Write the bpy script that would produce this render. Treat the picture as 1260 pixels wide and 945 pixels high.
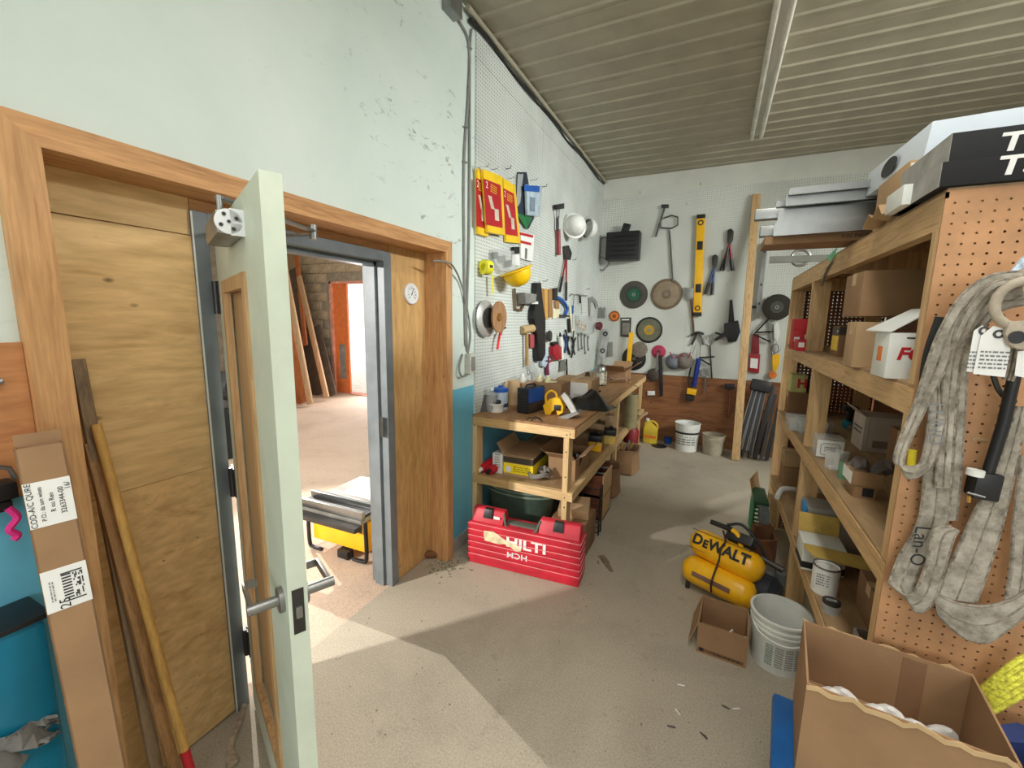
import bpy, bmesh, math, random
from mathutils import Vector, Matrix
random.seed(7)
for o in list(bpy.data.objects): bpy.data.objects.remove(o)
S = bpy.context.scene; COL = S.collection
# ------------------------------------------------------------------ camera
F_PX, YAW, PIT, ROL = 521.309, 0.443523, 0.152134, 0.0175577
CAM = Vector((0, 0, 1.69))
_r = Vector((math.cos(YAW), math.sin(YAW), 0)); _f = Vector((-math.sin(YAW), math.cos(YAW), 0)); _u = Vector((0, 0, 1))
FWD = _f*math.cos(PIT) - _u*math.sin(PIT); _u2 = _u*math.cos(PIT) + _f*math.sin(PIT)
RGT = _r*math.cos(ROL) + _u2*math.sin(ROL); UPV = _u2*math.cos(ROL) - _r*math.sin(ROL)
cd = bpy.data.cameras.new('camera'); cam = bpy.data.objects.new('camera', cd); COL.objects.link(cam)
cd.sensor_width = 36; cd.lens = 36*F_PX/1260; cd.clip_start = .02; cd.clip_end = 100
m = Matrix((RGT, UPV, -FWD)).transposed().to_4x4(); m.translation = CAM; cam.matrix_world = m
S.camera = cam
def at(x, y, ax, v):
    """point of the place seen at photo pixel (x, y) on the plane ax = v"""
    d = RGT*((x-630)/F_PX) - UPV*((y-472.5)/F_PX) + FWD
    i = 'xyz'.index(ax); return CAM + d*((v-CAM[i])/d[i])
# ------------------------------------------------------------------ world, light, exposure
S.view_settings.view_transform = 'Standard'; S.view_settings.look = 'None'; S.view_settings.gamma = 1
S.view_settings.exposure = 0.08
try: S.view_settings.use_curve_mapping = False
except Exception: pass
wd = bpy.data.worlds.new('daylight'); S.world = wd; wd.use_nodes = True
wd.node_tree.nodes['Background'].inputs[0].default_value = (1, .97, .93, 1); wd.node_tree.nodes['Background'].inputs[1].default_value = 1.6
def area(name, loc, aim, sx, sy, power, col=(1, 1, 1), spread=None):
    l = bpy.data.lights.new(name, 'AREA'); l.shape = 'RECTANGLE'; l.size = sx; l.size_y = sy; l.energy = power; l.color = col
    if spread: l.spread = spread
    o = bpy.data.objects.new(name, l); COL.objects.link(o); o.location = loc
    o.rotation_euler = (Vector(aim)-Vector(loc)).to_track_quat('-Z', 'Y').to_euler(); return o
WARM = (1, .97, .92)
# assumed strip lights on the ceiling of the workshop, all out of the frame behind and beside the camera
area('assumed_strip_lamp', (2.2, 0.5, 3.50), (2.2, 0.5, 0), .25, 2.4, 36, WARM, 2.6)
area('assumed_strip_lamp', (0.1, 0.4, 3.50), (0.1, 0.4, 0), .25, 2.4, 34, WARM, 2.8)
area('assumed_strip_lamp', (-0.3, -2.2, 3.50), (-0.3, -2.2, 0), 2.4, .25, 25, WARM)
# added fill lights beyond the shelf unit, out of the frame, brightening the back
for ly in (1.7, 2.7, 3.7):
    l_ = bpy.data.lights.new('back_fill', 'POINT'); l_.energy = 6; l_.shadow_soft_size = .12; l_.color = (.97, 1, .97)
    o_ = bpy.data.objects.new('back_fill', l_); COL.objects.link(o_); o_.location = (3.2, ly, 3.2)
area('back_fill_aimed', (3.3, 3.0, 3.3), (-1.4, 4.3, 1.3), 2.4, .2, 66, (.97, 1, .97), 1.5)  # added area light aimed at the left pegboard, no fixture
# added soft fill from behind the camera, set at an invented rear window
area('rear_fill', (0.9, -3.35, 1.9), (0.2, 2.0, 1.3), 3.0, 1.8, 60, (.93, .98, 1))
# the hall behind the door: an added ceiling fill, then assumed lights and door daylight reaching in through the doorway
area('hall_fill', (-4.6, 3.2, 4.1), (-4.6, 3.2, 0), 2.5, 4.5, 80, (1, .93, .88))  # broad fill added to brighten the hall
area('assumed_hall_near_lamp', (-3.55, -1.05, 2.15), (-1.0, 2.0, .3), .10, .10, 190, (1, .96, .92))  # assumed small lamp, unseen, placed for the lit floor edge through the doorway
area('hall_door_daylight', (-6.5, 6.95, 1.2), (-1.4, 1.8, .6), 0.8, 1.8, 70, (1, .97, .95))
sl_ = bpy.data.lights.new('assumed_hall_spot', 'SPOT'); sl_.energy = 1500; sl_.spot_size = math.radians(34); sl_.spot_blend = .35; sl_.shadow_soft_size = .025; sl_.color = (1, .96, .9)  # assumed spot, unseen, added for the door jamb's shadow edge on the floor
so_ = bpy.data.objects.new('assumed_hall_spot', sl_); COL.objects.link(so_); so_.location = (-6.4, 3.75, 2.5); so_.rotation_euler = (Vector((-1.0, 1.55, 0))-so_.location).to_track_quat('-Z', 'Y').to_euler()
# ------------------------------------------------------------------ materials
def lin(c): return tuple((((v/255)/12.92) if v/255 <= .04045 else ((v/255+.055)/1.055)**2.4) for v in c[:3]) + (1,)
def sc(c, k): return tuple(max(0, min(255, v*k)) for v in c)
MC = {}
def newmat(n):
    mt = bpy.data.materials.new(n); mt.use_nodes = True; nt = mt.node_tree
    return mt, nt, nt.nodes['Principled BSDF']
def N(nt, t, **k):
    n = nt.nodes.new(t)
    for a, v in k.items():
        if a in n.inputs: n.inputs[a].default_value = v
        else: setattr(n, a, v)
    return n
def math_(nt, op, a, b=None):
    n = nt.nodes.new('ShaderNodeMath'); n.operation = op
    for i, v in ((0, a), (1, b)):
        if v is None: continue
        if hasattr(v, 'links'): nt.links.new(v, n.inputs[i])
        else: n.inputs[i].default_value = v
    return n.outputs[0]
def ramp(nt, src, stops):
    r = nt.nodes.new('ShaderNodeValToRGB'); e = r.color_ramp.elements
    while len(e) < len(stops): e.new(.5)
    for el, (p, c) in zip(e, stops): el.position = p; el.color = c
    nt.links.new(src, r.inputs[0]); return r.outputs[0]
def mixc(nt, fac, a, b, mode='MIX'):
    n = nt.nodes.new('ShaderNodeMix'); n.data_type = 'RGBA'; n.blend_type = mode
    for k, v in ((0, fac), (6, a), (7, b)):
        if hasattr(v, 'links'): nt.links.new(v, n.inputs[k])
        else: n.inputs[k].default_value = v
    return n.outputs[2]
def coords(nt, scale=(1, 1, 1), rot=(0, 0, 0)):
    t = nt.nodes.new('ShaderNodeTexCoord'); mp = nt.nodes.new('ShaderNodeMapping')
    mp.inputs['Scale'].default_value = scale; mp.inputs['Rotation'].default_value = rot
    nt.links.new(t.outputs['Object'], mp.inputs[0]); return mp.outputs[0]
def noise(nt, v, scale, detail=5, rough=.6, dist=0):
    n = N(nt, 'ShaderNodeTexNoise', Scale=scale, Detail=detail, Roughness=rough, Distortion=dist); nt.links.new(v, n.inputs['Vector']); return n.outputs['Fac']
def bump(nt, b, h, strength, dist=.01):
    n = N(nt, 'ShaderNodeBump', Strength=strength, Distance=dist); nt.links.new(h, n.inputs['Height']); nt.links.new(n.outputs[0], b.inputs['Normal'])
def mat(name, col, rough=.6, metal=0, var=.12, scale=9, bmp=.0, bscale=60):
    """plain procedural material: a base colour with soft uneven tone and fine relief"""
    if name in MC: return MC[name]
    mt, nt, b = newmat(name); v = coords(nt)
    f = noise(nt, v, scale)
    nt.links.new(ramp(nt, f, [(.3, lin(sc(col, 1-var))), (.7, lin(sc(col, 1+var)))]), b.inputs['Base Color'])
    b.inputs['Roughness'].default_value = rough; b.inputs['Metallic'].default_value = metal
    if bmp: bump(nt, b, noise(nt, v, bscale), bmp, .004)
    MC[name] = mt; return mt
def wood(name, c1, c2, axis='z', scale=1.0, knots=True, rough=.6, stretch=14, dist=1.2):
    if name in MC: return MC[name]
    mt, nt, b = newmat(name)
    s = {'x': (1, stretch, stretch), 'y': (stretch, 1, stretch), 'z': (stretch, stretch, 1)}[axis]
    v = coords(nt, tuple(a*scale for a in s))
    f = noise(nt, v, 2.2, 4, .55, dist); g = noise(nt, v, 9, 3, .6, .3)
    c = ramp(nt, f, [(.28, lin(c2)), (.5, lin(c1)), (.62, lin(sc(c1, 1.06))), (.75, lin(c2))])
    c = mixc(nt, .35, c, ramp(nt, g, [(.35, lin(sc(c2, .85))), (.65, lin(c1))]))
    if knots:
        vo = N(nt, 'ShaderNodeTexVoronoi', Scale=1.0); vv = coords(nt, tuple((5 if a == 1 else 9)*scale for a in s))
        nt.links.new(vv, vo.inputs['Vector'])
        k = ramp(nt, vo.outputs['Distance'], [(.03, (1, 1, 1, 1)), (.075, (0, 0, 0, 1))])
        c = mixc(nt, k, c, lin(sc(c2, .62)))
    nt.links.new(c, b.inputs['Base Color']); b.inputs['Roughness'].default_value = rough
    bump(nt, b, f, .15, .003); MC[name] = mt; return mt
def glass(name, col=(235, 240, 240), alpha=.25, rough=.1):
    if name in MC: return MC[name]
    mt, nt, b = newmat(name); b.inputs['Base Color'].default_value = lin(col); b.inputs['Roughness'].default_value = rough
    b.inputs['Alpha'].default_value = alpha; b.inputs['Specular IOR Level'].default_value = .8; MC[name] = mt; return mt
def pegmat(name, col, au, av, pitch=.0254, hole=.17, holecol=(84, 82, 78), zsplit=None):
    """painted perforated board: small round holes on a square grid (far boards only)"""
    if name in MC: return MC[name]
    mt, nt, b = newmat(name); t = nt.nodes.new('ShaderNodeTexCoord'); sp = nt.nodes.new('ShaderNodeSeparateXYZ'); nt.links.new(t.outputs['Object'], sp.inputs[0])
    ds = []
    for ax in (au, av):
        d = math_(nt, 'SUBTRACT', math_(nt, 'FRACT', math_(nt, 'MULTIPLY', sp.outputs[ax], 1/pitch)), .5); ds.append(math_(nt, 'MULTIPLY', d, d))
    msk = math_(nt, 'LESS_THAN', math_(nt, 'ADD', ds[0], ds[1]), hole*hole)
    f = noise(nt, t.outputs['Object'], 1.3, 6); base = ramp(nt, f, [(.3, lin(sc(col, .9))), (.7, lin(sc(col, 1.05)))])
    nt.links.new(mixc(nt, msk, base, lin(holecol)), b.inputs['Base Color']); b.inputs['Roughness'].default_value = .55; MC[name] = mt; return mt
# ------------------------------------------------------------------ mesh helpers
def basis(n, hint=(0, 0, 1)):
    n = Vector(n).normalized(); h = Vector(hint)
    if abs(n.dot(h)) > .98: h = Vector((0, 1, 0)) if abs(n.y) < .9 else Vector((1, 0, 0))
    u = h.cross(n).normalized(); v = n.cross(u).normalized(); return u, v, n
class MB:
    def __init__(s): s.bm = bmesh.new()
    def quadbox(s, c, bev=0):
        """8 corners: bottom ring 0-3 then top ring 4-7"""
        vs = [s.bm.verts.new(p) for p in c]
        fs = [s.bm.faces.new([vs[i] for i in f]) for f in ((3, 2, 1, 0), (4, 5, 6, 7), (0, 1, 5, 4), (1, 2, 6, 5), (2, 3, 7, 6), (3, 0, 4, 7))]
        if bev:
            es = {e for f in fs for e in f.edges}; bmesh.ops.bevel(s.bm, geom=list(es), offset=bev, segments=2, affect='EDGES', profile=.6)
        return s
    def box(s, x0, x1, y0, y1, z0, z1, bev=0):
        return s.quadbox([(x0, y0, z0), (x1, y0, z0), (x1, y1, z0), (x0, y1, z0), (x0, y0, z1), (x1, y0, z1), (x1, y1, z1), (x0, y1, z1)], bev)
    def obox(s, c, u, v, n, su, sv, sn, bev=0):
        c, u, v, n = Vector(c), Vector(u).normalized()*su/2, Vector(v).normalized()*sv/2, Vector(n).normalized()*sn/2
        return s.quadbox([c-u-v-n, c+u-v-n, c+u+v-n, c-u+v-n, c-u-v+n, c+u-v+n, c+u+v+n, c-u+v+n], bev)
    def bar(s, a, b, w, t, side=(0, 0, 1), bev=0):
        """a bar from a to b, width w along side, thickness t"""
        a, b = Vector(a), Vector(b); d = b-a; u, v, n = basis(d, side); return s.obox((a+b)/2, u, v, n, t, w, d.length, bev)
    def prism(s, pts, n, t, bev=0):
        """a flat outline of real points extruded by t along n"""
        n = Vector(n).normalized()*t; a = [s.bm.verts.new(Vector(p)) for p in pts]; b = [s.bm.verts.new(Vector(p)+n) for p in pts]
        k = len(pts); fs = [s.bm.faces.new(a[::-1]), s.bm.faces.new(b)]
        for i in range(k): fs.append(s.bm.faces.new((a[i], a[(i+1) % k], b[(i+1) % k], b[i])))
        if bev: bmesh.ops.bevel(s.bm, geom=list(fs[1].edges), offset=bev, segments=2, affect='EDGES', profile=.6)
        bmesh.ops.recalc_face_normals(s.bm, faces=[f for f in s.bm.faces]); return s
    def tube(s, path, r, seg=8, closed=False, caps=True):
        P = [Vector(p) for p in path]; k = len(P); rs = r if isinstance(r, (list, tuple)) else [r]*k; rings = []; u = None
        for i, p in enumerate(P):
            a = P[(i-1) % k] if (closed or i) else P[i]; b = P[(i+1) % k] if (closed or i < k-1) else P[i]
            d = (b-a); d = d.normalized() if d.length > 1e-9 else Vector((0, 0, 1))
            if u is None: u = basis(d)[0]
            u = (u-d*u.dot(d)); u = u.normalized() if u.length > 1e-6 else basis(d)[0]
            v = d.cross(u); rings.append([s.bm.verts.new(p+(u*math.cos(q)+v*math.sin(q))*rs[i]) for q in [2*math.pi*j/seg for j in range(seg)]])
        for i in range(k if closed else k-1):
            A, B = rings[i], rings[(i+1) % k]
            for j in range(seg): s.bm.faces.new((A[j], A[(j+1) % seg], B[(j+1) % seg], B[j]))
        if caps and not closed: s.bm.faces.new(rings[0][::-1]); s.bm.faces.new(rings[-1])
        return s
    def lathe(s, o, n, prof, seg=24, hint=(0, 0, 1), ex=1.0):
        """prof: (radius, height along n) pairs; ex squeezes one side axis"""
        o = Vector(o); u, v, n = basis(n, hint); rings = []
        for r, h in prof:
            if r < 1e-6: rings.append([s.bm.verts.new(o+n*h)])
            else: rings.append([s.bm.verts.new(o+n*h+(u*math.cos(q)*ex+v*math.sin(q))*r) for q in [2*math.pi*j/seg for j in range(seg)]])
        for A, B in zip(rings, rings[1:]):
            for j in range(seg):
                a, b = A[j % len(A)], A[(j+1) % len(A)]; c, d = B[(j+1) % len(B)], B[j % len(B)]
                q = []
                for x in (a, b, c, d):
                    if x not in q: q.append(x)
                if len(q) > 2:
                    try: s.bm.faces.new(q)
                    except ValueError: pass
        return s
    def disc(s, o, n, r, t, seg=32, bev=.001):
        return s.lathe(o, n, [(0, 0), (r, 0), (r, t-bev), (r-bev, t), (0, t)], seg)
    def sheet(s, grid, t=0):
        """a bent sheet of real points grid[i][j], given thickness t"""
        G = [[Vector(p) for p in row] for row in grid]; a, c = len(G), len(G[0])
        def ring(off):
            o = []
            for i in range(a):
                row = []
                for j in range(c):
                    du_ = G[min(i+1, a-1)][j]-G[max(i-1, 0)][j]; dv_ = G[i][min(j+1, c-1)]-G[i][max(j-1, 0)]; n = du_.cross(dv_)
                    row.append(s.bm.verts.new(G[i][j]+(n.normalized()*off if n.length > 1e-9 else Vector((0, 0, off)))))
                o.append(row)
            return o
        R = ring(t/2 if t else 0)
        for i in range(a-1):
            for j in range(c-1): s.bm.faces.new((R[i][j], R[i][j+1], R[i+1][j+1], R[i+1][j]))
        if t:
            Q = ring(-t/2)
            for i in range(a-1):
                for j in range(c-1): s.bm.faces.new((Q[i+1][j], Q[i+1][j+1], Q[i][j+1], Q[i][j]))
            for i in range(a-1):
                for j in (0, c-1): s.bm.faces.new((R[i][j], R[i+1][j], Q[i+1][j], Q[i][j]))
            for j in range(c-1):
                for i in (0, a-1): s.bm.faces.new((R[i][j], R[i][j+1], Q[i][j+1], Q[i][j]))
        return s
    def build(s, name, m, parent=None, label=None, cat=None, group=None, kind=None, smooth=None, world=True, origin=None, ang=40):
        bm = s.bm; bmesh.ops.recalc_face_normals(bm, faces=bm.faces[:])
        me = bpy.data.meshes.new(name)
        off = None
        if parent is None and world:
            if origin is None and bm.verts:
                xs = [v.co.x for v in bm.verts]; ys = [v.co.y for v in bm.verts]; zs = [v.co.z for v in bm.verts]
                origin = Vector(((min(xs)+max(xs))/2, (min(ys)+max(ys))/2, min(zs)))
            off = Vector(origin or (0, 0, 0)); bmesh.ops.translate(bm, verts=bm.verts[:], vec=-off)
        elif parent is not None and world:
            bmesh.ops.transform(bm, matrix=wm(parent).inverted(), verts=bm.verts[:])
        bm.to_mesh(me); bm.free(); me.materials.append(m)
        if smooth is not False:
            me.polygons.foreach_set('use_smooth', [True]*len(me.polygons))
            try: me.set_sharp_from_angle(angle=math.radians(ang))
            except Exception: pass
        o = bpy.data.objects.new(name, me); COL.objects.link(o)
        if off is not None: o.location = off
        if parent is not None: o.parent = parent
        tag(o, label, cat, group, kind); return o
def wm(o):
    mm = Matrix.LocRotScale(o.location, o.rotation_euler, None)
    return wm(o.parent) @ mm if o.parent else mm
def tag(o, label=None, cat=None, group=None, kind=None):
    if label: o['label'] = label
    if cat: o['category'] = cat
    if group: o['group'] = group
    if kind: o['kind'] = kind
    return o
def thing(name, label, cat, loc, rz=0, group=None, kind=None):
    o = bpy.data.objects.new(name, None); COL.objects.link(o); o.location = loc; o.rotation_euler = (0, 0, rz); o.empty_display_size = .05
    return tag(o, label, cat, group, kind)
def text(s, name, m, parent, o, u, v, size, depth=.0006, world=True, align='CENTER', shear=0, sx=1.0, bold=0, label=None):
    """lettering as a thin mesh at o, reading along u with up v"""
    c = bpy.data.curves.new('t', 'FONT'); c.body = s; c.size = size; c.align_x = align; c.align_y = 'CENTER'; c.extrude = depth; c.shear = shear; c.offset = bold; c.resolution_u = 3
    ob = bpy.data.objects.new('t', c); COL.objects.link(ob); bpy.context.view_layer.update()
    me = bpy.data.meshes.new_from_object(ob.evaluated_get(bpy.context.evaluated_depsgraph_get())); bpy.data.objects.remove(ob)
    u, v = Vector(u).normalized(), Vector(v).normalized(); n = u.cross(v)
    R = Matrix((u*sx, v, n)).transposed().to_4x4(); R.translation = Vector(o)
    if world and parent is not None: R = wm(parent).inverted() @ R
    me.transform(R); me.materials.clear(); me.materials.append(m); me.name = name
    t = bpy.data.objects.new(name, me); COL.objects.link(t); t.parent = parent
    if label: t['label'] = label
    return t
def lerp(a, b, t): return Vector(a)*(1-t)+Vector(b)*t
def bez(pts, n=8):
    """smooth path through points (Catmull-Rom)"""
    P = [Vector(p) for p in pts]; P = [P[0]*2-P[1]]+P+[P[-1]*2-P[-2]]; out = []
    for i in range(1, len(P)-2):
        a, b, c, d = P[i-1:i+3]
        for k in range(n):
            t = k/n; out.append(.5*((2*b)+(c-a)*t+(2*a-5*b+4*c-d)*t*t+(3*b-a-3*c+d)*t**3))
    return out+[P[-2]]
# ------------------------------------------------------------------ the setting
W, T, P, D, H = -1.60, -1.56, -1.73, 6.27, 3.646
PEG = W+.012                        # face of the white pegboard on the left wall
BPEG = D-.012                       # face of the white pegboard on the back wall
def concrete(name, col, col2, dark):
    mt, nt, b = newmat(name); v = coords(nt)
    a = noise(nt, v, 1.1, 8, .65, .4); f = noise(nt, v, 130, 5, .7); g = noise(nt, v, 6, 6, .7)
    c = ramp(nt, a, [(.3, lin(col2)), (.5, lin(col)), (.72, lin(sc(col, 1.07)))])
    c = mixc(nt, .34, c, ramp(nt, f, [(.34, lin(sc(col, .6))), (.6, lin(sc(col, 1.15)))]))
    c = mixc(nt, ramp(nt, g, [(.6, (0, 0, 0, 1)), (.76, (.4, .4, .4, 1))]), c, lin(dark))
    vo = N(nt, 'ShaderNodeTexVoronoi', Scale=9.0); nt.links.new(v, vo.inputs['Vector'])
    c = mixc(nt, ramp(nt, vo.outputs['Distance'], [(.03, (.7, .7, .7, 1)), (.06, (0, 0, 0, 1))]), c, lin(dark))
    nt.links.new(c, b.inputs['Base Color']); b.inputs['Roughness'].default_value = .82; bump(nt, b, f, .22, .004); return mt
m_floor = concrete('workshop_concrete', (172, 162, 144), (146, 138, 122), (80, 72, 60))
m_hallfloor = concrete('hall_concrete_lit', (196, 172, 152), (176, 150, 130), (120, 92, 74))  # concrete coloured brighter and pinker to show the hall's strong light
def wallmat():
    mt, nt, b = newmat('painted_wall'); v = coords(nt); sp = nt.nodes.new('ShaderNodeSeparateXYZ'); nt.links.new(v, sp.inputs[0])
    a = noise(nt, v, 1.4, 7, .6, .5); c = ramp(nt, a, [(.3, lin((202, 216, 208))), (.7, lin((218, 228, 221)))])
    # scuffs: short dark streaks
    s2 = noise(nt, coords(nt, (1, 7, 14), (.5, 0, 0)), 1.0, 7, .72, .8); sm = noise(nt, v, .9, 3)
    k = math_(nt, 'MULTIPLY', ramp(nt, s2, [(.585, (0, 0, 0, 1)), (.66, (1, 1, 1, 1))]), ramp(nt, sm, [(.42, (0, 0, 0, 1)), (.58, (.7, .7, .7, 1))]))
    c = mixc(nt, k, c, lin((120, 122, 116)))
    blue = ramp(nt, a, [(.3, lin((98, 172, 196))), (.7, lin((120, 190, 210)))])
    c = mixc(nt, math_(nt, 'LESS_THAN', sp.outputs[2], 1.2), c, blue)
    nt.links.new(c, b.inputs['Base Color']); b.inputs['Roughness'].default_value = .55; bump(nt, b, noise(nt, v, 30), .06, .004); return mt
m_wall = wallmat()
m_white = mat('white_paint', (216, 218, 208), .6, var=.04, scale=2)
m_ceil = mat('ceiling_sheet_metal', (164, 158, 138), .45, var=.06, scale=3)
m_pegL = pegmat('white_pegboard_side', (208, 214, 208), 1, 2); m_pegB = pegmat('white_pegboard_end', (216, 220, 212), 0, 2)
m_fir = wood('fir_trim', (206, 158, 106), (160, 106, 62), 'z', .9, dist=1.1); m_firy = wood('fir_header', (204, 154, 102), (158, 104, 60), 'y', .9, dist=1.1)
m_ply = wood('varnished_plywood', (232, 196, 138), (206, 164, 106), 'y', .8, stretch=6, dist=2.2)
m_plyk = wood('knotty_plywood', (230, 192, 134), (200, 156, 98), 'y', 2.2, stretch=2.2, dist=1.6)
m_plyz = wood('plywood_upright', (204, 164, 106), (176, 132, 78), 'z', .8, stretch=6, dist=2.0)
m_brownply = wood('brown_wainscot', (150, 98, 58), (110, 66, 36), 'x', .7, stretch=6)
m_pine = wood('pine_stud', (220, 188, 136), (192, 156, 106), 'y', 1.0); m_pinez = wood('pine_stud_upright', (220, 188, 136), (192, 156, 106), 'z', 1.0); m_pinex = wood('pine_stud_cross', (226, 194, 142), (198, 160, 110), 'x', 1.0)
m_oldpine = wood('shelf_pine', (214, 178, 128), (180, 140, 94), 'y', 1.0); m_oldpinez = wood('shelf_pine_upright', (214, 178, 128), (180, 140, 94), 'z', 1.0)
m_deck = wood('worn_deck_board', (176, 146, 108), (140, 110, 78), 'y', .7, stretch=5)
m_grey = mat('grey_frame_paint', (112, 120, 124), .4, var=.1, scale=5)
m_dark = mat('black_plastic', (26, 26, 28), .45); m_steel = mat('brushed_steel', (150, 150, 148), .4, .85, .08); m_dsteel = mat('dark_steel', (74, 72, 70), .45, .7)
m_alu = mat('mill_aluminium', (146, 148, 146), .33, .95, .05)
ST = 'structure'
MB().box(W-.14, 4.0, -3.4, D+.1, -.2, 0).build('floor', m_floor, kind=ST, origin=(0, 0, 0), label='dusty stained grey concrete floor of the workshop')
MB().box(-9.4, W-.14, -1.8, 6.9, -.2, -.004).build('floor', m_hallfloor, kind=ST, origin=(0, 0, 0), label='hall floor beyond the door, concrete coloured brighter and pinker for its light')
wl = MB(); wl.box(W-.3, W, -3.4, .455, 0, H); wl.box(W-.3, W, 2.345, D+.1, 0, H); wl.box(W-.3, W, .455, 2.345, 2.15, H)
wl.build('wall_left', m_wall, kind=ST, origin=(0, 0, 0), smooth=False)
MB().box(W, 4.0, D, D+.12, 0, H).build('wall_back', m_white, kind=ST, origin=(0, 0, 0))
MB().box(3.9, 4.0, -3.4, D, 0, H).build('wall_right', m_white, kind=ST, origin=(0, 0, 0))
wr = MB(); wr.box(W, 4, -3.5, -3.4, 0, 1.0); wr.box(W, 4, -3.5, -3.4, 2.8, H); wr.box(W, -.6, -3.5, -3.4, 1, 2.8); wr.box(2.4, 4, -3.5, -3.4, 1, 2.8)
wr.build('wall_rear', m_white, kind=ST, origin=(0, 0, 0))
w1 = MB().box(-.6, 2.4, -3.46, -3.44, 1.0, 2.8).build('added_window_1', glass('window_glass', alpha=.1), kind=ST)  # unseen window, added as an opening for light
for x in (-.6, .4, 1.4, 2.36): MB().box(x, x+.04, -3.48, -3.42, 1, 2.8).build('mullion', m_white, w1)
# ceiling of ribbed metal sheets
ce = MB().box(W-.3, 4.0, -3.5, D+.1, H+.03, H+.1).build('ceiling', m_ceil, kind=ST, origin=(0, 0, 0))
def ceiling_panel(y0, wdt, first=None):
    b = MB(); prof = []; n = 4; p = wdt/n
    for k in range(n):
        c = y0+p*(k+.5); prof += [(c-p/2, 0), (c-.022, 0), (c-.012, -.013), (c+.012, -.013), (c+.022, 0)]
        if k == n-1: prof += [(c+.045, 0), (c+.05, -.005), (c+.056, -.005), (c+.06, 0)]
    prof.append((y0+wdt, 0)); x0, x1 = W-.02, 3.95
    b.sheet([[(x0, y, H+z), (x1, y, H+z)] for y, z in prof], 0); return b.build('panel', m_ceil, ce, ang=20)
yy = D-.005-.8136*12
for k in range(12): ceiling_panel(yy, .8136); yy += .8136
# pegboard panels
for k, (y0, y1) in enumerate(((2.70, 3.917), (3.92, 5.137), (5.14, D-.002))):
    for z0, z1 in ((.98, 3.415), (3.418, 3.6)):
        MB().box(W, PEG, y0, y1, z0, z1).build('pegboard_panel', m_pegL, bpy.data.objects['wall_left'])
for k, (x0, x1) in enumerate(((PEG, -.382), (-.38, .838), (.84, 2.06), (2.062, 3.28))):
    MB().box(x0, x1, BPEG, D, .955, 3.39).build('pegboard_panel', m_pegB, bpy.data.objects['wall_back'])
    MB().box(x0, x1, BPEG+.002, D, 0, .95).build('wainscot_panel', m_brownply, bpy.data.objects['wall_back'])
MB().box(W, W+.014, 2.37, 2.69, 0, .1, .003).build('baseboard_left', mat('grey_baseboard', (150, 148, 140), .7), kind=ST)
wp = MB().box(W, W+.012, -1.0, .437, 1.215, 1.61).build('wainscot_panel', wood('stained_wall_panel', (196, 136, 86), (160, 100, 58), 'y', .8, stretch=6), bpy.data.objects['wall_left'])
# timber trim round the recess: left post, header and right post, mitred
t1 = MB(); a0, a1, zt, zb = .438, .515, 2.165, 2.095
t1.prism([(T, a0, 0), (T, a1, 0), (T, a1, zb), (T, a0, zt)], (-1, 0, 0), .19); t1.build('trim_1', m_fir, kind=ST, smooth=False, label='fir post left of the recessed door')
t2 = MB(); t2.prism([(T, a0, zt), (T, a1, zb), (T, 2.292, zb), (T, 2.358, zt)], (-1, 0, 0), .19); t2.build('trim_2', m_firy, kind=ST, smooth=False, label='fir header beam above the recessed door')
t3 = MB(); t3.prism([(T, 2.292, 0), (T, 2.358, 0), (T, 2.358, zt), (T, 2.292, zb)], (-1, 0, 0), .19); t3.build('trim_3', m_fir, kind=ST, smooth=False, label='fir post right of the recessed door')
t4 = MB().box(P-.04, P-.02, .50, .935, 0, 2.10).build('trim_4', m_ply, kind=ST, label='plywood infill between left post and steel door frame')
zs_ = at(170, 600, 'x', P).z; MB().box(P-.02, P, .515, .932, zs_+.002, 1.965).build('panel', m_ply, t4); MB().box(P-.02, P-.001, .515, .932, .01, zs_).build('panel', m_plyk, t4); MB().box(P-.02, P-.002, .515, .932, 1.969, 2.095).build('panel', m_ply, t4)
t5 = MB().box(P-.04, P-.02, 1.95, 2.30, 0, 2.10).build('trim_5', m_ply, kind=ST, label='plywood infill between steel door frame and right post')
MB().box(P-.02, P, 1.962, 2.292, .005, 2.095).build('panel', m_plyz, t5)
MB().box(P-.04, P-.004, .935, 1.96, 2.058, 2.10).build('trim_6', m_firy, kind=ST)
# steel door frame and leaf
d1 = thing('door_1', 'pale green glazed steel door standing open in grey frame', None, (P, .98, 0), kind=ST)
fr = MB()
for (y0, y1) in ((.93, .985), (1.905, 1.965)): fr.box(P-.15, P+.012, y0, y1, 0, 2.055, .002)
fr.box(P-.15, P+.012, .985, 1.905, 2.0, 2.055, .002); fr.box(P-.11, P-.045, .985, 1.0, 0, 2.0); fr.box(P-.11, P-.045, 1.888, 1.905, 0, 2.0); fr.box(P-.11, P-.045, .985, 1.905, 1.975, 2.0)
jf = fr.build('frame', m_grey, d1, smooth=False)
MB().box(P-.03, P-.005, 1.883, 1.8885, .98, 1.10).build('strike_plate', m_dsteel, jf)
MB().box(P+.0122, P+.0135, .928, .934, 0, 2.05).build('caulk_line', m_white, jf)
A = math.radians(-24.6); HX, HY = -1.698, .990
du = Vector((math.cos(A), math.sin(A), 0)); dn = Vector((-math.sin(A), math.cos(A), 0))   # along the leaf, towards the hall face
def dp(u, n, z): return Vector((HX, HY, z)) + du*u + dn*n
m_door = mat('pale_green_door_paint', (200, 210, 192), .5, var=.05, scale=4)
Wd, Th = .885, .045
lf = MB()
def dbox(b, u0, u1, n0, n1, z0, z1, bev=0): return b.quadbox([dp(u0, n0, z0), dp(u1, n0, z0), dp(u1, n1, z0), dp(u0, n1, z0), dp(u0, n0, z1), dp(u1, n0, z1), dp(u1, n1, z1), dp(u0, n1, z1)], bev)
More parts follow.
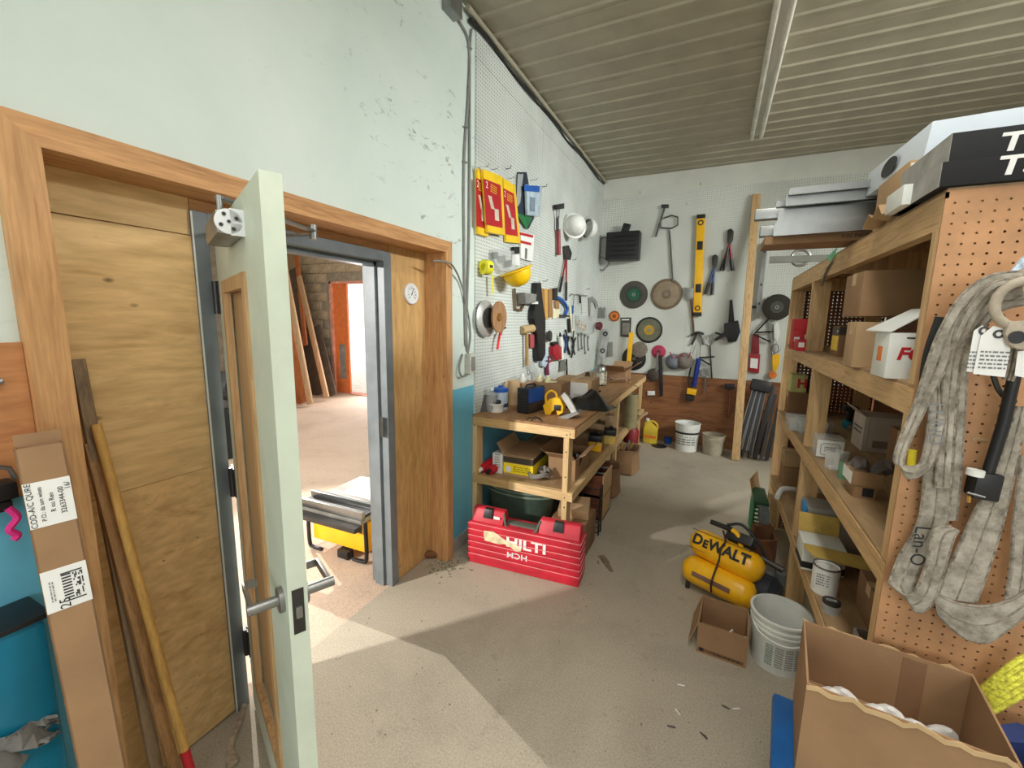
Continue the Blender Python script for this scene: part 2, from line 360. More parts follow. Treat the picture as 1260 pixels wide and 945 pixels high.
dbox(lf, .01, .17, 0, Th, .012, 1.992); dbox(lf, .64, Wd, 0, Th, .012, 1.992); dbox(lf, .17, .64, 0, Th, 1.80, 1.992); dbox(lf, .17, .64, 0, Th, .012, .22)
leaf = lf.build('leaf', m_door, d1, smooth=False)
wf = MB(); m_stop = wood('glazing_stop', (196, 158, 110), (160, 118, 74), 'z')
for n0 in (-.008, Th-.014): dbox(wf, .17, .21, n0, n0+.022, .22, 1.80); dbox(wf, .60, .64, n0, n0+.022, .22, 1.80); dbox(wf, .21, .60, n0, n0+.022, 1.76, 1.80); dbox(wf, .21, .60, n0, n0+.022, .22, .26)
wf.build('glazing_stop', m_stop, leaf, smooth=False)
dbox(MB(), .21, .60, Th/2-.003, Th/2+.003, .26, 1.76).build('glass_pane', glass('door_glass', (186, 152, 108), .6, .3), leaf)  # tan colour stands in for brown reflections in the pane
for z in (.31, 1.025, 1.75):
    b = MB(); b.tube([dp(0, -.008, z-.06), dp(0, -.008, z+.06)], .011, 10); dbox(b, -.035, .03, -.004, .001, z-.06, z+.06); b.build('hinge', m_dsteel, d1)
cl = MB(); cl.quadbox([dp(.40, -.06, 1.885), dp(.66, -.06, 1.885), dp(.66, 0, 1.885), dp(.40, 0, 1.885), dp(.40, -.06, 1.945), dp(.66, -.06, 1.945), dp(.66, 0, 1.945), dp(.40, 0, 1.945)], .012)
clo = cl.build('door_closer', m_steel, leaf)
tc = MB(); tc.disc(dp(.665, -.033, 1.915), du, .030, .006); dbox(tc, .662, .671, -.03, 0, 1.883, 1.947); tc.build('closer_end_cap', mat('white_enamel', (226, 228, 228), .4, var=.03), leaf)
ds = MB()
for k in range(4): q = k*math.pi/2+.5; c = dp(.672, -.033, 1.915)+dn*math.cos(q)*.019+Vector((0, 0, math.sin(q)*.019)); ds.disc(c, du, .0045, .002, 10, .0005)
ds.disc(dp(.672, -.033, 1.915), du, .004, .002, 10, .0005); ds.build('screw', m_dsteel, leaf)
ar = MB(); pv = dp(.50, -.03, 1.965); k1 = Vector((-1.38, 1.16, 2.0)); ar.tube([dp(.5, -.03, 1.94), pv+Vector((0, 0, .045))], .008, 10); ar.bar(pv+Vector((0, 0, .04)), k1, .026, .007, (1, 0, 0)); ar.tube([k1+Vector((0, 0, -.03)), k1+Vector((0, 0, .022))], .014, 10); ar.bar(k1+Vector((0, 0, -.012)), (P+.012, 1.24, 2.02), .026, .007, (1, 0, 0)); ar.box(P+.01, P+.03, 1.2, 1.28, 2.005, 2.045)
ar.build('closer_arm', m_steel, leaf)
for s in (-1, 1):
    n0 = 0 if s < 0 else Th; b = MB(); c = dp(.825, n0, .97); b.disc(c, dn*s, .032, .012, 24); b.tube([c+dn*s*.01, c+dn*s*.08], .0135, 14)
    e = c+dn*s*.07; b.bar(e, e-du*.115+Vector((0, 0, .004)), .024, .009, (0, 0, 1), .002); b.bar(e-du*.113+Vector((0, 0, .004)), e-du*.113-dn*s*.03+Vector((0, 0, .004)), .022, .008, (0, 0, 1), .002)
    if s > 0: b.tube([e, e+dn*.0+du*.0+Vector((0, 0, .001))], .012, 10)
    b.build('lever_handle', m_steel, leaf)
b = MB(); dbox(b, Wd, Wd+.0015, .009, .036, .90, 1.02); lt = b.build('latch_plate', m_dsteel, leaf)
b = MB(); dbox(b, Wd+.001, Wd+.010, .015, .03, .945, .975, .002); b.build('latch_bolt', m_steel, leaf)
# electrical conduit, boxes and cables on the left wall
def lw(x, y, d=0): return at(x, y, 'x', PEG+d)
def lww(x, y, d=.01): return at(x, y, 'x', W+d)
cb = thing('junction_box', 'grey junction box under ceiling at top of pegboard edge', 'electrical box', lww(556, 8, 0))
bx = MB(); c = lww(556, 4, .03); bx.box(W, W+.06, c.y-.06, c.y+.06, c.z-.06, c.z+.06, .004); bx.build('box', m_steel, cb)
MB().box(W+.06, W+.064, c.y-.062, c.y+.062, c.z-.062, c.z+.062).build('cover', m_steel, cb)
def cable(name, label, pts, r, m, cat='cable', group=None): return MB().tube(bez(pts), r, 8).build(name, m, None, label, cat, group)
m_cable = mat('grey_cable', (128, 128, 124), .6)
cable('power_cable', 'grey cable running straight down from junction box to outlet', [lww(562, 20), lww(577, 55), lww(576, 120), lww(571, 200), lww(571, 300), lww(572, 370), lww(573, 425)], .009, m_cable)
cable('power_cable', 'second grey cable beside the straight one above the outlet', [lww(580, 36), lww(578, 70), lww(578, 200, .012), lww(577, 300, .012), lww(574, 400, .012), lww(575, 432)], .008, m_cable)
cable('power_cable', 'thin grey cable drooping from top of right door post', [at(533, 321, 'x', T-.03), at(548, 322, 'x', T+.015), at(557, 327, 'x', T+.02), lww(566, 345, .02), lww(574, 375, .02), lww(579, 410), lww(576, 436)], .006, m_cable)
oc = thing('wall_outlet', 'pale outlet box with grey cover beside the pegboard', 'outlet', lww(575, 462, 0))
c = lww(575, 447, 0); MB().box(W, W+.045, c.y-.035, c.y+.045, c.z-.07, c.z+.07, .004).build('box', mat('pale_grey_plastic', (190, 190, 180), .5), oc)
MB().box(W+.045, W+.05, c.y-.02, c.y+.03, c.z-.05, c.z+.05, .002).build('cover', m_cable, oc)
cable('power_cable', 'short grey cable looping under the wall outlet', [lww(569, 436), lww(565, 452, .02), lww(568, 463, .03), lww(575, 461, .02)], .007, m_cable)
cd_ = thing('conduit', 'pipe and black cable run along top of left pegboard', 'conduit', (W+.03, 2.6, 3.60))
MB().tube([(W+.035, 2.55, 3.615), (W+.035, D-.01, 3.615)], .018, 10).build('pipe', m_ceil, cd_)
MB().tube(bez([(W+.02+.012*math.sin(k*2.1), 2.6+k*.24, 3.575+.012*math.sin(k*1.3)) for k in range(16)], 3), .014, 8).build('black_cable', m_dark, cd_)
for x, y in ((570, 200), (571, 372), (576, 60), (571, 157)):
    c = lww(x, y, 0); b = MB(); b.tube([c+Vector((.0, -.02, 0)), c+Vector((.022, -.012, 0)), c+Vector((.022, .012, 0)), c+Vector((0, .02, 0))], .004, 6); b.build('cable_clip', m_steel, None, 'small metal clip holding cables to white wall', 'clip', 'cable clips on the left wall')
# fluorescent fixture (unlit)
def strip_fixture(x, y0, y1, lab, lit=False):
    t = thing('ceiling_light', lab, 'light', (x, (y0+y1)/2, H-.05))
    MB().box(x-.06, x+.06, y0, y1, H-.05, H-.012, .004).build('housing', m_white, t)
    m_t = mat('unlit_tube_glass', (206, 204, 192), .3)
    for s in (-1, 1):
        MB().tube([(x+s*.04, y0+.03, H-.072), (x+s*.04, y1-.03, H-.072)], .019, 12).build('tube', m_t, t)
        for y in (y0, y1-.03): MB().box(x+s*.04-.014, x+s*.04+.014, y, y+.03, H-.09, H-.05).build('socket', m_white, t)
strip_fixture(.215, 2.85, 5.30, 'long unlit twin tube fluorescent light on ribbed ceiling')
# the hall behind the door
hb = mat('concrete_block', (176, 158, 132), .85, var=.12, scale=14, bmp=.4); hj = mat('mortar', (150, 140, 124), .9)
YF, XS = 6.75, -9.3
ox0 = at(408, 400, 'y', YF).x; ox1 = -5.9; oz = 2.42
wf_ = MB(); wf_.box(XS-.1, ox0, YF+.012, YF+.2, 0, 4.3); wf_.box(ox1, W-.3, YF+.012, YF+.2, 0, 4.3); wf_.box(ox0, ox1, YF+.012, YF+.2, oz, 4.3)
hw = wf_.build('wall_hall_far', hj, kind=ST, origin=(0, 0, 0), smooth=False)
bm0 = MB().box(-.195, .195, -.012, .012, -.095, .095, .006).build('concrete_block', hb, hw); bm0.location = (XS+.2, YF+.002, .1)
for r in range(17):
    for c in range(12):
        x = XS+.2+c*.4+(.2 if r % 2 else 0); z = .1+r*.2
        if (r == 0 and c == 0) or x-.19 < XS or x+.2 > ox1+1.0: continue
        if x+.195 > ox0 and x-.195 < ox1 and z-.09 < oz: continue
        o = bm0.copy(); COL.objects.link(o); o.parent = hw; o.location = (x, YF+.002+random.uniform(-.002, .002), z)
MB().box(XS-.12, XS, -1.8, YF, 0, 4.3).build('wall_hall_side', hj, kind=ST, origin=(0, 0, 0))
nw = MB(); nw.box(XS, W-.3, -1.9, -1.7, 0, 4.3); nw.build('wall_hall_near', m_white, kind=ST, origin=(0, 0, 0))
MB().box(XS-.1, W-.3, -1.9, YF+.2, 4.3, 4.4).build('ceiling', m_white, kind=ST, origin=(0, 0, 0))
MB().box(W-.302, W-.30, 2.0, YF, H, 4.3).build('wall_hall_right', m_white, kind=ST, origin=(0, 0, 0))
m_or = mat('orange_door_paint', (222, 122, 66), .5, var=.06); m_pinkp = mat('faded_pink_paint', (214, 150, 130), .8)
d2 = thing('door_2', 'orange door leaf with grey lower window beside bright opening', None, (ox0, YF, 0), kind=ST)
b = MB(); b.box(ox0, ox0+.06, YF-.03, YF+.15, 0, oz); b.box(ox0, ox1, YF-.03, YF+.15, oz-.05, oz); b.build('frame', m_pinkp, d2, smooth=False)
lx1 = at(427, 400, 'y', YF).x
lfb = MB(); X0 = ox0+.06; yl = YF+.02; lfb.box(X0, X0+.1, yl, yl+.045, .02, oz-.05); lfb.box(lx1-.1, lx1, yl, yl+.045, .02, oz-.05); lfb.box(X0+.1, lx1-.1, yl, yl+.045, 1.08, oz-.05); lfb.box(X0+.1, lx1-.1, yl, yl+.045, .02, .32)
lo = lfb.build('leaf', m_or, d2, smooth=False)
MB().box(X0+.1, lx1-.1, yl+.02, yl+.026, .32, 1.08).build('window_pane', mat('dusty_grey_glass', (140, 140, 136), .3), lo)
MB().box(ox0, ox1, YF-.03, YF+.2, -.002, .012).build('threshold', m_pinkp, d2)
MB().box(-10, -3, YF+.2, 14, -.25, -.02).build('ground_outside', mat('pale_gravel', (220, 214, 204), .9), kind=ST, label='pale sunlit ground outside the orange door')
# ------------------------------------------------------------------ common small builders
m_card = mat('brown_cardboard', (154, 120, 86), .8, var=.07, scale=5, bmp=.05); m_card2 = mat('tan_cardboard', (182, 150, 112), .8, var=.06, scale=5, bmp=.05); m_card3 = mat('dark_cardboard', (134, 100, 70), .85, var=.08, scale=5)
m_tape = mat('clear_brown_tape', (196, 166, 124), .35, var=.05); m_paper = mat('white_paper', (232, 232, 228), .7, var=.02); m_ink = mat('black_ink', (34, 34, 38), .6); m_greyink = mat('grey_ink', (120, 120, 122), .7)
m_red = mat('red_plastic', (196, 30, 46), .4, var=.12, scale=6); m_yel = mat('tool_yellow', (246, 186, 22), .4, var=.05); m_blue = mat('blue_plastic', (28, 86, 170), .4); m_green = mat('green_plastic', (46, 104, 66), .5)
m_whitep = mat('white_plastic', (226, 228, 222), .45, var=.04); m_cream = mat('cream_plastic', (228, 220, 186), .5, var=.04); m_orange = mat('orange_plastic', (220, 120, 40), .5)
m_cloth = mat('grey_cloth', (120, 118, 114), .9, var=.2, scale=12, bmp=.3); m_wire = mat('tangled_wire', (150, 120, 100), .5); m_brass = mat('brass', (190, 150, 80), .35, .8)
m_clear = glass('clear_plastic', (225, 230, 228), .32, .15); m_redprint = mat('red_print', (186, 28, 40), .6, var=.04)
def rot_frame(rz): c, s = math.cos(rz), math.sin(rz); return Vector((c, s, 0)), Vector((-s, c, 0)), Vector((0, 0, 1))
def carton(label, x0, x1, y0, y1, z0, z1, m=None, rz=0, tape=True, group=None, face='y', name='cardboard_box'):
    """closed carton with tape seam; returns the Empty. face: side carrying the tape end ('y' = towards -y, 'x' = towards -x)"""
    m = m or m_card; cx, cy = (x0+x1)/2, (y0+y1)/2; t = thing(name, label, 'box', (cx, cy, z0), rz, group)
    hx, hy, h = (x1-x0)/2, (y1-y0)/2, z1-z0
    MB().box(-hx, hx, -hy, hy, 0, h, min(.004, h*.03)).build('body', m, t, world=False)
    if tape:
        w = min(.024, hx*.3, hy*.3); e = .0008; b = MB()
        if face == 'y': b.box(-w, w, -hy-e, hy, h, h+e); b.box(-w, w, -hy-e, -hy, h*.72, h+e)
        else: b.box(-hx-e, hx, -w, w, h, h+e); b.box(-hx-e, -hx, -w, w, h*.72, h+e)
        b.build('tape', m_tape, t, world=False)
    return t
def open_carton(label, x0, x1, y0, y1, z0, z1, m=None, rz=0, flaps='', ang=115, fl=.12, group=None, name='open_cardboard_box'):
    """open-topped carton with wall thickness; flaps names sides (n s e w) whose flap is folded outwards"""
    m = m or m_card; cx, cy = (x0+x1)/2, (y0+y1)/2; t = thing(name, label, 'box', (cx, cy, z0), rz, group); hx, hy, h, k = (x1-x0)/2, (y1-y0)/2, z1-z0, .005
    b = MB(); b.box(-hx, hx, -hy, hy, 0, k); b.box(-hx, hx, -hy, -hy+k, k, h); b.box(-hx, hx, hy-k, hy, k, h); b.box(-hx, -hx+k, -hy+k, hy-k, k, h); b.box(hx-k, hx, -hy+k, hy-k, k, h)
    b.build('body', m, t, world=False, smooth=False)
    for f in flaps:
        n = {'s': Vector((0, -1, 0)), 'n': Vector((0, 1, 0)), 'e': Vector((1, 0, 0)), 'w': Vector((-1, 0, 0))}[f]; a = math.radians(ang+random.uniform(-8, 8))
        d = Vector((0, 0, 1))*math.cos(a)+n*math.sin(a); u = n.cross(Vector((0, 0, 1))); half = hx if f in 'sn' else hy
        c = n*(hy if f in 'sn' else hx)+Vector((0, 0, h))
        MB().obox(c+d*fl/2, u, d, u.cross(d), half*1.94, fl, .005).build('flap', m, t, world=False, smooth=False)
    return t
def lines(parent, o, u, v, w, h, rows, m=None, name='print', world=True, seed=1):
    """rows of small printed marks on a label"""
    rnd = random.Random(seed); u, v = Vector(u).normalized(), Vector(v).normalized(); n = u.cross(v); b = MB(); o = Vector(o)
    for r in range(rows):
        x = -w/2; vy = h/2-(r+.5)*h/rows
        while x < w/2-w*.06:
            l = min(rnd.uniform(.06, .22)*w, w/2-x); b.obox(o+u*(x+l/2)+v*vy+n*.0006, u, v, n, l*.85, h/rows*.4, .0004); x += l+w*.03
    return b.build(name, m or m_greyink, parent, world=world)
def ybox(y0, tl, br, zb=None):
    a, c = at(*tl, 'y', y0), at(*br, 'y', y0); return a.x, c.x, (c.z if zb is None else zb), a.z
def xbox(x0, tl, br, zb=None):
    a, c = at(*tl, 'x', x0), at(*br, 'x', x0); return min(a.y, c.y), max(a.y, c.y), (c.z if zb is None else zb), a.z
# ------------------------------------------------------------------ left foreground
# long carton leaning by the door post
def lean_box():
    tA, tB = at(14, 545, 'x', -1.42), at(80, 552, 'x', -1.42); bA, bB = at(95, 945, 'x', -1.30), at(155, 945, 'x', -1.30)
    d = ((bA-tA)+(bB-tB)).normalized(); u = ((tB-tA)+(bB-bA)); u = (u-d*u.dot(d)).normalized(); n = CAM-(tA+bB)/2; n = (n-d*n.dot(d)).normalized(); u = n.cross(d); u = u if u.y > 0 else -u
    wdt = ((tB-tA).dot(u)+(bB-bA).dot(u))/2; top = (tA+tB)/2; L = top.z/-d.z - .02; base = top+d*L
    t = thing('long_cardboard_carton', 'tall narrow carton with two white labels leaning by the fir post', 'box', (base.x, base.y, 0))
    up = -d; dep = .075; k = .004; b = MB(); c = (top+base)/2-n*dep/2; LL = (top-base).length
    b.obox(c+n*(dep/2-k/2), u, n, up, wdt, k, LL); b.obox(c-n*(dep/2-k/2), u, n, up, wdt, k, LL); b.obox(c-u*(wdt/2-k/2), u, n, up, k, dep, LL); b.obox(c+u*(wdt/2-k/2), u, n, up, k, dep, LL)
    b.build('body', m_card, t, smooth=False)
    MB().obox(top-up*.56-n*dep*.5, u, n, up, wdt-.03, dep-.03, 1.06, .004).build('plywood_core', m_deck, t)
    MB().obox(top-n*(dep+.004)+up*.014, u, n, up, wdt, .004, .03).build('flap', m_card, t)
    def lab(y0, y1, nm):
        a0 = (y0-548)/(945-548); a1 = (y1-548)/(945-548); q0 = top+(bA+bB-tA-tB)/2*a0; q1 = top+(bA+bB-tA-tB)/2*a1
        c = (q0+q1)/2+n*.0012; h = (q1-q0).length; o = MB().obox(c, u, up, n, wdt*.96, h, .001).build('label', m_paper, t); return o, c+n*.0012, h
    o1, c1, h1 = lab(588, 640, 'a')
    for k, (s_, sz) in enumerate((('COD-A/C QURE', .024), ('P.O.: da son wises', .018), ('R ou Ren', .020), ('3263344-00', .022))):
        text(s_, 'handwriting', m_ink, o1, c1+u*(-.38+k*.21)*wdt, up, -u, sz*.62, .0003)
    text('16/', 'handwriting', m_ink, o1, c1+u*.40*wdt+up*h1*.3, up, -u, .014, .0003)
    o2, c2, h2 = lab(691, 740, 'b')
    text('25', 'print', m_ink, o2, c2-u*.08*wdt-up*h2*.36, up, -u, .026, .0003); b = MB()
    for k in range(9): b.obox(c2+u*wdt*.02+up*(h2*(.3-.07*k)), u, up, n, wdt*.2, h2*.035, .0004)
    for k in (-.33, .34): b.obox(c2+u*wdt*.14+up*h2*k, u, up, n, wdt*.46, .003, .0004)
    rr = random.Random(3)
    for i in range(12):
        for j in range(7):
            if rr.random() < .5: b.obox(c2+u*wdt*(.17+.03*j)+up*(h2*(.28-.05*i)), u, up, n, wdt*.028, h2*.045, .0004)
    b.build('barcode', m_ink, o2); lines(o2, c2-u*wdt*.3, up, -u, h2*.5, wdt*.12, 2, m_greyink)
    return t
lean_box()
m_oldwood = wood('weathered_board', (142, 118, 88), (96, 78, 58), 'z'); m_oldwood2 = wood('brown_board', (168, 126, 78), (120, 84, 48), 'z'); m_pole = wood('varnished_pole', (212, 166, 90), (180, 134, 66), 'z', knots=False)
def lean(name, label, cat, pt, xt, pb, xb, w, th, m, side=(0, 1, 0), rnd=False, group=None):
    """a board or pole seen from pixel pt (at x=xt) to pb (at x=xb), carried on to the floor"""
    a, b = at(*pt, 'x', xt), at(*pb, 'x', xb); d = (b-a).normalized(); foot = a+d*((a.z-.012)/-d.z)
    o = MB()
    if rnd: o.tube([foot, a], w, 12)
    else: o.bar(foot, a, w, th, side, .002)
    return o.build(name, m, None, label, cat, group), foot, a, d
lean('leaning_board', 'weathered grey board leaning in recess beside the fir post', 'board', (95, 442), -1.69, (192, 945), -1.53, .032, .02, m_oldwood)
lean('leaning_board', 'brown stick with a dark knot leaning behind the varnished pole', 'board', (110, 545), -1.665, (214, 945), -1.46, .03, .022, m_oldwood2)
pl, foot, tp, dd = lean('wooden_pole', 'slim varnished yellow pole leaning with a red band at its foot', 'pole', (118, 522), -1.64, (233, 945), -1.40, .0125, 0, m_pole, rnd=True)
q = at(230, 934, 'x', -1.405); MB().tube([q-dd*.03, q+dd*.1], .0135, 12).build('red_band', m_redprint, pl)
# blue tote against the wall, black lid, with a rag
tt = thing('storage_tote', 'teal plastic tote with black lid rim against the wall', 'tote', (-1.47, .12, 0))
MB().box(-1.583, -1.46, -.35, .37, 0, .93, .02).build('body', mat('teal_plastic', (24, 120, 150), .3, var=.1, scale=2), tt)
MB().box(-1.586, -1.452, -.36, .378, .93, .944, .004).build('lid', m_dark, tt)
bpn = MB().box(W, W+.01, -1.0, .437, .0, 1.213).build('painted_panel', mat('blue_paint', (104, 184, 212), .45, var=.05, scale=2), bpy.data.objects['wall_left'])
rg = MB(); c = at(18, 940, 'x', -1.40); rg.sheet([[c+Vector((-.05+.02*math.sin(j*1.9+i), (j-4)*.022, .018*math.sin(i*1.7+j)+(i-3)*.012)) for j in range(9)] for i in range(7)], .006); rg.build('rag', m_cloth, None, 'crumpled grey white rag hanging beside the teal tote', 'rag')
clp = thing('bar_clamp', 'black clamp head hanging on the wall above the tote', 'clamp', at(6, 620, 'x', W+.02))
b = MB(); c = at(2, 600, 'x', W+.05); b.box(W+.01, W+.07, c.y-.06, c.y+.022, c.z-.03, c.z+.012, .004); b.box(W+.01, W+.06, c.y-.06, c.y+.012, c.z-.06, c.z-.035, .004); b.build('jaw', m_dark, clp)
b = MB(); b.tube([c+Vector((-.02, -.01, .055)), c+Vector((-.02, .022, .04)), c+Vector((-.02, .03, .01))], .006); b.build('chrome_rod', m_steel, clp)
pk = at(10, 625, 'x', W+.06); MB().tube(bez([pk, pk+Vector((0, .012, -.03)), pk+Vector((0, -.004, -.055)), pk+Vector((0, .008, -.075)), pk+Vector((0, .0, -.085))]), .008, 8).build('cord_tag', mat('magenta_plastic', (236, 50, 140), .4), None, 'bright magenta twisted cord hanging under the black clamp', 'cord')
b = MB(); c = at(0, 470, 'x', W+.03); b.tube([c+Vector((-.018, -.05, -.004)), c+Vector((0, .006, .002))], .008, 8); b.build('wall_peg', m_steel, None, 'short steel peg stuck in the brown wall panel', 'peg')
rp = [at(x, y, 'z', .012) for x, y in ((300, 868), (294, 890), (288, 905), (284, 922), (290, 936), (282, 940), (286, 928))]
MB().tube(bez(rp), .011, 8).build('frayed_rope', mat('dusty_rope', (170, 154, 134), .95, var=.2, scale=40, bmp=.5), None, 'dusty frayed rope end lying on floor by the open door', 'rope')
b = MB(); c = at(531, 686, 'z', 0); b.lathe(c+Vector((0, 0, .026)), (.85, .5, 0), [(0, -.055), (.02, -.05), (.027, -.02), (.028, .03), (.02, .05), (0, .053)], 10); b.build('door_wedge', mat('brown_wood_block', (120, 78, 46), .8), None, 'rounded brown wooden block on floor at the right door post', 'block')
# thermometer
c = at(505, 361.5, 'x', P); th_ = thing('dial_thermometer', 'round white dial thermometer on plywood beside the door', 'thermometer', c)
R0 = .064; b = MB(); b.lathe(c, (1, 0, 0), [(R0, 0), (R0, .012), (R0-.004, .016), (R0-.007, .013), (0, .012)], 32); b.build('case', mat('white_enamel', (226, 228, 228), .4), th_)
b = MB()
for k in range(20):
    q = math.radians(-225+k*270/19+90); d = Vector((0, math.sin(q), math.cos(q))); b.bar(c+Vector((.0125, 0, 0))+d*.040, c+Vector((.0125, 0, 0))+d*.047, .003, .001, (1, 0, 0))
b.build('scale_marks', m_ink, th_)
for k in range(9): q = math.radians(-135+k*270/8); text(str(k*20-40), 'numerals', m_ink, th_, c+Vector((.0128, math.sin(q)*.032, math.cos(q)*.032)), (0, 1, 0), (0, 0, 1), .012, .0002)
b = MB(); b.bar(c+Vector((.014, -.006, -.012)), c+Vector((.014, .014, .034)), .004, .001, (1, 0, 0)); b.disc(c+Vector((.0125, 0, 0)), (1, 0, 0), .004, .003, 12, .0005); b.build('needle', m_dark, th_)
# ------------------------------------------------------------------ red tool case
A0, A1 = at(577, 691, 'z', 0), at(712, 724, 'z', 0); hu = (A1-A0); hw_ = hu.length; rz = math.atan2(hu.y, hu.x)
hc = thing('tool_case', 'large red ribbed plastic tool case standing under the workbench end', 'tool case', ((A0.x+A1.x)/2, (A0.y+A1.y)/2, 0), rz)
hh, dp_ = .392, .16; X = hw_/2; m_case = mat('worn_red_case', (192, 36, 54), .5, var=.14, scale=5)
b = MB(); zt0 = hh-.085
b.box(-X, X, 0, dp_, .0, zt0, .012); hx0, hx1 = -.145, .105
for u0, u1 in ((-X+.012, hx0), (hx1, X-.012)):
    b.quadbox([(u0, .004, zt0-.03), (u1, .004, zt0-.03), (u1, dp_-.004, zt0-.03), (u0, dp_-.004, zt0-.03), (u0, .055, hh), (u1, .055, hh), (u1, dp_-.055, hh), (u0, dp_-.055, hh)], .012)
body = b.build('body', m_case, hc, world=False)
b = MB()
for k in range(6):
    z = .04+k*.045
    b.box(-X-.004, X+.004, -.007, dp_+.007, z, z+.035, .004)
b.build('rib', m_case, hc, world=False)
b = MB()
for k in range(6):
    z = .04+k*.045+.033
    b.box(-X-.005, X+.005, -.0088, -.005, z-.001, z+.003); b.box(X+.002, X+.0058, -.006, dp_*.9, z-.001, z+.003)
b.build('worn_edge', mat('worn_pink_edge', (234, 140, 142), .6), hc, world=False)
b = MB(); b.tube([(hx0-.005, .05, hh-.012), (hx0+.015, .03, zt0+.005), (hx0+.04, .02, zt0-.012), (hx1-.04, .02, zt0-.012), (hx1-.015, .03, zt0+.005), (hx1+.005, .05, hh-.012)], .009, 8); b.box(hx0+.01, hx1-.01, .05, .11, zt0-.012, zt0+.012, .006); b.build('handle', mat('grey_green_rubber', (88, 94, 84), .6), hc, world=False)
for u in (-.26, .235): MB().quadbox([(u-.035, .02, hh-.055), (u+.035, .02, hh-.055), (u+.035, .05, hh-.055), (u-.035, .05, hh-.055), (u-.03, .04, hh+.004), (u+.03, .04, hh+.004), (u+.03, .075, hh+.004), (u-.03, .075, hh+.004)], .004).build('latch', m_dark, hc, world=False)
MB().box(-.215, -.17, .022, .024, hh-.05, hh-.03).build('sticker', m_paper, hc, world=False)
for o in [c for c in hc.children if c.name.startswith('sticker')]: o.rotation_euler = (0, 0, 0)
text('HILTI', 'lettering', m_paper, hc, (.03, -.0078, .215), (1, 0, 0), (0, 0, 1), .098, .0006, world=False, sx=1.25, bold=.003)
text('HCM', 'lettering', m_paper, hc, (-.03, -.0078, .128), (-1, 0, 0), (0, 0, -1), .056, .0006, world=False, sx=1.2, bold=.0006)
pts = [(-.27, .262), (-.20, .268), (-.14, .238), (-.10, .22), (-.05, .212), (-.01, .196), (0, .172), (-.04, .16), (-.075, .182), (-.12, .196), (-.16, .186), (-.265, .19), (-.275, .235)]
MB().prism([(x, -.0086, z) for x, z in pts], (0, -1, 0), .0008).build('torn_sticker', mat('torn_cream_paper', (226, 206, 168), .8, var=.15, scale=30), hc, world=False)
# ------------------------------------------------------------------ workbench
BX0, BX1, BY0, BY1, BZ, SZ = W+.004, -.80, 2.68, 5.90, .965, .505
wb = thing('workbench', 'long pine workbench with lower shelf along the left pegboard wall', 'workbench', ((BX0+BX1)/2, BY0, 0))
m_top = wood('stained_bench_top', (170, 128, 86), (124, 88, 56), 'y', .7, stretch=5)
MB().box(BX0, BX1, BY0, BY1, BZ-.004, BZ+.012, .002).build('top', m_top, wb, smooth=False); MB().box(BX0+.04, BX1-.04, BY0+.04, BY1-.04, SZ-.012, SZ, .001).build('shelf', m_deck, wb, smooth=False)
xm = BX0+.31
for z0, z1 in ((BZ-.066, BZ-.004), (SZ-.058, SZ+.004)):
    MB().box(BX0, xm, BY0, BY0+.038, z0, z1).build('front_rail', wood('dull_pine_cross', (196, 160, 106), (160, 124, 76), 'x'), wb, smooth=False); MB().box(xm, BX1-.038, BY0-.001, BY0+.038, z0, z1).build('front_rail', m_pinex, wb, smooth=False)
    MB().box(BX1-.038, BX1, BY0, BY1, z0, z1).build('side_rail', m_pine, wb, smooth=False); MB().box(BX0, BX0+.03, BY0+.04, BY1, z0, z1).build('back_rail', m_pine, wb, smooth=False)
for y in (BY0+.04, BY0+1.62, BY1-.06):
    for x in (BX0+.0, BX1-.076):
        for z0, z1 in ((0, SZ-.059), (SZ+.005, BZ-.067)): MB().box(x, x+.038, y-.04 if y < 3 else y, y+.05, z0, z1).build('leg', m_pinez, wb, smooth=False)
b = MB()
for x, y, z in ((BX1-.055, BY0-.0015, .92), (BX1-.055, BY0-.0015, .80), (BX1-.055, BY0-.0015, .62), (BX1-.055, BY0-.0015, .47), (BX1-.055, BY0-.0015, .40), (BX0+.018, BY0-.0015, .9), (BX0+.018, BY0-.0015, .52)): b.disc((x, y, z), (0, -1, 0), .005, .002, 10, .0005)
b.build('screw', m_dsteel, wb)
MB().prism([(BX1+.0006, BY0+.0, BZ-.01), (BX1+.0006, BY0+.05, BZ-.012), (BX1+.0006, BY0+.035, BZ-.035), (BX1+.0006, BY0+.01, BZ-.05), (BX1+.0006, BY0, BZ-.055)], (1, 0, 0), .0006).build('paint_smear', mat('orange_red_paint', (206, 106, 74), .7), wb)
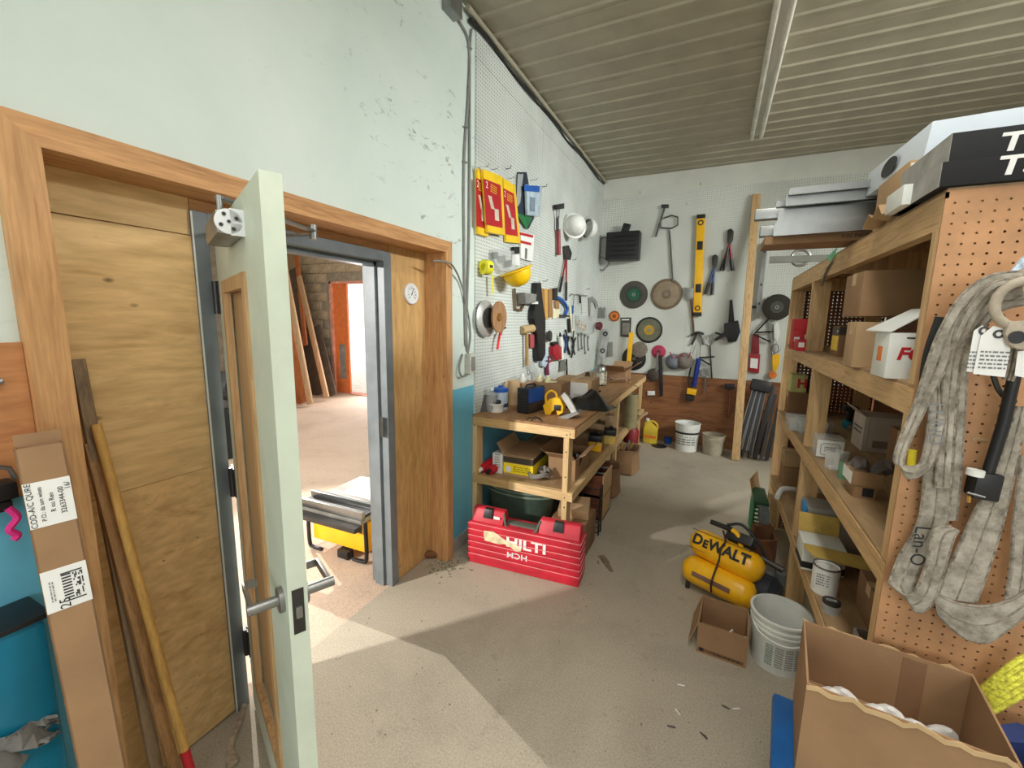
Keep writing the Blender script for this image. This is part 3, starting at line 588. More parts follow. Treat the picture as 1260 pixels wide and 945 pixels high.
# ------------------------------------------------------------------ things on the bench
TZ = BZ+.012
def bt(x, y): return at(x, y, 'z', TZ)
def vessel(name, label, cat, c, prof, m, seg=20, group=None, parts=()):
    """a round thing standing at c: profile of (radius, height); parts: (part name, profile, material)"""
    t = thing(name, label, cat, c, 0, group); MB().lathe((0, 0, 0), (0, 0, 1), prof, seg).build('body', m, t, world=False)
    for pn, pp, pm in parts: MB().lathe((0, 0, 0), (0, 0, 1), pp, seg).build(pn, pm, t, world=False)
    return t
a = bt(586, 507); b = MB(); b.obox(a+Vector((.055, .06, .055)), (.75, .5, .0), (-.1, .35, .9), (.5, -.8, .3), .16, .15, .008, .002); b.build('dark_plate', mat('dark_brown_plate', (46, 38, 34), .5), None, 'thin dark plate tilted at the corner of the bench top', 'plate')
c = bt(611, 506); vessel('white_tub', 'small white plastic tub printed with black marks, black cap on top', 'tub', c, [(0, 0), (.052, 0), (.056, .06), (.058, .063), (0, .063)], m_whitep, parts=(('cap', [(0, .063), (.034, .063), (.034, .082), (.03, .088), (0, .088)], m_dark), ('lid_rim', [(.0585, .055), (.061, .056), (.061, .064), (.0585, .065)], m_whitep)))
tb = [o for o in bpy.data.objects if o.name == 'white_tub'][0]; text('F', 'print', m_ink, tb, c+Vector((-.012, -.0545, .03)), (1, 0, 0), (0, 0, 1), .04, .0004)
c = Vector((PEG+.058, at(605, 488, 'x', PEG+.058).y, TZ)); vessel('clear_bottle', 'clear plastic bottle at the back of the bench near the corner', 'bottle', c, [(0, 0), (.045, 0), (.045, .11), (.03, .14), (.014, .155), (.014, .175), (0, .175)], m_clear, parts=(('cap', [(.016, .165), (.016, .185), (0, .185)], m_whitep),))
c = Vector((PEG+.075, at(616, 484, 'x', PEG+.075).y, TZ)); vessel('blue_lid_canister', 'white canister with bright blue lid at the back of the bench', 'canister', c, [(0, 0), (.06, 0), (.06, .16), (0, .16)], mat('pale_blue_plastic', (196, 212, 226), .4), parts=(('lid', [(.063, .14), (.063, .165), (.05, .172), (.02, .175), (.02, .19), (0, .19)], m_blue), ('band', [(.0607, .02), (.0607, .05)], mat('navy_print', (44, 62, 104), .5))))
c = bt(628, 498); b = MB()
b.lathe(c+Vector((0, .04, 0)), (.06, 0, 1), [(.052, 0), (.054, .12), (.05, .2), (.02, .205), (0, .2)], 14); t = b.build('kraft_paper_roll', mat('kraft_paper', (196, 166, 126), .85, var=.06), None, 'upright roll of tan kraft paper on the bench', 'paper roll')
b = MB(); b.sheet([[c+Vector((-.13+.11*j/6, .03*math.sin(j)-.01, .02+.20*i/4*(j/6)**1.2)) for j in range(7)] for i in range(5)], .002); b.build('loose_sheet', MC['kraft_paper'], t)
# charger: black ribbed box with blue side
e0, e1 = bt(649, 510), bt(635, 507); e2 = bt(663, 499); rzc = math.atan2((e0-e1).y, (e0-e1).x)
ch = thing('battery_charger', 'black ribbed charger box with blue side panel on the bench', 'charger', e0, math.radians(-12))
L1, L2, hc_ = .10, .23, .195
MB().box(-L1, 0, 0, L2, 0, hc_, .005).build('body', m_dark, ch, world=False); MB().box(0, .004, .01, L2-.01, .085, hc_-.004, .001).build('side_panel', m_blue, ch, world=False); MB().box(0, .003, .01, L2-.01, .01, .083, .001).build('lower_panel', mat('dark_brown_plastic', (58, 48, 42), .5), ch, world=False)
b = MB()
for k in range(9): b.box(-L1+.006, -.006, -.003, 0, .015+k*.02, .022+k*.02)
b.build('vent_rib', mat('charcoal_plastic', (44, 44, 46), .5), ch, world=False); b = MB(); b.tube([(-.05, .04, hc_), (-.05, .05, hc_+.02), (-.05, .16, hc_+.02), (-.05, .17, hc_)], .006); b.build('handle', m_dark, ch, world=False)
# carton behind the charger with fittings on top
x0, x1, z0, z1 = ybox(3.18, (654, 470), (687, 497), TZ); carton('brown carton behind the charger carrying small pots and fittings', x0, x1+.02, 3.18, 3.42, TZ, z1, m_card, tape=False); CZ = z1
x0b, x1b, _, z1b = ybox(3.25, (640, 471), (656, 497), TZ); carton('short reddish carton wedged between paper roll and charger', x0b-.02, x0-.006, 3.22, 3.45, TZ, z1b, mat('reddish_cardboard', (164, 112, 78), .8))
def pot(lab, px_, y, z, r, h, m, lid=None): c = at(*px_, 'y', y); c.z = z; return vessel('small_pot', lab, 'pot', c, [(0, 0), (r, 0), (r*1.05, h*.9), (r*.9, h), (0, h)], m, 14, 'small pots on the cartons', (('knob', [(r*.4, h), (r*.4, h*1.5), (r*.3, h*1.6), (0, h*1.6)], lid or m),))
pot('white capped pot on the short reddish carton', (643, 468), 3.3, z1b, .036, .045, m_whitep)
pot('cream pot with square knob on the brown carton', (664, 471), 3.26, CZ, .032, .035, m_cream)
pot('pale yellow pot at the front of the brown carton', (674, 474), 3.24, CZ, .024, .034, mat('pale_yellow_plastic', (236, 228, 180), .5))
pot('clear little jar at the back of the short reddish carton', (650, 465), 3.40, z1b, .022, .05, m_clear, m_steel)
b = MB(); c = at(668, 471, 'y', 3.3); c.z = CZ+.001; b.disc(c+Vector((.09, -.03, 0)), (0, 0, 1), .045, .006, 16); b.build('cream_dish', m_cream, None, 'flat cream dish lying on the brown carton edge', 'dish')
pc = at(635, 450, 'y', 3.45); b = MB(); b.tube([(pc.x, 3.45, TZ), (pc.x+.012, 3.46, pc.z)], .006, 8); b.build('marker_pen', m_whitep, None, 'thin upright marker pen between canister and pots', 'pen')
# carton with white label
x0, x1, z0, z1 = ybox(3.45, (684, 465), (727, 492), TZ); lc = carton('brown carton with white printed label standing on the bench', x0, x1, 3.45, 3.72, TZ, z1, m_card2)
lx0, lx1 = ybox(3.449, (693, 469), (723, 485))[:2]; o = MB().box(lx0, lx1, 3.4475, 3.449, TZ+.035, z1-.025).build('label', m_paper, lc); lines(o, ((lx0+lx1)/2, 3.4472, TZ+.055), (1, 0, 0), (0, 0, 1), (lx1-lx0)*.8, .02, 1, m_ink, seed=5); lines(o, ((lx0+lx1)/2+.03, 3.4472, TZ+.085), (1, 0, 0), (0, 0, 1), (lx1-lx0)*.4, .02, 2, m_greyink, seed=6)
# black bag
pts = [bt(697, 506), bt(745, 504)]; c = bt(722, 503); b = MB(); rows = []
for i in range(9):
    rr_ = []
    for j in range(7):
        u, v = i/8*2-1, j/6*2-1; h = .14*max(0, 1-abs(u)**1.4)*max(0, 1-abs(v)**2)*(1+.25*math.sin(5*u+3*v)); rr_.append(c+Vector((u*.19+.02*v, v*.11+.05, .004+h)))
    rows.append(rr_)
b.sheet(rows, .004); b.build('black_plastic_bag', mat('glossy_black_film', (22, 22, 24), .25, var=.1), None, 'crumpled glossy black plastic bag on the bench', 'bag')
# circular saw
c = bt(690, 512); sw = thing('circular_saw', 'yellow cordless circular saw lying tilted on the bench edge', 'circular saw', c)
def sp_(x, y, dy=0): return at(x, y, 'y', c.y+dy)
b = MB(); b.prism([sp_(668, 499), sp_(676, 491), sp_(684, 489), (sp_(689, 491)), sp_(693, 500), sp_(692, 508), sp_(686, 511), sp_(684, 504), sp_(679, 506), sp_(676, 512), sp_(671, 510)], (0, 1, 0), .07, .008); b.build('motor_housing', m_yel, sw)
b = MB(); b.tube(bez([sp_(672, 495, .03), sp_(672, 486, .03), sp_(678, 481, .04), sp_(684, 484, .04), sp_(686, 491, .03)]), .009, 10); b.build('handle', m_yel, sw)
b = MB(); b.box(sp_(682, 505).x, sp_(690, 505).x, c.y-.012, c.y+.01, sp_(685, 505).z, sp_(685, 498).z, .003); b.build('battery', m_dark, sw)
b = MB(); b.prism([sp_(690, 487, -.03), sp_(694, 483, -.03), sp_(699, 488, -.03), (sp_(706, 500, -.03)), sp_(711, 510, -.03), sp_(704, 510, -.03), sp_(698, 500, -.03)], (0, 1, 0), .03, .006); b.build('blade_guard', mat('pale_grey_metal', (186, 186, 182), .4, .4), sw)
b = MB(); b.prism([sp_(683, 515, -.06), sp_(709, 506, -.06), sp_(713, 509, -.06), sp_(688, 520, -.06)], (0, 1, 0), .10); b.build('base_plate', m_steel, sw)
b = MB(); b.tube(bez([bt(648, 517), bt(652, 514), bt(657, 516), bt(662, 514), bt(666, 518)]), .005); b.tube(bez([bt(653, 518), bt(659, 513), bt(667, 519)]), .005); b.build('loose_clips', m_dsteel, None, 'small dark metal clips scattered near the bench edge', 'clips')
# lantern with cage
c = bt(738, 474); ln = thing('caged_work_lamp', 'portable work lamp with wire cage and silver dome on the bench', 'lamp', c)
b = MB(); b.lathe((0, 0, 0), (0, 0, 1), [(0, 0), (.06, 0), (.06, .015), (0, .015)], 20); b.build('base', m_dark, ln, world=False)
b = MB(); b.lathe((0, 0, 0), (0, 0, 1), [(.035, .015), (.04, .06), (.035, .15)], 16); b.build('bulb', m_whitep, ln, world=False)
b = MB(); b.lathe((0, 0, 0), (0, 0, 1), [(.066, .155), (.066, .17), (.055, .21), (.03, .235), (0, .24)], 20); b.build('dome', m_alu, ln, world=False)
b = MB()
for k in range(10): q = k*math.pi/5; b.tube([(.066*math.cos(q), .066*math.sin(q), .01), (.07*math.cos(q), .07*math.sin(q), .16)], .004, 6)
for z in (.04, .08, .12): b.tube([(.07*math.cos(q), .07*math.sin(q), z) for q in [k*math.pi/8 for k in range(16)]], .004, 6, closed=True)
b.build('cage', mat('cream_wire', (214, 206, 180), .5), ln, world=False)
b = MB(); b.tube(bez([(0, 0, .24), (.01, 0, .30), (-.03, 0, .33), (-.06, 0, .36)]), .006); b.build('hook', m_steel, ln, world=False)
c = bt(730, 479); b = MB(); b.lathe(c, (0, 0, 1), [(0, 0), (.03, 0), (.012, .05), (.01, .065), (0, .065)], 14); b.build('white_nozzle', m_whitep, None, 'small white plastic nozzle in front of the caged lamp', 'nozzle')
b = MB(); c = bt(733, 482); b.box(c.x-.04, c.x+.05, c.y-.02, c.y+.02, TZ, TZ+.018, .003); b.build('black_eraser', m_dark, None, 'small flat black block on bench before the caged lamp', 'block')
c = bt(758, 470); b = MB(); P_ = []
for k in range(46): q = k*.62; rr2 = .10+.05*math.sin(k*.37); P_.append(c+Vector((rr2*math.cos(q)*1.1, -.02+rr2*math.sin(q), .01+.045*abs(math.sin(k*.9))+.0007*k)))
b.tube(bez(P_, 3), .005, 6); b.build('wire_bundle', m_wire, None, 'tangled bundle of brown and white wire on the bench', 'wire')
b = MB(); b.tube(bez([bt(765, 462), bt(768, 455)+Vector((0, 0, .08)), bt(772, 458)+Vector((0, 0, .1)), bt(775, 470), bt(782, 476)+Vector((.02, 0, .004))]), .006); b.build('cord_end', mat('cream_cord', (200, 188, 160), .6), None, 'pale cord arching up from the wire bundle', 'cord')
oc_ = open_carton('open brown carton with raised flaps at far end of the bench', *[v for v in (bt(752, 465).x, bt(778, 465).x)], 5.0, 5.35, TZ, TZ+.13, m_card, flaps='sne', ang=60, fl=.16)
b = MB(); c = at(711, 460, 'y', 3.9); b.lathe(Vector((c.x, 3.95, TZ+.05)), (1, 0, .05), [(0, -.14), (.04, -.12), (.055, -.02), (.05, .08), (.03, .14), (0, .15)], 12); b.build('black_tool_pouch', m_dark, None, 'black fabric tool pouch lying behind the labelled carton', 'pouch')
c = at(723, 458, 'y', 4.05); vessel('black_spray_can', 'black spray can with white label at the back of the bench', 'can', (c.x, 4.05, TZ), [(0, 0), (.033, 0), (.033, .17), (.02, .19), (.018, .21), (0, .21)], m_dark, parts=(('label', [(.0335, .04), (.0335, .12)], m_paper),))
# ------------------------------------------------------------------ lower bench shelf
LZ = SZ
def ls(x, y): return at(x, y, 'z', LZ)
for k, (p0, lab) in enumerate((((591, 583), 'red tube tool with white tip on the lower bench shelf'), ((601, 585), 'second red tube tool lying by the white carton'))):
    c = ls(*p0)+Vector((0, .02, .034)); t = thing('red_tube_tool', lab, 'tool', c+Vector((0, 0, -.034)), 0); b = MB(); b.tube([c, c+Vector((.03, .16, .03 if k == 0 else .0)), c+Vector((.06, .30, .05 if k == 0 else .0))], [.034, .033, .03], 16); b.build('body', m_red, t)
    b = MB(); b.tube([c+Vector((-.008, -.03, -.012)), c], .016, 12); b.build('tip', m_whitep if k == 0 else m_dark, t)
x0, x1, z0, z1 = ybox(2.80, (606, 557), (618, 583), LZ); wbx = carton('tall slim white carton on the lower bench shelf', x0, x1, 2.80, 3.0, LZ, z1, m_whitep, tape=False); lines(wbx, ((x0+x1)/2, 2.799, (z1+LZ)/2+.02), (1, 0, 0), (0, 0, 1), .045, .12, 6, m_greyink, seed=9)
x0, x1, z0, z1 = ybox(2.80, (619, 559), (655, 590), LZ); oy = open_carton('brown carton with yellow band and open flap on the lower shelf', x0, x1-.01, 2.80, 3.16, LZ, z1-.005, m_card2, rz=math.radians(3), flaps='w', ang=28, fl=.11)
cx_ = (x0+x1-.01)/2; hx_ = (x1-.01-x0)/2; hz_ = z1-LZ-.005
MB().box(-hx_-.001, hx_+.001, -.1815, .17, .02, .10).build('yellow_band', mat('bright_yellow_print', (248, 222, 30), .6, var=.03), oy, world=False)
MB().box(-hx_-.0012, hx_+.0012, -.1812, .17, hz_-.05, hz_-.004).build('dark_band', mat('olive_black_print', (60, 52, 38), .6), oy, world=False)
MB().obox((.0, .0, hz_+.012), (1, 0, 0), (0, 1, .05), (0, 0, 1), hx_*1.98, .34, .005).build('flap', m_card2, oy, world=False)
lines(oy, (.03, -.1818, .06), (1, 0, 0), (0, 0, 1), .14, .05, 3, mat('ochre_print', (150, 128, 30), .7), world=False, seed=15)
MB().box(-hx_+.02, -hx_+.06, -.1826, -.1816, .03, .075).build('picture_panel', m_paper, oy, world=False)
b = MB(); c = ls(662, 590); Pq = [c+Vector((.07*math.cos(q)*1.1, .08*math.sin(q)+.03, .018+.01*(k % 3)+k*.0012)) for k, q in enumerate([i*.7 for i in range(22)])]; b.tube(bez(Pq+[c+Vector((.05, .0, .06)), c+Vector((.04, .03, .1))], 3), .013, 8); b.build('coiled_hose', mat('grey_hose', (120, 116, 110), .5), None, 'coil of grey hose beside the yellow banded carton', 'hose')
x0, x1, z0, z1 = ybox(2.95, (676, 560), (716, 582), LZ); open_carton('open brown carton full of black tools behind front bench leg', x0, -.86, 2.93, 3.32, LZ, z1, m_card, flaps='swe', ang=50, fl=.09)
for k in range(5): c = Vector((x0+.05+.035*k, 3.02+.05*(k % 2), LZ+.03)); b = MB(); b.tube([c, c+Vector((.02, .05, .08+.01*k)), c+Vector((.03, .09, .11))], [.016, .02, .015], 8); b.build('black_tool', m_dark, None, 'black plastic tool lying in the open carton on lower shelf', 'tool', 'black tools in the open carton')
def batt(lab, px_, s_, m):
    c = ls(*px_); t = thing('battery_pack', lab, 'battery', c+Vector((-.02, .06, 0)), .15); MB().box(-.06*s_, .06*s_, -.06*s_, .06*s_, 0, .10*s_, .012).build('body', m, t, world=False); MB().box(-.062*s_, .062*s_, -.062*s_, .062*s_, .085*s_, .15*s_, .012).build('black_top', m_dark, t, world=False); MB().tube([(0, 0, .15*s_), (.02, 0, .17*s_)], .02, 8).build('terminal', m_dark, t, world=False)
batt('yellow power tool battery with black top on the lower shelf', (733, 556), 1.0, m_yel); batt('paler yellow battery pack behind the first on lower shelf', (751, 547), .95, mat('dull_yellow_plastic', (206, 176, 86), .5))
c = ls(757, 540); carton('small tan carton standing on end near the shelf edge', c.x-.14, c.x-.02, c.y+.05, c.y+.25, LZ, LZ+.22, m_card2, rz=.2)
c = ls(774, 527); vessel('cardboard_tube', 'upright olive cardboard tube standing on far lower shelf', 'tube', c+Vector((0, .05, 0)), [(.07, 0), (.07, .38), (.065, .38), (.065, .01), (0, .01)], mat('olive_card', (142, 134, 98), .8)); 
b = MB(); c = ls(768, 528); b.obox(c+Vector((-.07, .12, .16)), (.9, -.3, 0), (0, 0, 1), (.3, .9, 0), .02, .34, .18); b.build('plywood_offcut', m_deck, None, 'plywood offcut leaning beside the olive cardboard tube', 'board')
b = MB(); c = ls(784, 524); b.bar(c+Vector((-.1, .1, .02)), c+Vector((.04, .5, .06)), .03, .012); b.bar(c+Vector((-.02, .0, .012)), c+Vector((-.0, .55, .05)), .04, .012); b.build('wood_scraps', m_deck, None, 'thin wood scraps crossing at the far shelf end', 'wood scraps')
# ------------------------------------------------------------------ under the bench
tb_ = thing('green_tub', 'dark green oval tub under the bench behind the red case', 'tub', (-1.286, 2.90, 0))
def oval(b, prof, ex=1.9, seg=36): return b.lathe((0, 0, 0), (0, 0, 1), prof, seg, hint=(0, 1, 0), ex=ex)
oval(MB(), [(0, 0), (.12, 0), (.15, .40), (.145, .40), (.115, .012), (0, .012)]).build('body', mat('dark_green_plastic', (62, 78, 66), .5), tb_, world=False)
for z in (.395, .365): oval(MB(), [(.149, z), (.158, z), (.158, z+.012), (.149, z+.014)]).build('rim', mat('sage_green_plastic', (116, 134, 116), .5), tb_, world=False)
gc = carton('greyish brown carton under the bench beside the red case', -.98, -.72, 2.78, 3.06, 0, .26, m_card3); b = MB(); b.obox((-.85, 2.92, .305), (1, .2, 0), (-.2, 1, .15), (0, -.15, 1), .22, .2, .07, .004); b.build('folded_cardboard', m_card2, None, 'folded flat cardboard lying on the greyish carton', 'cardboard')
rk = thing('wire_rack', 'narrow black wire rack standing under the bench', 'rack', (-.76, 3.2, 0)); b = MB()
for z in [k*.045+.02 for k in range(9)]: b.tube([(-.86, 3.15, z), (-.715, 3.15, z), (-.715, 3.22, z)], .004, 6)
for x in (-.86, -.715): b.tube([(x, 3.15, 0), (x, 3.15, .4)], .006, 6)
b.tube([(-.715, 3.22, 0), (-.715, 3.22, .4)], .006, 6); b.build('frame', m_dark, rk)
def crate(lab, x0, x1, y0, y1, z0, z1, m):
    t = thing('wooden_crate', lab, 'crate', ((x0+x1)/2, (y0+y1)/2, z0)); b = MB(); k = .014; b.box(x0, x1, y0, y0+k, z0, z1-.01); b.box(x0, x1, y1-k, y1, z0, z1-.01); b.box(x0, x0+k, y0, y1, z0, z1-.01); b.box(x0, x1, y0, y1, z0, z0+k); b.build('body', m, t, smooth=False); MB().box(x1-k, x1, y0-.004, y1, z0, z1).build('end_board', m_oldpinez, t, smooth=False); return t
m_rust = wood('reddish_crate_wood', (130, 74, 44), (92, 48, 28), 'x', stretch=6)
crate('lower reddish wooden crate stacked under the bench', -.99, -.745, 3.40, 3.70, 0, .20, m_rust); crate('upper reddish wooden crate with steel bars on top', -.99, -.745, 3.41, 3.72, .20, .40, m_rust)
for k, y in enumerate((3.5, 3.66)): b = MB(); b.box(-.97, -.76, y, y+.03, .372, .388, .003); b.build('steel_bar', m_alu, None, ('bright steel bar lying across the front of the upper crate', 'bright steel bar lying across the middle of the upper crate')[k], 'bar', 'steel bars on the crate')
def bag(lab, x, y, w, d, h, m, group=None, nm='paper_bag'):
    b = MB(); k = 14; rings = []
    for i, (s, z) in enumerate(((.8, 0), (1, .02), (1.02, h*.4), (.95, h*.8), (1.06, h), (.9, h*.98), (.86, h*.5))):
        rings.append([(x+w/2*s*(abs(math.cos(q))**.5*math.copysign(1, math.cos(q)))+.01*math.sin(5*q+i), y+d/2*s*(abs(math.sin(q))**.5*math.copysign(1, math.sin(q)))+.01*math.sin(4*q+i*2), z+(.012*math.sin(3*q+i) if i > 2 else 0)) for q in [2*math.pi*j/k+.2 for j in range(k+1)]])
    b.sheet(rings); b.bm.faces.new([b.bm.verts.new(p) for p in rings[0][:-1]]); b.bm.faces.new([b.bm.verts.new(p) for p in rings[-1][:-1]])
    return b.build(nm, m, None, lab, 'bag', group)
bag('brown paper bag under the bench next to the crates', -.84, 4.0, .22, .26, .30, m_card3); bag('larger torn brown bag full of scrap at the bench end', -.80, 4.75, .26, .34, .28, m_card)
for k in range(7): c = Vector((-.87+.05*(k % 4), 4.66+.06*(k % 3), .22)); b = MB(); b.tube([c, c+Vector((.03, .02*(k-3), .08+.01*k))], .012, 6); b.build('metal_scrap', m_steel if k % 2 else m_brass, None, 'metal scrap poking out of the torn brown bag', 'scrap', 'scrap in the torn bag')
b = MB(); b.lathe((-.88, 5.45, 0), (0, 0, 1), [(0, 0), (.09, 0), (.1, .3), (.06, .36), (.03, .38), (0, .38)], 14); b.build('red_can', mat('dark_red_can', (130, 22, 26), .5), None, 'dark red can on the floor below the far bench end', 'can')
carton('pale carton beneath the far end of the bench', -1.25, -.95, 4.4, 4.8, 0, .26, m_card2)
# ------------------------------------------------------------------ tools on the left pegboard
NX = Vector((1, 0, 0)); NB = Vector((0, -1, 0))
def bw(x, y, d=0): return at(x, y, 'y', BPEG-d)
def wpt(wall, x, y, d=0): return lw(x, y, d) if wall == 'L' else bw(x, y, d)
def nrm(wall): return NX if wall == 'L' else NB
def slab(wall, pts, d, t, bev=0): return MB().prism([wpt(wall, x, y, d) for x, y in pts], nrm(wall), t, bev)
def path(wall, pts, d, r, smooth=True, seg=8, closed=False):
    P_ = [wpt(wall, p[0], p[1], p[2] if len(p) > 2 else d) for p in pts]; return MB().tube(bez(P_, 6) if smooth and not closed else P_, r, seg, closed)
def hung(name, label, cat, wall, x, y, d=0, group=None): return thing(name, label, cat, wpt(wall, x, y, d), 0, group)
def hook(parent, wall, x, y, l=.05):
    c = wpt(wall, x, y); n = nrm(wall); MB().tube([c, c+n*l, c+n*(l+.008)+Vector((0, 0, .015))], .0025, 6).build('hook', m_steel, parent)
m_pack = mat('yellow_foil_pack', (240, 200, 40), .35, var=.05); m_packred = mat('red_pack_print', (178, 26, 36), .45, var=.05)
def quadin(q, a0, a1, b0, b1):
    """sub-quad of a quad TL TR BR BL in fractions"""
    f = lambda a, b: tuple((q[0][i]*(1-a)+q[1][i]*a)*(1-b)+(q[3][i]*(1-a)+q[2][i]*a)*b for i in (0, 1)); return [f(a0, b0), f(a1, b0), f(a1, b1), f(a0, b1)]
def pack(q, d, lab):
    t = hung('yellow_red_pack', lab, 'package', 'L', q[3][0], q[3][1], d, 'yellow and red packs on the pegboard')
    slab('L', quadin(q, 0, 1, .06, 1), d, .022, .006).build('body', m_pack, t); slab('L', quadin(q, .1, 1.0, .19, .88), d+.0222, .001).build('red_label', m_packred, t)
    slab('L', [q[0], q[1], quadin(q, 0, 1, .09, 1)[1], quadin(q, 0, 1, .09, 1)[0]], d+.006, .008, .002).build('clear_header', m_clear, t)
    c = quadin(q, .28, .5, .27, .3); p = lw(*c[0], d+.0235); text('2', 'lettering', m_paper, t, p, (0, 1, 0), (0, 0, 1), .06, .0003)
    s1 = quadin(q, .3, .48, .42, .60); slab('L', [s1[0], (s1[1][0], s1[1][1]), (s1[2][0]+3, s1[2][1]+2), (s1[3][0]+3, s1[3][1]+2)], d+.0232, .001).build('picture', mat('pale_print', (206, 196, 176), .5), t)
    s1 = quadin(q, .6, .82, .6, .78); slab('L', s1, d+.0232, .001).build('picture', MC['pale_print'], t)
    a = quadin(q, .3, .95, .24, .36); lines(t, (lw(*a[0], d+.0234)+lw(*a[2], d+.0234))/2, (0, 1, 0), (0, 0, 1), .1, .06, 4, m_pack, seed=2); hook(t, 'L', (q[0][0]+q[1][0])/2, (q[0][1]+q[1][1])/2+1, .06); return t
pack([(584, 202), (598, 208), (598, 292), (585, 288)], .004, 'yellow and red pack at the pegboard edge, half covered by the next')
pack([(591, 203), (615, 213), (619, 290), (597, 286)], .032, 'yellow and red pack overlapping the one at the pegboard edge')
pack([(616, 214), (631, 224), (638, 300), (620, 298)], .006, 'yellow and red pack hanging on its own next to blue package')
t = hung('dark_green_package', 'dark navy and green package behind the pale blue one', 'package', 'L', 640, 262); slab('L', [(636, 212), (645.7, 212), (651, 245), (655, 269), (648, 282), (634.6, 262.5)], .004, .02, .004).build('body', mat('navy_film', (36, 46, 62), .4), t); slab('L', [(635, 262), (651, 266), (654, 270), (648, 282)], .0245, .001).build('green_band', mat('green_print', (30, 110, 60), .5), t); slab('L', [(637, 214), (644, 214), (640, 250), (635, 256)], .0245, .001).build('pale_window', m_clear, t)
t = hung('blue_package', 'pale blue clear package with blue header on pegboard hook', 'package', 'L', 655, 262); q = [(645, 227.6), (664, 229), (661.6, 266.5), (646.5, 265)]
slab('L', q, .035, .022, .005).build('body', mat('pale_blue_film', (172, 190, 200), .3), t); slab('L', quadin(q, 0, 1, .0, .2), .0572, .001).build('header', m_blue, t); slab('L', quadin(q, .35, .72, .38, .85), .0572, .006, .003).build('clip', mat('slate_plastic', (120, 136, 148), .4), t); hook(t, 'L', 652, 222, .07)
t = hung('white_red_package', 'white package with red top edge hanging below the packs', 'package', 'L', 646, 315); q = [(639, 285.5), (656, 289.5), (653.6, 322), (639, 318)]; slab('L', q, .006, .016, .004).build('body', m_paper, t); slab('L', quadin(q, 0, 1, .0, .1), .0222, .001).build('red_strip', m_redprint, t); slab('L', quadin(q, .0, .9, .3, .4), .0222, .001).build('red_strip', m_redprint, t); slab('L', quadin(q, .45, .6, .55, .95), .0222, .004).build('grey_blade', m_steel, t)
t = hung('clear_bag', 'clear plastic bag of small grey parts above yellow helmet', 'bag', 'L', 618, 330); slab('L', [(603, 307), (614, 306), (628, 309), (630, 332), (612, 335), (602, 320)], .01, .04, .01).build('bag', m_clear, t)
for k, (x, y) in enumerate(((607, 314), (616, 318), (623, 324))): slab('L', [(x-3, y-3), (x+3, y-4), (x+4, y+4), (x-2, y+5)], .018, .02, .003).build('part', m_steel if k % 2 else m_dsteel, t)
t = hung('blister_card', 'white blister card with black clip above the yellow helmet', 'package', 'L', 633, 325); slab('L', [(630, 313), (639, 313), (639, 327), (630, 326)], .012, .004).build('card', m_paper, t); slab('L', [(629, 304), (637, 304), (637, 312), (630, 313)], .012, .02, .004).build('black_clip', m_dark, t)
# red gun
t = hung('grease_gun', 'red barrelled grease gun with black head on pegboard', 'grease gun', 'L', 687, 315); slab('L', [(681.5, 252), (691, 250.5), (691, 257), (682, 258)], .02, .03, .003).build('head', m_dark, t)
path('L', [(685, 256), (685.5, 268)], .035, .008, False).build('rod', m_steel, t); path('L', [(688, 256), (688, 268)], .035, .006, False).build('rod', m_steel, t); path('L', [(686, 266), (686, 284)], .035, .016, False, 12).build('grip', m_dark, t); path('L', [(687, 282), (687.5, 314)], .035, .022, False, 14).build('barrel', mat('dark_red_metal', (136, 36, 40), .4), t)
# helmets
def helmet(lab, c, ax, r, m, hint=(0, 0, 1), brim=1.18):
    t = thing('hard_hat', lab, 'helmet', c); ax = Vector(ax).normalized(); prof = [(r*1.0, 0), (r*.98, r*.3), (r*.88, r*.65), (r*.62, r*.95), (r*.3, r*1.08), (0, r*1.11)]
    MB().lathe(c, ax, prof, 28, hint).build('shell', m, t); MB().lathe(c, ax, [(r*.95, -.002), (r*brim, -.006), (r*(brim+.02), .0), (r*brim, .006), (r*.98, .012)], 28, hint).build('brim', m, t)
    u, v, n = basis(ax, hint); b = MB()
    for s in (-.25, 0, .25): b.tube([c+v*r*math.cos(q)*.985+n*r*1.08*math.sin(q)+u*r*s*(.9) for q in [math.pi*(.15+.7*k/8) for k in range(9)]], .004, 6)
    b.build('ridge', m, t); MB().lathe(c, ax, [(r*.9, .012), (r*.86, .03), (r*.86, .012)], 20, hint).build('headband', m_dark, t); return t
helmet('white hard hat facing outwards on the left pegboard', lw(707, 278, .10), (.62, -.75, .1), .115, m_whitep); helmet('second white hard hat behind the first near the corner', lw(722, 281, .10), (.55, .70, -.05), .115, m_whitep)
c = lw(635, 333, .14); hy = helmet('yellow hard hat hanging upside down on the pegboard', c, (.25, .28, -.93), .112, mat('helmet_yellow', (248, 200, 16), .35, var=.04), hint=(0, 1, 0)); 
# tape roll
t = hung('caution_tape_roll', 'yellow roll of caution tape on a pegboard hook', 'tape', 'L', 600, 338); c = lw(598, 329, .05); MB().lathe(c, (.3, 1, 0), [(.026, -.03), (.052, -.03), (.052, .03), (.026, .03), (.026, -.03)], 24).build('roll', mat('caution_yellow', (236, 224, 50), .45), t)
b = MB(); 
for q in range(4): a = q*1.5; b.obox(c+Vector((0, 0, 0))+Vector((.05*math.sin(a), -.012, .05*math.cos(a))), (math.cos(a), 0, -math.sin(a)), (.3, 1, 0), (math.sin(a), 0, math.cos(a)), .02, .03, .006)
b.build('black_lettering', m_ink, t); slab('L', [(605, 338), (607, 338), (607.5, 362), (605.5, 362)], .05, .001).build('loose_end', MC['caution_yellow'], t)
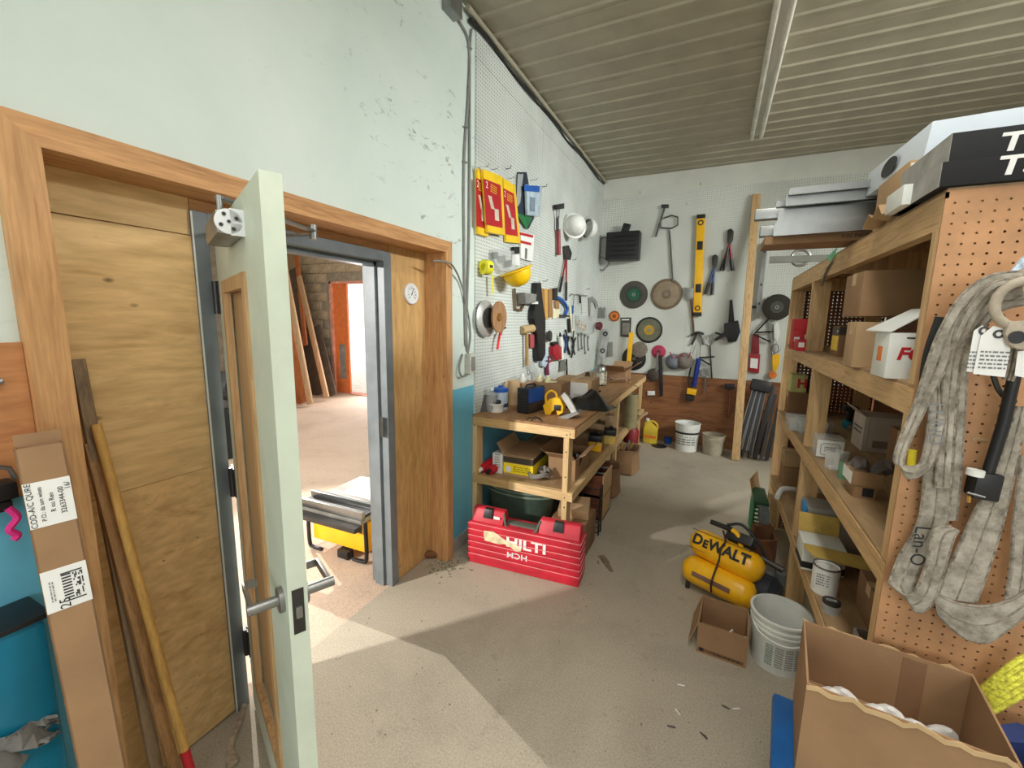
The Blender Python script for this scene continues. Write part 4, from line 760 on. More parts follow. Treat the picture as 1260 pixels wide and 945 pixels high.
# discs with handle
t = hung('grinding_disc', 'pale grey disc hanging beside the brown one on pegboard', 'disc', 'L', 597, 405); MB().lathe(lw(597, 392, .02), NX, [(0, 0), (.135, 0), (.138, .006), (.12, .02), (.06, .022), (.03, .03), (0, .03)], 32).build('disc', mat('pale_grey_metal', (186, 186, 182), .4), t); MB().lathe(lw(601, 391, .05), NX, [(0, 0), (.075, 0), (.075, .012), (0, .012)], 28).build('backing', m_dsteel, t)
t = hung('wooden_disc', 'brown wooden disc hanging on the pegboard', 'disc', 'L', 614, 405); MB().lathe(lw(613, 390, .09), NX, [(0, 0), (.115, 0), (.118, .004), (.118, .014), (.03, .018), (0, .018)], 32).build('disc', wood('turned_wood', (172, 130, 92), (130, 92, 60), 'z', knots=False), t); MB().lathe(lw(614, 390, .108), NX, [(0, 0), (.03, 0), (.03, .012), (0, .012)], 20).build('hub', m_brass, t)
t = hung('red_handled_pliers', 'pliers with bright red grip hanging under the wooden disc', 'pliers', 'L', 613, 430); path('L', [(622, 403), (618, 406), (616, 412)], .05, .008).build('jaw', m_dsteel, t); path('L', [(615.5, 409), (613.5, 420), (612, 430)], .05, [.010]*19, True).build('grip', mat('signal_red_grip', (220, 36, 38), .4), t)
t = hung('wall_bracket', 'brown bracket with grey box below the yellow helmet', 'bracket', 'L', 634, 378); path('L', [(633, 355), (634, 380), (641, 382), (646, 372)], .02, .012, False).build('arm', mat('brown_metal', (110, 82, 50), .6), t); slab('L', [(637, 360), (652, 362), (651, 372), (638, 374)], .02, .07, .006).build('box', mat('grey_box_plastic', (128, 128, 124), .5), t)
t = hung('drill_holster', 'long black fabric tool holster hanging from a hook', 'holster', 'L', 658, 440); slab('L', [(654.5, 348), (660.5, 348), (661, 368), (663, 378), (666, 392), (665, 412), (666, 436), (662, 444), (656, 444), (656, 412), (650, 392), (650.5, 382), (654, 370)], .01, .05, .012).build('pouch', m_dark, t); slab('L', [(654, 371), (662, 371), (662, 374), (654, 374)], .061, .002).build('stitching', m_whitep, t); hook(t, 'L', 657, 347, .06)
for k, (x0, x1) in enumerate(((663, 667), (668, 671.5), (673, 677))): slab('L', [(x0, 355+k), (x1, 355), (x1+.5, 390+3*(k == 1)), (x0+.5, 391+3*(k == 1))], .01+.01*(k == 1), .022, .004).build('wood_chisel', m_pole if k == 1 else m_oldwood2, None, ('dark brown wooden chisel left of the pale one on pegboard', 'pale wooden chisel between two darker ones on pegboard', 'brown wooden chisel right of the pale one on pegboard')[k], 'chisel', 'wooden chisels on the pegboard')
slab('L', [(679, 355), (683, 354), (683, 368), (679, 369)], .01, .03, .004).build('steel_block', m_dsteel, None, 'dark grey steel block hanging beside the wooden handles', 'block')
t = hung('cream_scraper', 'cream putty scraper under the steel block', 'scraper', 'L', 684, 392); slab('L', [(680, 379), (688, 380), (689, 390), (680, 392)], .01, .006).build('blade', m_cream, t); slab('L', [(682, 370), (686, 370), (686, 380), (682, 380)], .008, .02, .004).build('handle', m_oldwood2, t)
def cutters(lab, wall, head, hs, jaws, mr, d=.02, r=.011, hr=.02):
    t = hung('bolt_cutters', lab, 'bolt cutters', wall, *head); slab(wall, jaws, d-.008, .03, .004).build('jaws', m_dsteel, t)
    for h in hs:
        mid = tuple(head[i]*.42+h[i]*.58 for i in (0, 1)); path(wall, [head, mid], d+.008, r, False).build('handle', mr, t); path(wall, [mid, h], d+.008, r*1.35, False).build('grip', m_dark, t)
    return t
m_redt = mat('dark_red_tube', (140, 34, 38), .45); cutters('long bolt cutters with red arms on the left pegboard', 'L', (697, 316), [(688.6, 359), (696.5, 370)], [(693, 303), (697, 302), (701, 312), (699, 320), (694, 319)], m_redt)
t = hung('blue_clamp', 'blue curved hand clamp below the red bolt cutters', 'clamp', 'L', 695, 388); path('L', [(685, 366), (691, 369), (696, 375), (697.5, 381), (695.5, 388)], .03, .018, True, 10).build('bow', m_blue, t); slab('L', [(688, 387), (698, 388), (698, 390), (688, 389.5)], .02, .03).build('foot', m_dsteel, t)
t = hung('steel_hook_tool', 'thin chrome hook tool near the corner on left pegboard', 'tool', 'L', 704, 376); path('L', [(701, 365), (703, 362), (706, 363), (706, 370), (705, 377)], .02, .005).build('hook', m_steel, t); path('L', [(705, 376), (704.5, 386)], .02, .012, False).build('handle', m_blue, t); path('L', [(704.5, 386), (704, 405)], .02, .004, False).build('shaft', m_steel, t)
t = hung('folding_rule', 'narrow cream and black rule hanging on left pegboard', 'ruler', 'L', 701, 408); slab('L', [(700, 376), (702, 376), (704.5, 408), (701.5, 408)], .01, .008).build('blade', m_cream, t); slab('L', [(698, 392), (700, 392), (701.5, 409), (699, 409)], .01, .02, .003).build('sheath', m_dark, t)
t = hung('small_brush', 'small black handled brush on a wall rail near corner', 'brush', 'L', 715, 374); path('L', [(708, 362), (723, 364)], .03, .005, False).build('rail', m_steel, t); path('L', [(713.5, 364), (714, 373)], .03, .014, False).build('handle', m_dark, t); path('L', [(715, 373), (716, 387)], .03, .003, False).build('stem', m_steel, t)
slab('L', [(724, 366), (729, 365), (734, 370), (736, 377), (733, 380), (731, 373), (727, 370), (726, 392), (725, 392)], .01, .004).build('curved_saw_blade', mat('dull_steel', (150, 150, 144), .5, .3), None, 'curved steel saw blade hanging by the wall corner', 'saw blade')
t = hung('fittings_bag', 'clear bag of brass rings and fittings near the corner', 'bag', 'L', 718, 411); slab('L', [(708, 388), (728, 389), (732, 408), (720, 412), (709, 409)], .01, .05, .012).build('bag', m_clear, t)
for x, y, r in ((714, 401, .03), (719, 403, .034), (712, 397, .025)): c = lw(x, y, .035); MB().tube([c+Vector((.01*math.sin(q), r*math.sin(q), r*math.cos(q))) for q in [k*math.pi/7 for k in range(14)]], .008, 6, closed=True).build('brass_ring', m_brass, t)
t = hung('claw_hammer', 'mallet with pale wooden head and yellowish handle on pegboard', 'hammer', 'L', 648, 450); c = lw(649, 405, .04); MB().lathe(c, (.3, 1, .1), [(0, -.08), (.035, -.08), (.038, -.06), (.038, .06), (.035, .08), (0, .08)], 16).build('head', wood('mallet_wood', (190, 164, 120), (140, 112, 74), 'y', knots=False), t); path('L', [(648, 408), (648.5, 450)], .04, .017, False, 10).build('handle', wood('mallet_handle', (176, 140, 80), (130, 96, 50), 'z', knots=False), t)
slab('L', [(651, 411), (657, 411), (656, 428), (652, 428)], .012, .012, .003).build('pink_sleeve', mat('faded_red_sleeve', (170, 80, 84), .6), None, 'faded red sleeve hanging behind the mallet handle', 'sleeve')
MB().lathe(lw(674.5, 413.5, .02), NX, [(0, 0), (.055, 0), (.06, .02), (.05, .035), (0, .04)], 16, ex=.62).build('palm_brush', mat('dark_olive_bristle', (62, 60, 52), .9), None, 'dark oval hand brush hanging on the left pegboard', 'brush')
t = hung('red_staple_gun', 'dark red staple gun hanging above the bench', 'staple gun', 'L', 682, 443); slab('L', [(676, 427), (681, 423), (687, 427), (687, 442), (680, 443), (676, 436)], .01, .045, .008).build('body', mat('crimson_metal', (150, 24, 40), .4), t); slab('L', [(677, 421), (684, 420), (685, 425), (678, 426)], .012, .03, .005).build('grip', m_dark, t); path('L', [(680, 442), (676, 446), (673, 442)], .03, .008).build('lever', MC['crimson_metal'], t)
t = hung('caulk_tube', 'white sealant tube hanging upright on left pegboard', 'tube', 'L', 690, 443); path('L', [(689.5, 414), (691, 442)], .04, .026, False, 14).build('body', m_whitep, t); path('L', [(689, 409), (689.5, 414)], .04, [.006, .018], False, 10).build('nozzle', m_dark, t)
t = hung('pliers', 'blue and black pliers hanging in a bunch', 'pliers', 'L', 698, 437); path('L', [(694, 412), (697, 422), (695, 434)], .02, .014).build('grip', mat('navy_grip', (40, 60, 110), .5), t); path('L', [(700, 414), (698, 424), (701, 436)], .02, .014).build('grip', m_dark, t); path('L', [(696, 406), (698, 416)], .02, .012, False).build('jaw', m_dsteel, t)
t = hung('pliers', 'all black pliers hanging next to the blue gripped pair', 'pliers', 'L', 705, 440); path('L', [(703, 415), (706, 424), (703, 440)], .025, .012).build('grip', m_dark, t); path('L', [(708, 416), (705, 426), (707, 436)], .025, .012).build('grip', m_dark, t); path('L', [(706, 407), (705, 418)], .025, .01, False).build('jaw', m_dsteel, t)
for k, (x, y0, y1) in enumerate(((711, 412, 430), (715, 411, 428), (719, 413, 434), (723, 415, 430))):
    t = hung('wrench', ('shortest wrench', 'flat wrench', 'longest wrench', 'wrench nearest the corner')[k]+' in the row on left pegboard', 'wrench', 'L', x, y1, 0, 'wrenches on the left pegboard'); path('L', [(x, y0+2), (x+.5, y1-2)], .015, .008, False).build('shank', m_steel, t)
    for y in (y0, y1): MB().lathe(lw(x+(.5 if y == y1 else 0), y, .008), NX, [(.009, 0), (.02, 0), (.02, .014), (.009, .014), (.009, 0)], 14).build('jaw', m_steel, t)
slab('L', [(663, 430), (670, 428), (671, 446), (668, 452), (664, 450)], .012, .03, .008).build('cable_hank', mat('blue_white_cable', (168, 186, 206), .5, var=.3, scale=60), None, 'hank of pale blue and white cable above the bench', 'cable')
t = hung('magenta_roll', 'dark magenta fabric roll hanging over the bench', 'roll', 'L', 673, 461); path('L', [(674, 438), (673, 450), (673.5, 461)], .03, .022, True, 12).build('roll', mat('plum_fabric', (112, 44, 78), .85), t); path('L', [(672, 444), (675, 444)], .05, .006, False).build('tie', m_dark, t)
slab('L', [(689, 444), (693, 442), (696, 455), (688, 457)], .015, .02, .004).build('grey_trowel', mat('grey_trowel', (104, 106, 98), .6), None, 'grey trowel blade hanging behind the labelled carton', 'trowel')
path('L', [(697, 442), (697.5, 462)], .03, .012, False).build('black_bar', m_dark, None, 'black bar hanging low behind the labelled carton', 'bar')
path('L', [(651, 440), (655, 452), (660, 462)], .05, .03, True, 10).build('clear_tubing', m_clear, None, 'clump of clear tubing under the mallet', 'tubing')
t = hung('dark_red_cap', 'dark red funnel cap in the wall corner', 'cap', 'L', 737, 404); MB().lathe(lw(734, 401, .05), (1, -.4, 0), [(0, 0), (.05, 0), (.06, .06), (.05, .07), (0, .06)], 16).build('cap', mat('maroon_plastic', (92, 26, 38), .5), t)
# empty hooks left on the board
for wall, pts in (('L', ((622, 208), (667, 230), (668, 346), (721, 356), (704, 320))), ('B', ((788, 238), (845, 252), (862, 228), (894, 350)))):
    for x, y in pts:
        c = wpt(wall, x, y); n = nrm(wall); MB().tube([c, c+n*.04, c+n*.05+Vector((0, 0, .02))], .003, 6).build('peg_hook', m_dsteel, None, 'bare wire peg hook stuck in the '+('left' if wall == 'L' else 'back')+' pegboard', 'hook', 'bare hooks on the '+('left' if wall == 'L' else 'back')+' pegboard')
# ------------------------------------------------------------------ tools on the back wall
t = hung('fan_heater', 'black louvred electric heater hung high on back wall', 'heater', 'B', 768, 322); a, c = bw(750, 289, .0), bw(788, 321, .0)
hx0, hx1, hz0, hz1 = a.x, c.x, c.z, a.z; y0, y1 = BPEG-.20, BPEG-.01
MB().box(hx0, hx1, y0, y1, hz0, hz1, .02).build('case', m_dark, t)
for k in range(5): z = hz0+.06+k*(hz1-hz0-.1)/4.4; MB().obox(((hx0+hx1)/2+.0, y0-.006, z), (1, 0, 0), (0, 1, .6), (0, -.6, 1), hx1-hx0-.08, .03, .006).build('louvre', MC['charcoal_plastic'], t)
p = bw(770, 282, .1); MB().bar(p+Vector((-.02, 0, -.06)), p+Vector((.02, 0, .07)), .10, .05, (1, 0, 0), .01).build('handle', m_dark, t)
path('B', [(752, 296), (742, 292), (736, 302), (738, 315), (750, 320)], .03, .008).build('cord', m_cable, t); path('B', [(738, 305), (736, 325), (741, 333), (748, 326), (750, 318)], .02, .008).build('cord', m_cable, t)
t = hung('frame_clamp', 'thin metal frame clamp hung near top of back wall', 'clamp', 'B', 807, 291); path('B', [(818, 255), (807, 291)], .03, .012, False).build('bar', m_dsteel, t); path('B', [(813, 270), (826, 265), (834, 267), (834, 277), (826, 281), (813, 280)], .03, .009, False, closed=True).build('loop', m_dsteel, t); slab('B', [(814, 252), (823, 252), (823, 256), (814, 256)], .02, .03, .004).build('jaw', m_dsteel, t)
path('B', [(823.5, 283), (825, 300), (828, 347)], .02, .010, False).build('steel_rod', m_dsteel, None, 'thin dark rod hanging above the big tan disc', 'rod')
def wdisc(lab, x, y, rpx, layers, d=.006, hub=m_steel):
    c = bw(x, y, d); r = (bw(x+rpx, y)-bw(x, y)).length; t = thing('cutting_disc', lab, 'disc', c-Vector((0, 0, r)))
    MB().lathe(c, NB, [(0, 0), (r, 0), (r, .004), (r*.97, .006), (0, .006)], 40).build('disc', layers[0][1], t)
    for k, (f, m_) in enumerate(layers[1:]): MB().lathe(c+NB*(.0062+.0012*k), NB, [(0, 0), (r*f, 0), (r*f, .001), (0, .001)], 32).build('print_ring', m_, t)
    MB().lathe(c+NB*.008, NB, [(.012, 0), (.024, 0), (.024, .004), (.012, .004)], 16).build('arbor_ring', hub, t); return t
wdisc('dark cutting disc with green centre on the back wall', 779.8, 362.7, 17.3, [(1, mat('dark_abrasive', (78, 74, 68), .85)), (.62, mat('green_black_abrasive', (54, 66, 54), .8)), (.4, mat('green_paper', (20, 92, 60), .6))])
wdisc('large tan disc with shiny face on the back wall', 820, 362, 20, [(1, mat('brown_abrasive', (116, 98, 76), .7)), (.82, mat('shiny_tan_disc', (140, 124, 104), .25, .5)), (.3, mat('brown_abrasive', (116, 98, 76), .7))])
wdisc('disc with black rim and yellow centre on the back wall', 798.7, 406, 16.7, [(1, m_dark), (.86, mat('olive_grey_abrasive', (104, 104, 86), .8)), (.38, mat('ochre_paper', (180, 146, 40), .6))])
wdisc('small orange disc near the wall corner', 756, 389, 6.6, [(1, mat('dark_orange', (150, 84, 30), .6)), (.7, m_orange)], hub=m_dsteel)
wdisc('small pink grinding disc above the long black bar', 810.5, 433, 8.8, [(1, mat('pink_abrasive', (176, 52, 84), .7))], hub=m_dsteel)
wdisc('black cutting disc half hidden by the shelf post', 956, 378, 18.5, [(1, mat('near_black_abrasive', (44, 42, 34), .8)), (.45, mat('charcoal_print', (70, 70, 66), .6))], d=.05)
wdisc('black disc leaning behind the yellow bar', 780, 441, 15, [(1, m_dark)], d=.02); wdisc('grey speckled disc behind the yellow bar', 786.7, 430, 10, [(1, mat('grey_speckle', (116, 108, 96), .8, var=.3, scale=60))], d=.05)
t = hung('spirit_level', 'long yellow spirit level hanging upright on the back wall', 'level', 'B', 857, 389); L0, L1 = bw(862.6, 264, .03), bw(858, 389, .03); b = MB(); b.bar(L0, L1, .10, .03, (1, 0, 0), .003); b.build('body', m_yel, t); ld = (L1-L0).normalized()
for f in (.02, .3, .72, .98): MB().obox(lerp(L0, L1, f), (1, 0, 0), ld, NB, .104 if f in (.02, .98) else .07, .05 if f in (.02, .98) else .11, .034, .003).build('end_cap' if f in (.02, .98) else 'vial_window', m_dark, t)
text('STABILA', 'lettering', m_ink, t, lerp(L0, L1, .5)+NB*.0155, (0, 0, -1), (1, 0, 0), .05, .0004) if False else None
for f in (.08, .92): MB().lathe(lerp(L0, L1, f)+NB*.015, NB, [(.02, 0), (.035, 0), (.035, .002), (.02, .002)], 16).build('round_vial', m_ink, t)
cutters('bolt cutters with dark red handles high on back wall', 'B', (898, 300), [(887, 333), (901.5, 333)], [(895, 284), (899, 281.5), (903, 285), (902, 296), (898, 303), (895, 298)], m_redt, r=.016)
path('B', [(896, 305), (891, 333)], .05, .014, False).build('pry_bar', m_dark, None, 'separate dark pry bar between the bolt cutter arms', 'pry bar')
cutters('smaller bolt cutters with blue handles on the back wall', 'B', (879, 328), [(867.5, 362), (876, 363)], [(876, 316), (880, 313), (884, 316), (883, 326), (880, 332), (876, 326)], mat('blue_tube', (40, 70, 120), .45), r=.014)
t = hung('tin_snips', 'steel snips with thin shaft left of the spirit level', 'snips', 'B', 853, 412); slab('B', [(842, 353), (850, 356), (854, 353), (854, 366), (848, 370), (843, 364)], .02, .02, .003).build('head', m_steel, t); path('B', [(850, 368), (854, 412)], .02, .012, False).build('shaft', mat('rusty_brown', (104, 66, 50), .7), t)
t = hung('caulk_gun_rack', 'black pistol tool with pointed barrel beside lumber post', 'tool', 'B', 900, 421); slab('B', [(898, 369), (901, 369), (904, 398), (896, 398)], .02, .03, .006).build('barrel', m_dark, t); slab('B', [(891, 398), (908, 394), (911, 408), (906, 420), (896, 421), (893, 412), (880, 420), (879, 417), (892, 408)], .015, .06, .01).build('body', m_dark, t); path('B', [(880, 409), (890, 413)], .04, .012, False).build('trigger', m_dark, t)
t = hung('grey_blister_pack', 'grey card pack with clear window on the back wall', 'package', 'B', 770, 415); q = [(764, 391), (777, 390.5), (776, 415), (763.6, 414)]; slab('B', q, .004, .01).build('card', mat('slate_card', (66, 64, 60), .6), t); slab('B', quadin(q, .15, .85, .28, .9), .0142, .008, .003).build('window', mat('dim_clear', (124, 122, 112), .3), t); slab('B', quadin(q, .1, .8, .08, .14), .0142, .001).build('print', m_paper, t)
for k, x in enumerate((736, 741.5)): slab('B', [(x, 379), (x+3.5, 378), (x+3.5, 391), (x, 391)], .004, .02, .003).build('grey_packet', mat('grey_packet', (130, 132, 126), .5), None, ('left', 'right')[k]+' small grey packet of a pair by the wall corner', 'package', 'grey packets by the corner')
slab('B', [(748, 421), (754, 421), (754, 438), (748, 438)], .004, .03, .003).build('grey_block', mat('grey_packet', (130, 132, 126), .5), None, 'flat grey block on back wall above the bench end', 'block')
t = thing('aluminium_level', 'silver level leaning in the corner behind the bench', 'level', (bw(737, 447, .08).x, BPEG-.1, TZ)); L0, L1 = bw(746, 405, .02), bw(739, 446, .10); L1.z = TZ+.02; MB().bar(L0, L1, .10, .03, (1, 0, 0), .003).build('body', mat('matt_aluminium', (176, 178, 174), .45, .3), t)
for f in (.12, .55): MB().lathe(lerp(L0, L1, f)+NB*.016, NB, [(.018, 0), (.036, 0), (.036, .004), (.018, .004)], 16).build('vial', m_dark, t)
t = thing('yellow_bar', 'short yellow level bar leaning at far end of the bench', 'bar', bw(773, 446, .1)); a, c = bw(777, 409, .08), bw(773.5, 442, .14); c.z = TZ; MB().bar(a, c, .06, .025, (1, 0, 0), .002).build('bar', m_yel, t); MB().obox(lerp(a, c, .75)+NB*.014, (1, 0, 0), (0, 0, 1), NB, .03, .03, .004).build('mark', m_ink, t)
t = hung('long_black_file', 'long black flat bar with steel edge below the pink disc', 'bar', 'B', 814, 488); slab('B', [(810, 437), (815, 437), (816, 487), (812, 488)], .03, .02, .003).build('bar', m_dark, t); path('B', [(809.5, 434), (806, 466)], .05, .012, False).build('steel_edge', m_steel, t)
MB().lathe(bw(804, 461, .02), NB, [(0, 0), (.09, 0), (.09, .02), (.05, .05), (0, .05)], 20).build('grey_pad', mat('dark_grey_pad', (74, 66, 58), .9), None, 'dark grey round pad hanging at the wainscot edge', 'pad')
t = hung('respirator_mask', 'grey respirator mask with pink straps on the back wall', 'mask', 'B', 838, 456); MB().lathe(bw(829, 445, .03), NB, [(0, .12), (.05, .11), (.09, .07), (.11, .01), (.1, 0)], 16).build('filter', mat('blue_grey_fabric', (112, 118, 126), .9), t); MB().lathe(bw(842, 444, .03), NB, [(0, .13), (.05, .12), (.09, .08), (.115, .01), (.1, 0)], 16).build('filter', mat('warm_grey_fabric', (120, 112, 104), .9), t); path('B', [(824, 433), (830, 442), (838, 436), (846, 441), (850, 433)], .13, .008).build('strap', mat('pink_strap', (150, 70, 80), .7), t)
t = hung('plier_cluster', 'dark spring clamp hanging above the blue caulk gun', 'clamp', 'B', 858, 424); path('B', [(850, 413), (858, 409), (866, 411)], .03, .016).build('jaw', m_dsteel, t); path('B', [(858, 408), (855, 416), (851, 424)], .03, .014).build('arm', m_dsteel, t); path('B', [(861, 408), (863, 416), (866, 424)], .03, .014).build('arm', m_dsteel, t); path('B', [(856, 424), (852, 436)], .03, .005, False).build('wire', m_steel, t); path('B', [(862, 424), (861, 438)], .03, .005, False).build('wire', m_steel, t)
t = hung('wire_whisk', 'wire headed stirring rod hanging on the back wall', 'tool', 'B', 874, 466)
for k in range(5): path('B', [(868+k*2.4, 413), (868+k*2.4, 422), (873.5, 426)], .02, .004, False).build('wire', m_steel, t)
path('B', [(868, 413), (878, 413)], .02, .005, False).build('wire', m_steel, t); path('B', [(873.5, 425), (876, 466)], .02, .009, False).build('shaft', m_dsteel, t)
t = hung('blue_caulk_gun', 'blue caulk gun with black trigger low on the back wall', 'caulk gun', 'B', 855, 490); path('B', [(860, 441), (853.5, 476)], .05, .03, False, 14).build('barrel', mat('royal_blue_tube', (26, 50, 130), .4), t); path('B', [(860, 440), (879, 439)], .05, .010, False).build('handle', m_dark, t); path('B', [(862, 442), (874, 449)], .05, .010, False).build('trigger', m_dark, t); path('B', [(850, 452), (847, 468), (849, 476)], .05, .010).build('guard', m_dark, t); slab('B', [(846, 477), (858, 479), (856, 486), (845, 484)], .03, .05, .006).build('yellow_base', m_yel, t); slab('B', [(844, 485), (855, 487), (854, 493), (844, 493)], .03, .05, .006).build('foot', m_dark, t)
t = hung('ring_spanner', 'steel ring spanner hanging low on the back wall', 'wrench', 'B', 866, 485); MB().lathe(bw(868, 458, .02), NB, [(.03, 0), (.06, 0), (.06, .02), (.03, .02), (.03, 0)], 20).build('ring', m_steel, t); path('B', [(868, 463), (866, 484)], .03, .010, False).build('shank', m_steel, t)
t = hung('sledge_hammer', 'dark hammer hanging on the brown wainscot', 'hammer', 'B', 897, 514); slab('B', [(891, 472), (904, 472), (904, 477), (897, 480), (892, 477)], .02, .06, .008).build('head', m_dark, t); path('B', [(899, 476), (896, 514)], .05, .018, False, 10).build('handle', m_rust, t)
t = hung('red_tool_card', 'red boxed card with white panel on back wall by the shelf', 'package', 'B', 928, 459); q = [(922, 435), (935.5, 436), (933.5, 459), (920.5, 457)]; slab('B', q, .006, .03, .004).build('card', mat('deep_red_card', (150, 24, 34), .5), t); slab('B', quadin(q, .15, .85, .25, .78), .0362, .001).build('white_panel', m_paper, t); slab('B', [(926, 411), (934, 411), (934, 435), (924, 434)], .006, .04, .008).build('red_handle', mat('dim_red_plastic', (120, 26, 34), .5), t)
t = hung('folding_trestle', 'black tubular folding trestle hung beside the shelf end', 'trestle', 'B', 945, 420); path('B', [(946, 392), (928, 411), (948, 421)], .05, .012, False).build('tube', m_dark, t); path('B', [(930, 409), (951, 408)], .06, .010, False).build('tube', m_dark, t)
slab('B', [(945, 394), (949, 394), (953, 436), (950, 437)], .02, .01).build('grey_strip', mat('grey_packet', (130, 132, 126), .5), None, 'long grey metal strip hanging under the black disc', 'strip')
slab('B', [(952, 399), (957, 396), (960, 410), (956, 420), (952, 416)], .03, .02, .006).build('white_rag', m_whitep, None, 'small white plastic bag hanging below black disc', 'bag')
t = hung('yellow_plumb_tool', 'yellow tool with orange knob hanging by the shelf end', 'tool', 'B', 951, 466); slab('B', [(950, 436), (960, 436), (958, 448), (955, 456), (950, 456)], .02, .04, .006).build('body', m_yel, t); MB().lathe(bw(950.5, 461, .03), NB, [(0, 0), (.045, 0), (.045, .03), (0, .035)], 16).build('knob', m_orange, t)
slab('B', [(921.5, 376), (931, 376.5), (931, 379.5), (921.5, 379)], .004, .03, .002).build('black_strip', m_dark, None, 'short black strip fixed to back wall beside lumber post', 'strip')
path('B', [(948, 428), (956, 423), (958, 432), (950, 434), (952, 426)], .04, .008).build('chrome_cable', m_steel, None, 'knot of thin chrome cable under the black disc', 'cable')
slab('B', [(797, 481), (806, 481), (806, 486), (797, 486)], .0, .03, .002).build('white_card', m_paper, None, 'small white card stuck out below the bench end', 'card')
# ------------------------------------------------------------------ floor at the back
def bucket(lab, c, r0, r1, h, m, prints=True):
    t = thing('bucket', lab, 'bucket', c); MB().lathe((0, 0, 0), (0, 0, 1), [(0, 0), (r0, 0), (r1, h), (r1-.004, h), (r0-.004, .008), (0, .008)], 32).build('body', m, t, world=False)
    for z, k in ((h-.012, .008), (h-.05, .006), (h-.075, .005)): rr_ = r0+(r1-r0)*z/h; MB().lathe((0, 0, 0), (0, 0, 1), [(rr_, z), (rr_+k, z+.002), (rr_+k, z+.012), (rr_, z+.014)], 32).build('rim', m, t, world=False)
    return t
c = at(843, 556, 'z', 0)+Vector((0, .13, 0)); bk = bucket('white printed bucket on the floor by the wainscot', c, .135, .155, .37, m_whitep)
o = MB().lathe((0, 0, 0), (0, 0, 1), [(.1515, .235), (.153, .262)], 32).build('black_band', m_ink, bk, world=False)
for k in range(5): q = math.radians(-150+k*24); lines(bk, c+Vector((.144*math.cos(q), .144*math.sin(q), .15)), (-math.sin(q), math.cos(q), 0), (0, 0, 1), .05, .13, 4, m_ink, seed=20+k)
c = at(874, 561, 'z', 0)+Vector((.02, .12, 0)); bucket('dusty beige bucket beside the white printed one', c, .115, .135, .26, mat('dusty_beige_plastic', (170, 160, 140), .7))
c = at(799, 546, 'z', 0); jg = thing('yellow_jug', 'square yellow plastic jug with handle near the bench end', 'jug', c+Vector((0, .06, 0))); b = MB(); b.box(-.095, .095, -.06, .06, 0, .22, .02); b.quadbox([(-.09, -.055, .215), (.09, -.055, .215), (.09, .055, .215), (-.09, .055, .215), (-.085, -.02, .30), (-.02, -.02, .32), (-.02, .02, .32), (-.085, .02, .30)], .006); b.build('body', mat('mustard_plastic', (206, 178, 52), .45), jg, world=False)
MB().tube(bez([(-.02, 0, .31), (.03, 0, .31), (.08, 0, .27), (.085, 0, .215)]), .014, 8).build('handle', MC['mustard_plastic'], jg, world=False); MB().tube([(-.052, 0, .31), (-.052, 0, .345)], .026, 12).build('cap', m_whitep, jg, world=False); MB().box(-.08, .08, -.0615, -.06, .08, .12).build('label', m_orange, jg, world=False)
c = at(821, 547, 'z', 0); MB().lathe(c+Vector((0, .06, 0)), (0, 0, 1), [(0, 0), (.045, 0), (.055, .085), (.05, .085), (.042, .006), (0, .006)], 16).build('blue_cup', m_blue, None, 'small blue plastic cup on floor by the buckets', 'cup')
c = at(811, 549, 'z', 0); MB().lathe(c, (0, 0, 1), [(0, 0), (.1, 0), (.1, .008), (.05, .014), (0, .014)], 24).build('black_dish', m_dark, None, 'flat black dish lying on floor beside the blue cup', 'dish')
a = at(905, 567, 'z', 0)+Vector((0, .02, 0)); top = bw(931, 239, .03); b = MB(); b.bar(a+Vector((0, 0, .005)), top, .089, .038, (1, 0, 0), .003); b.build('lumber_stud', m_oldpinez, None, 'tall pine stud leaning upright against the back wall', 'lumber')
t = thing('folded_tripod', 'folded black tripod with bright leg edges leaning in the corner', 'tripod', at(916, 570, 'z', 0)); tp_, ft = at(937, 470, 'y', 6.05), at(913, 562, 'y', 5.86); ft.z = max(ft.z, .03); dv = (tp_-ft).normalized(); sv = Vector((1, 0, 0)); sv = (sv-dv*sv.dot(dv)).normalized(); nv = dv.cross(sv)
for k in (-1, 0, 1):
    c0, c1 = ft+sv*.07*k, tp_+sv*.05*k-dv*.1; MB().bar(c0+dv*.08, c1, .045, .03, sv, .003).build('leg', MC['charcoal_plastic'], t)
    for s in (-1, 1): MB().bar(c0+sv*s*.024+dv*.09-nv*.0*s, c1+sv*s*.024, .007, .034, sv).build('leg_edge', m_alu, t)
    MB().tube([c0+dv*.08, c0-dv*.0], [.028, .012], 8).build('foot', m_dsteel, t)
MB().obox(tp_-dv*.05, sv, dv, nv, .22, .14, .12, .02).build('head', m_dark, t)
t = thing('black_stand', 'second dark folded stand between tripod and shelf', 'stand', at(930, 572, 'z', 0)); f2, t2 = at(928, 566, 'y', 5.9), at(952, 475, 'y', 6.1); f2.z = .015
MB().bar(f2, t2, .05, .03, (1, 0, 0), .003).build('leg', m_dark, t); MB().bar(f2+Vector((.07, 0, .0)), t2+Vector((.03, 0, -.1)), .03, .03, (1, 0, 0)).build('leg', MC['charcoal_plastic'], t); MB().bar(f2+Vector((.13, .02, 0)), t2+Vector((.09, 0, -.2)), .045, .03, (1, 0, 0)).build('leg', m_dark, t)
a = at(958, 482, 'y', 6.15); MB().box(a.x-.10, a.x+.18, 6.12, 6.22, 0, .45, .004).build('tan_board', m_card3, None, 'tan cardboard sheet box standing behind the far shelf post', 'box')
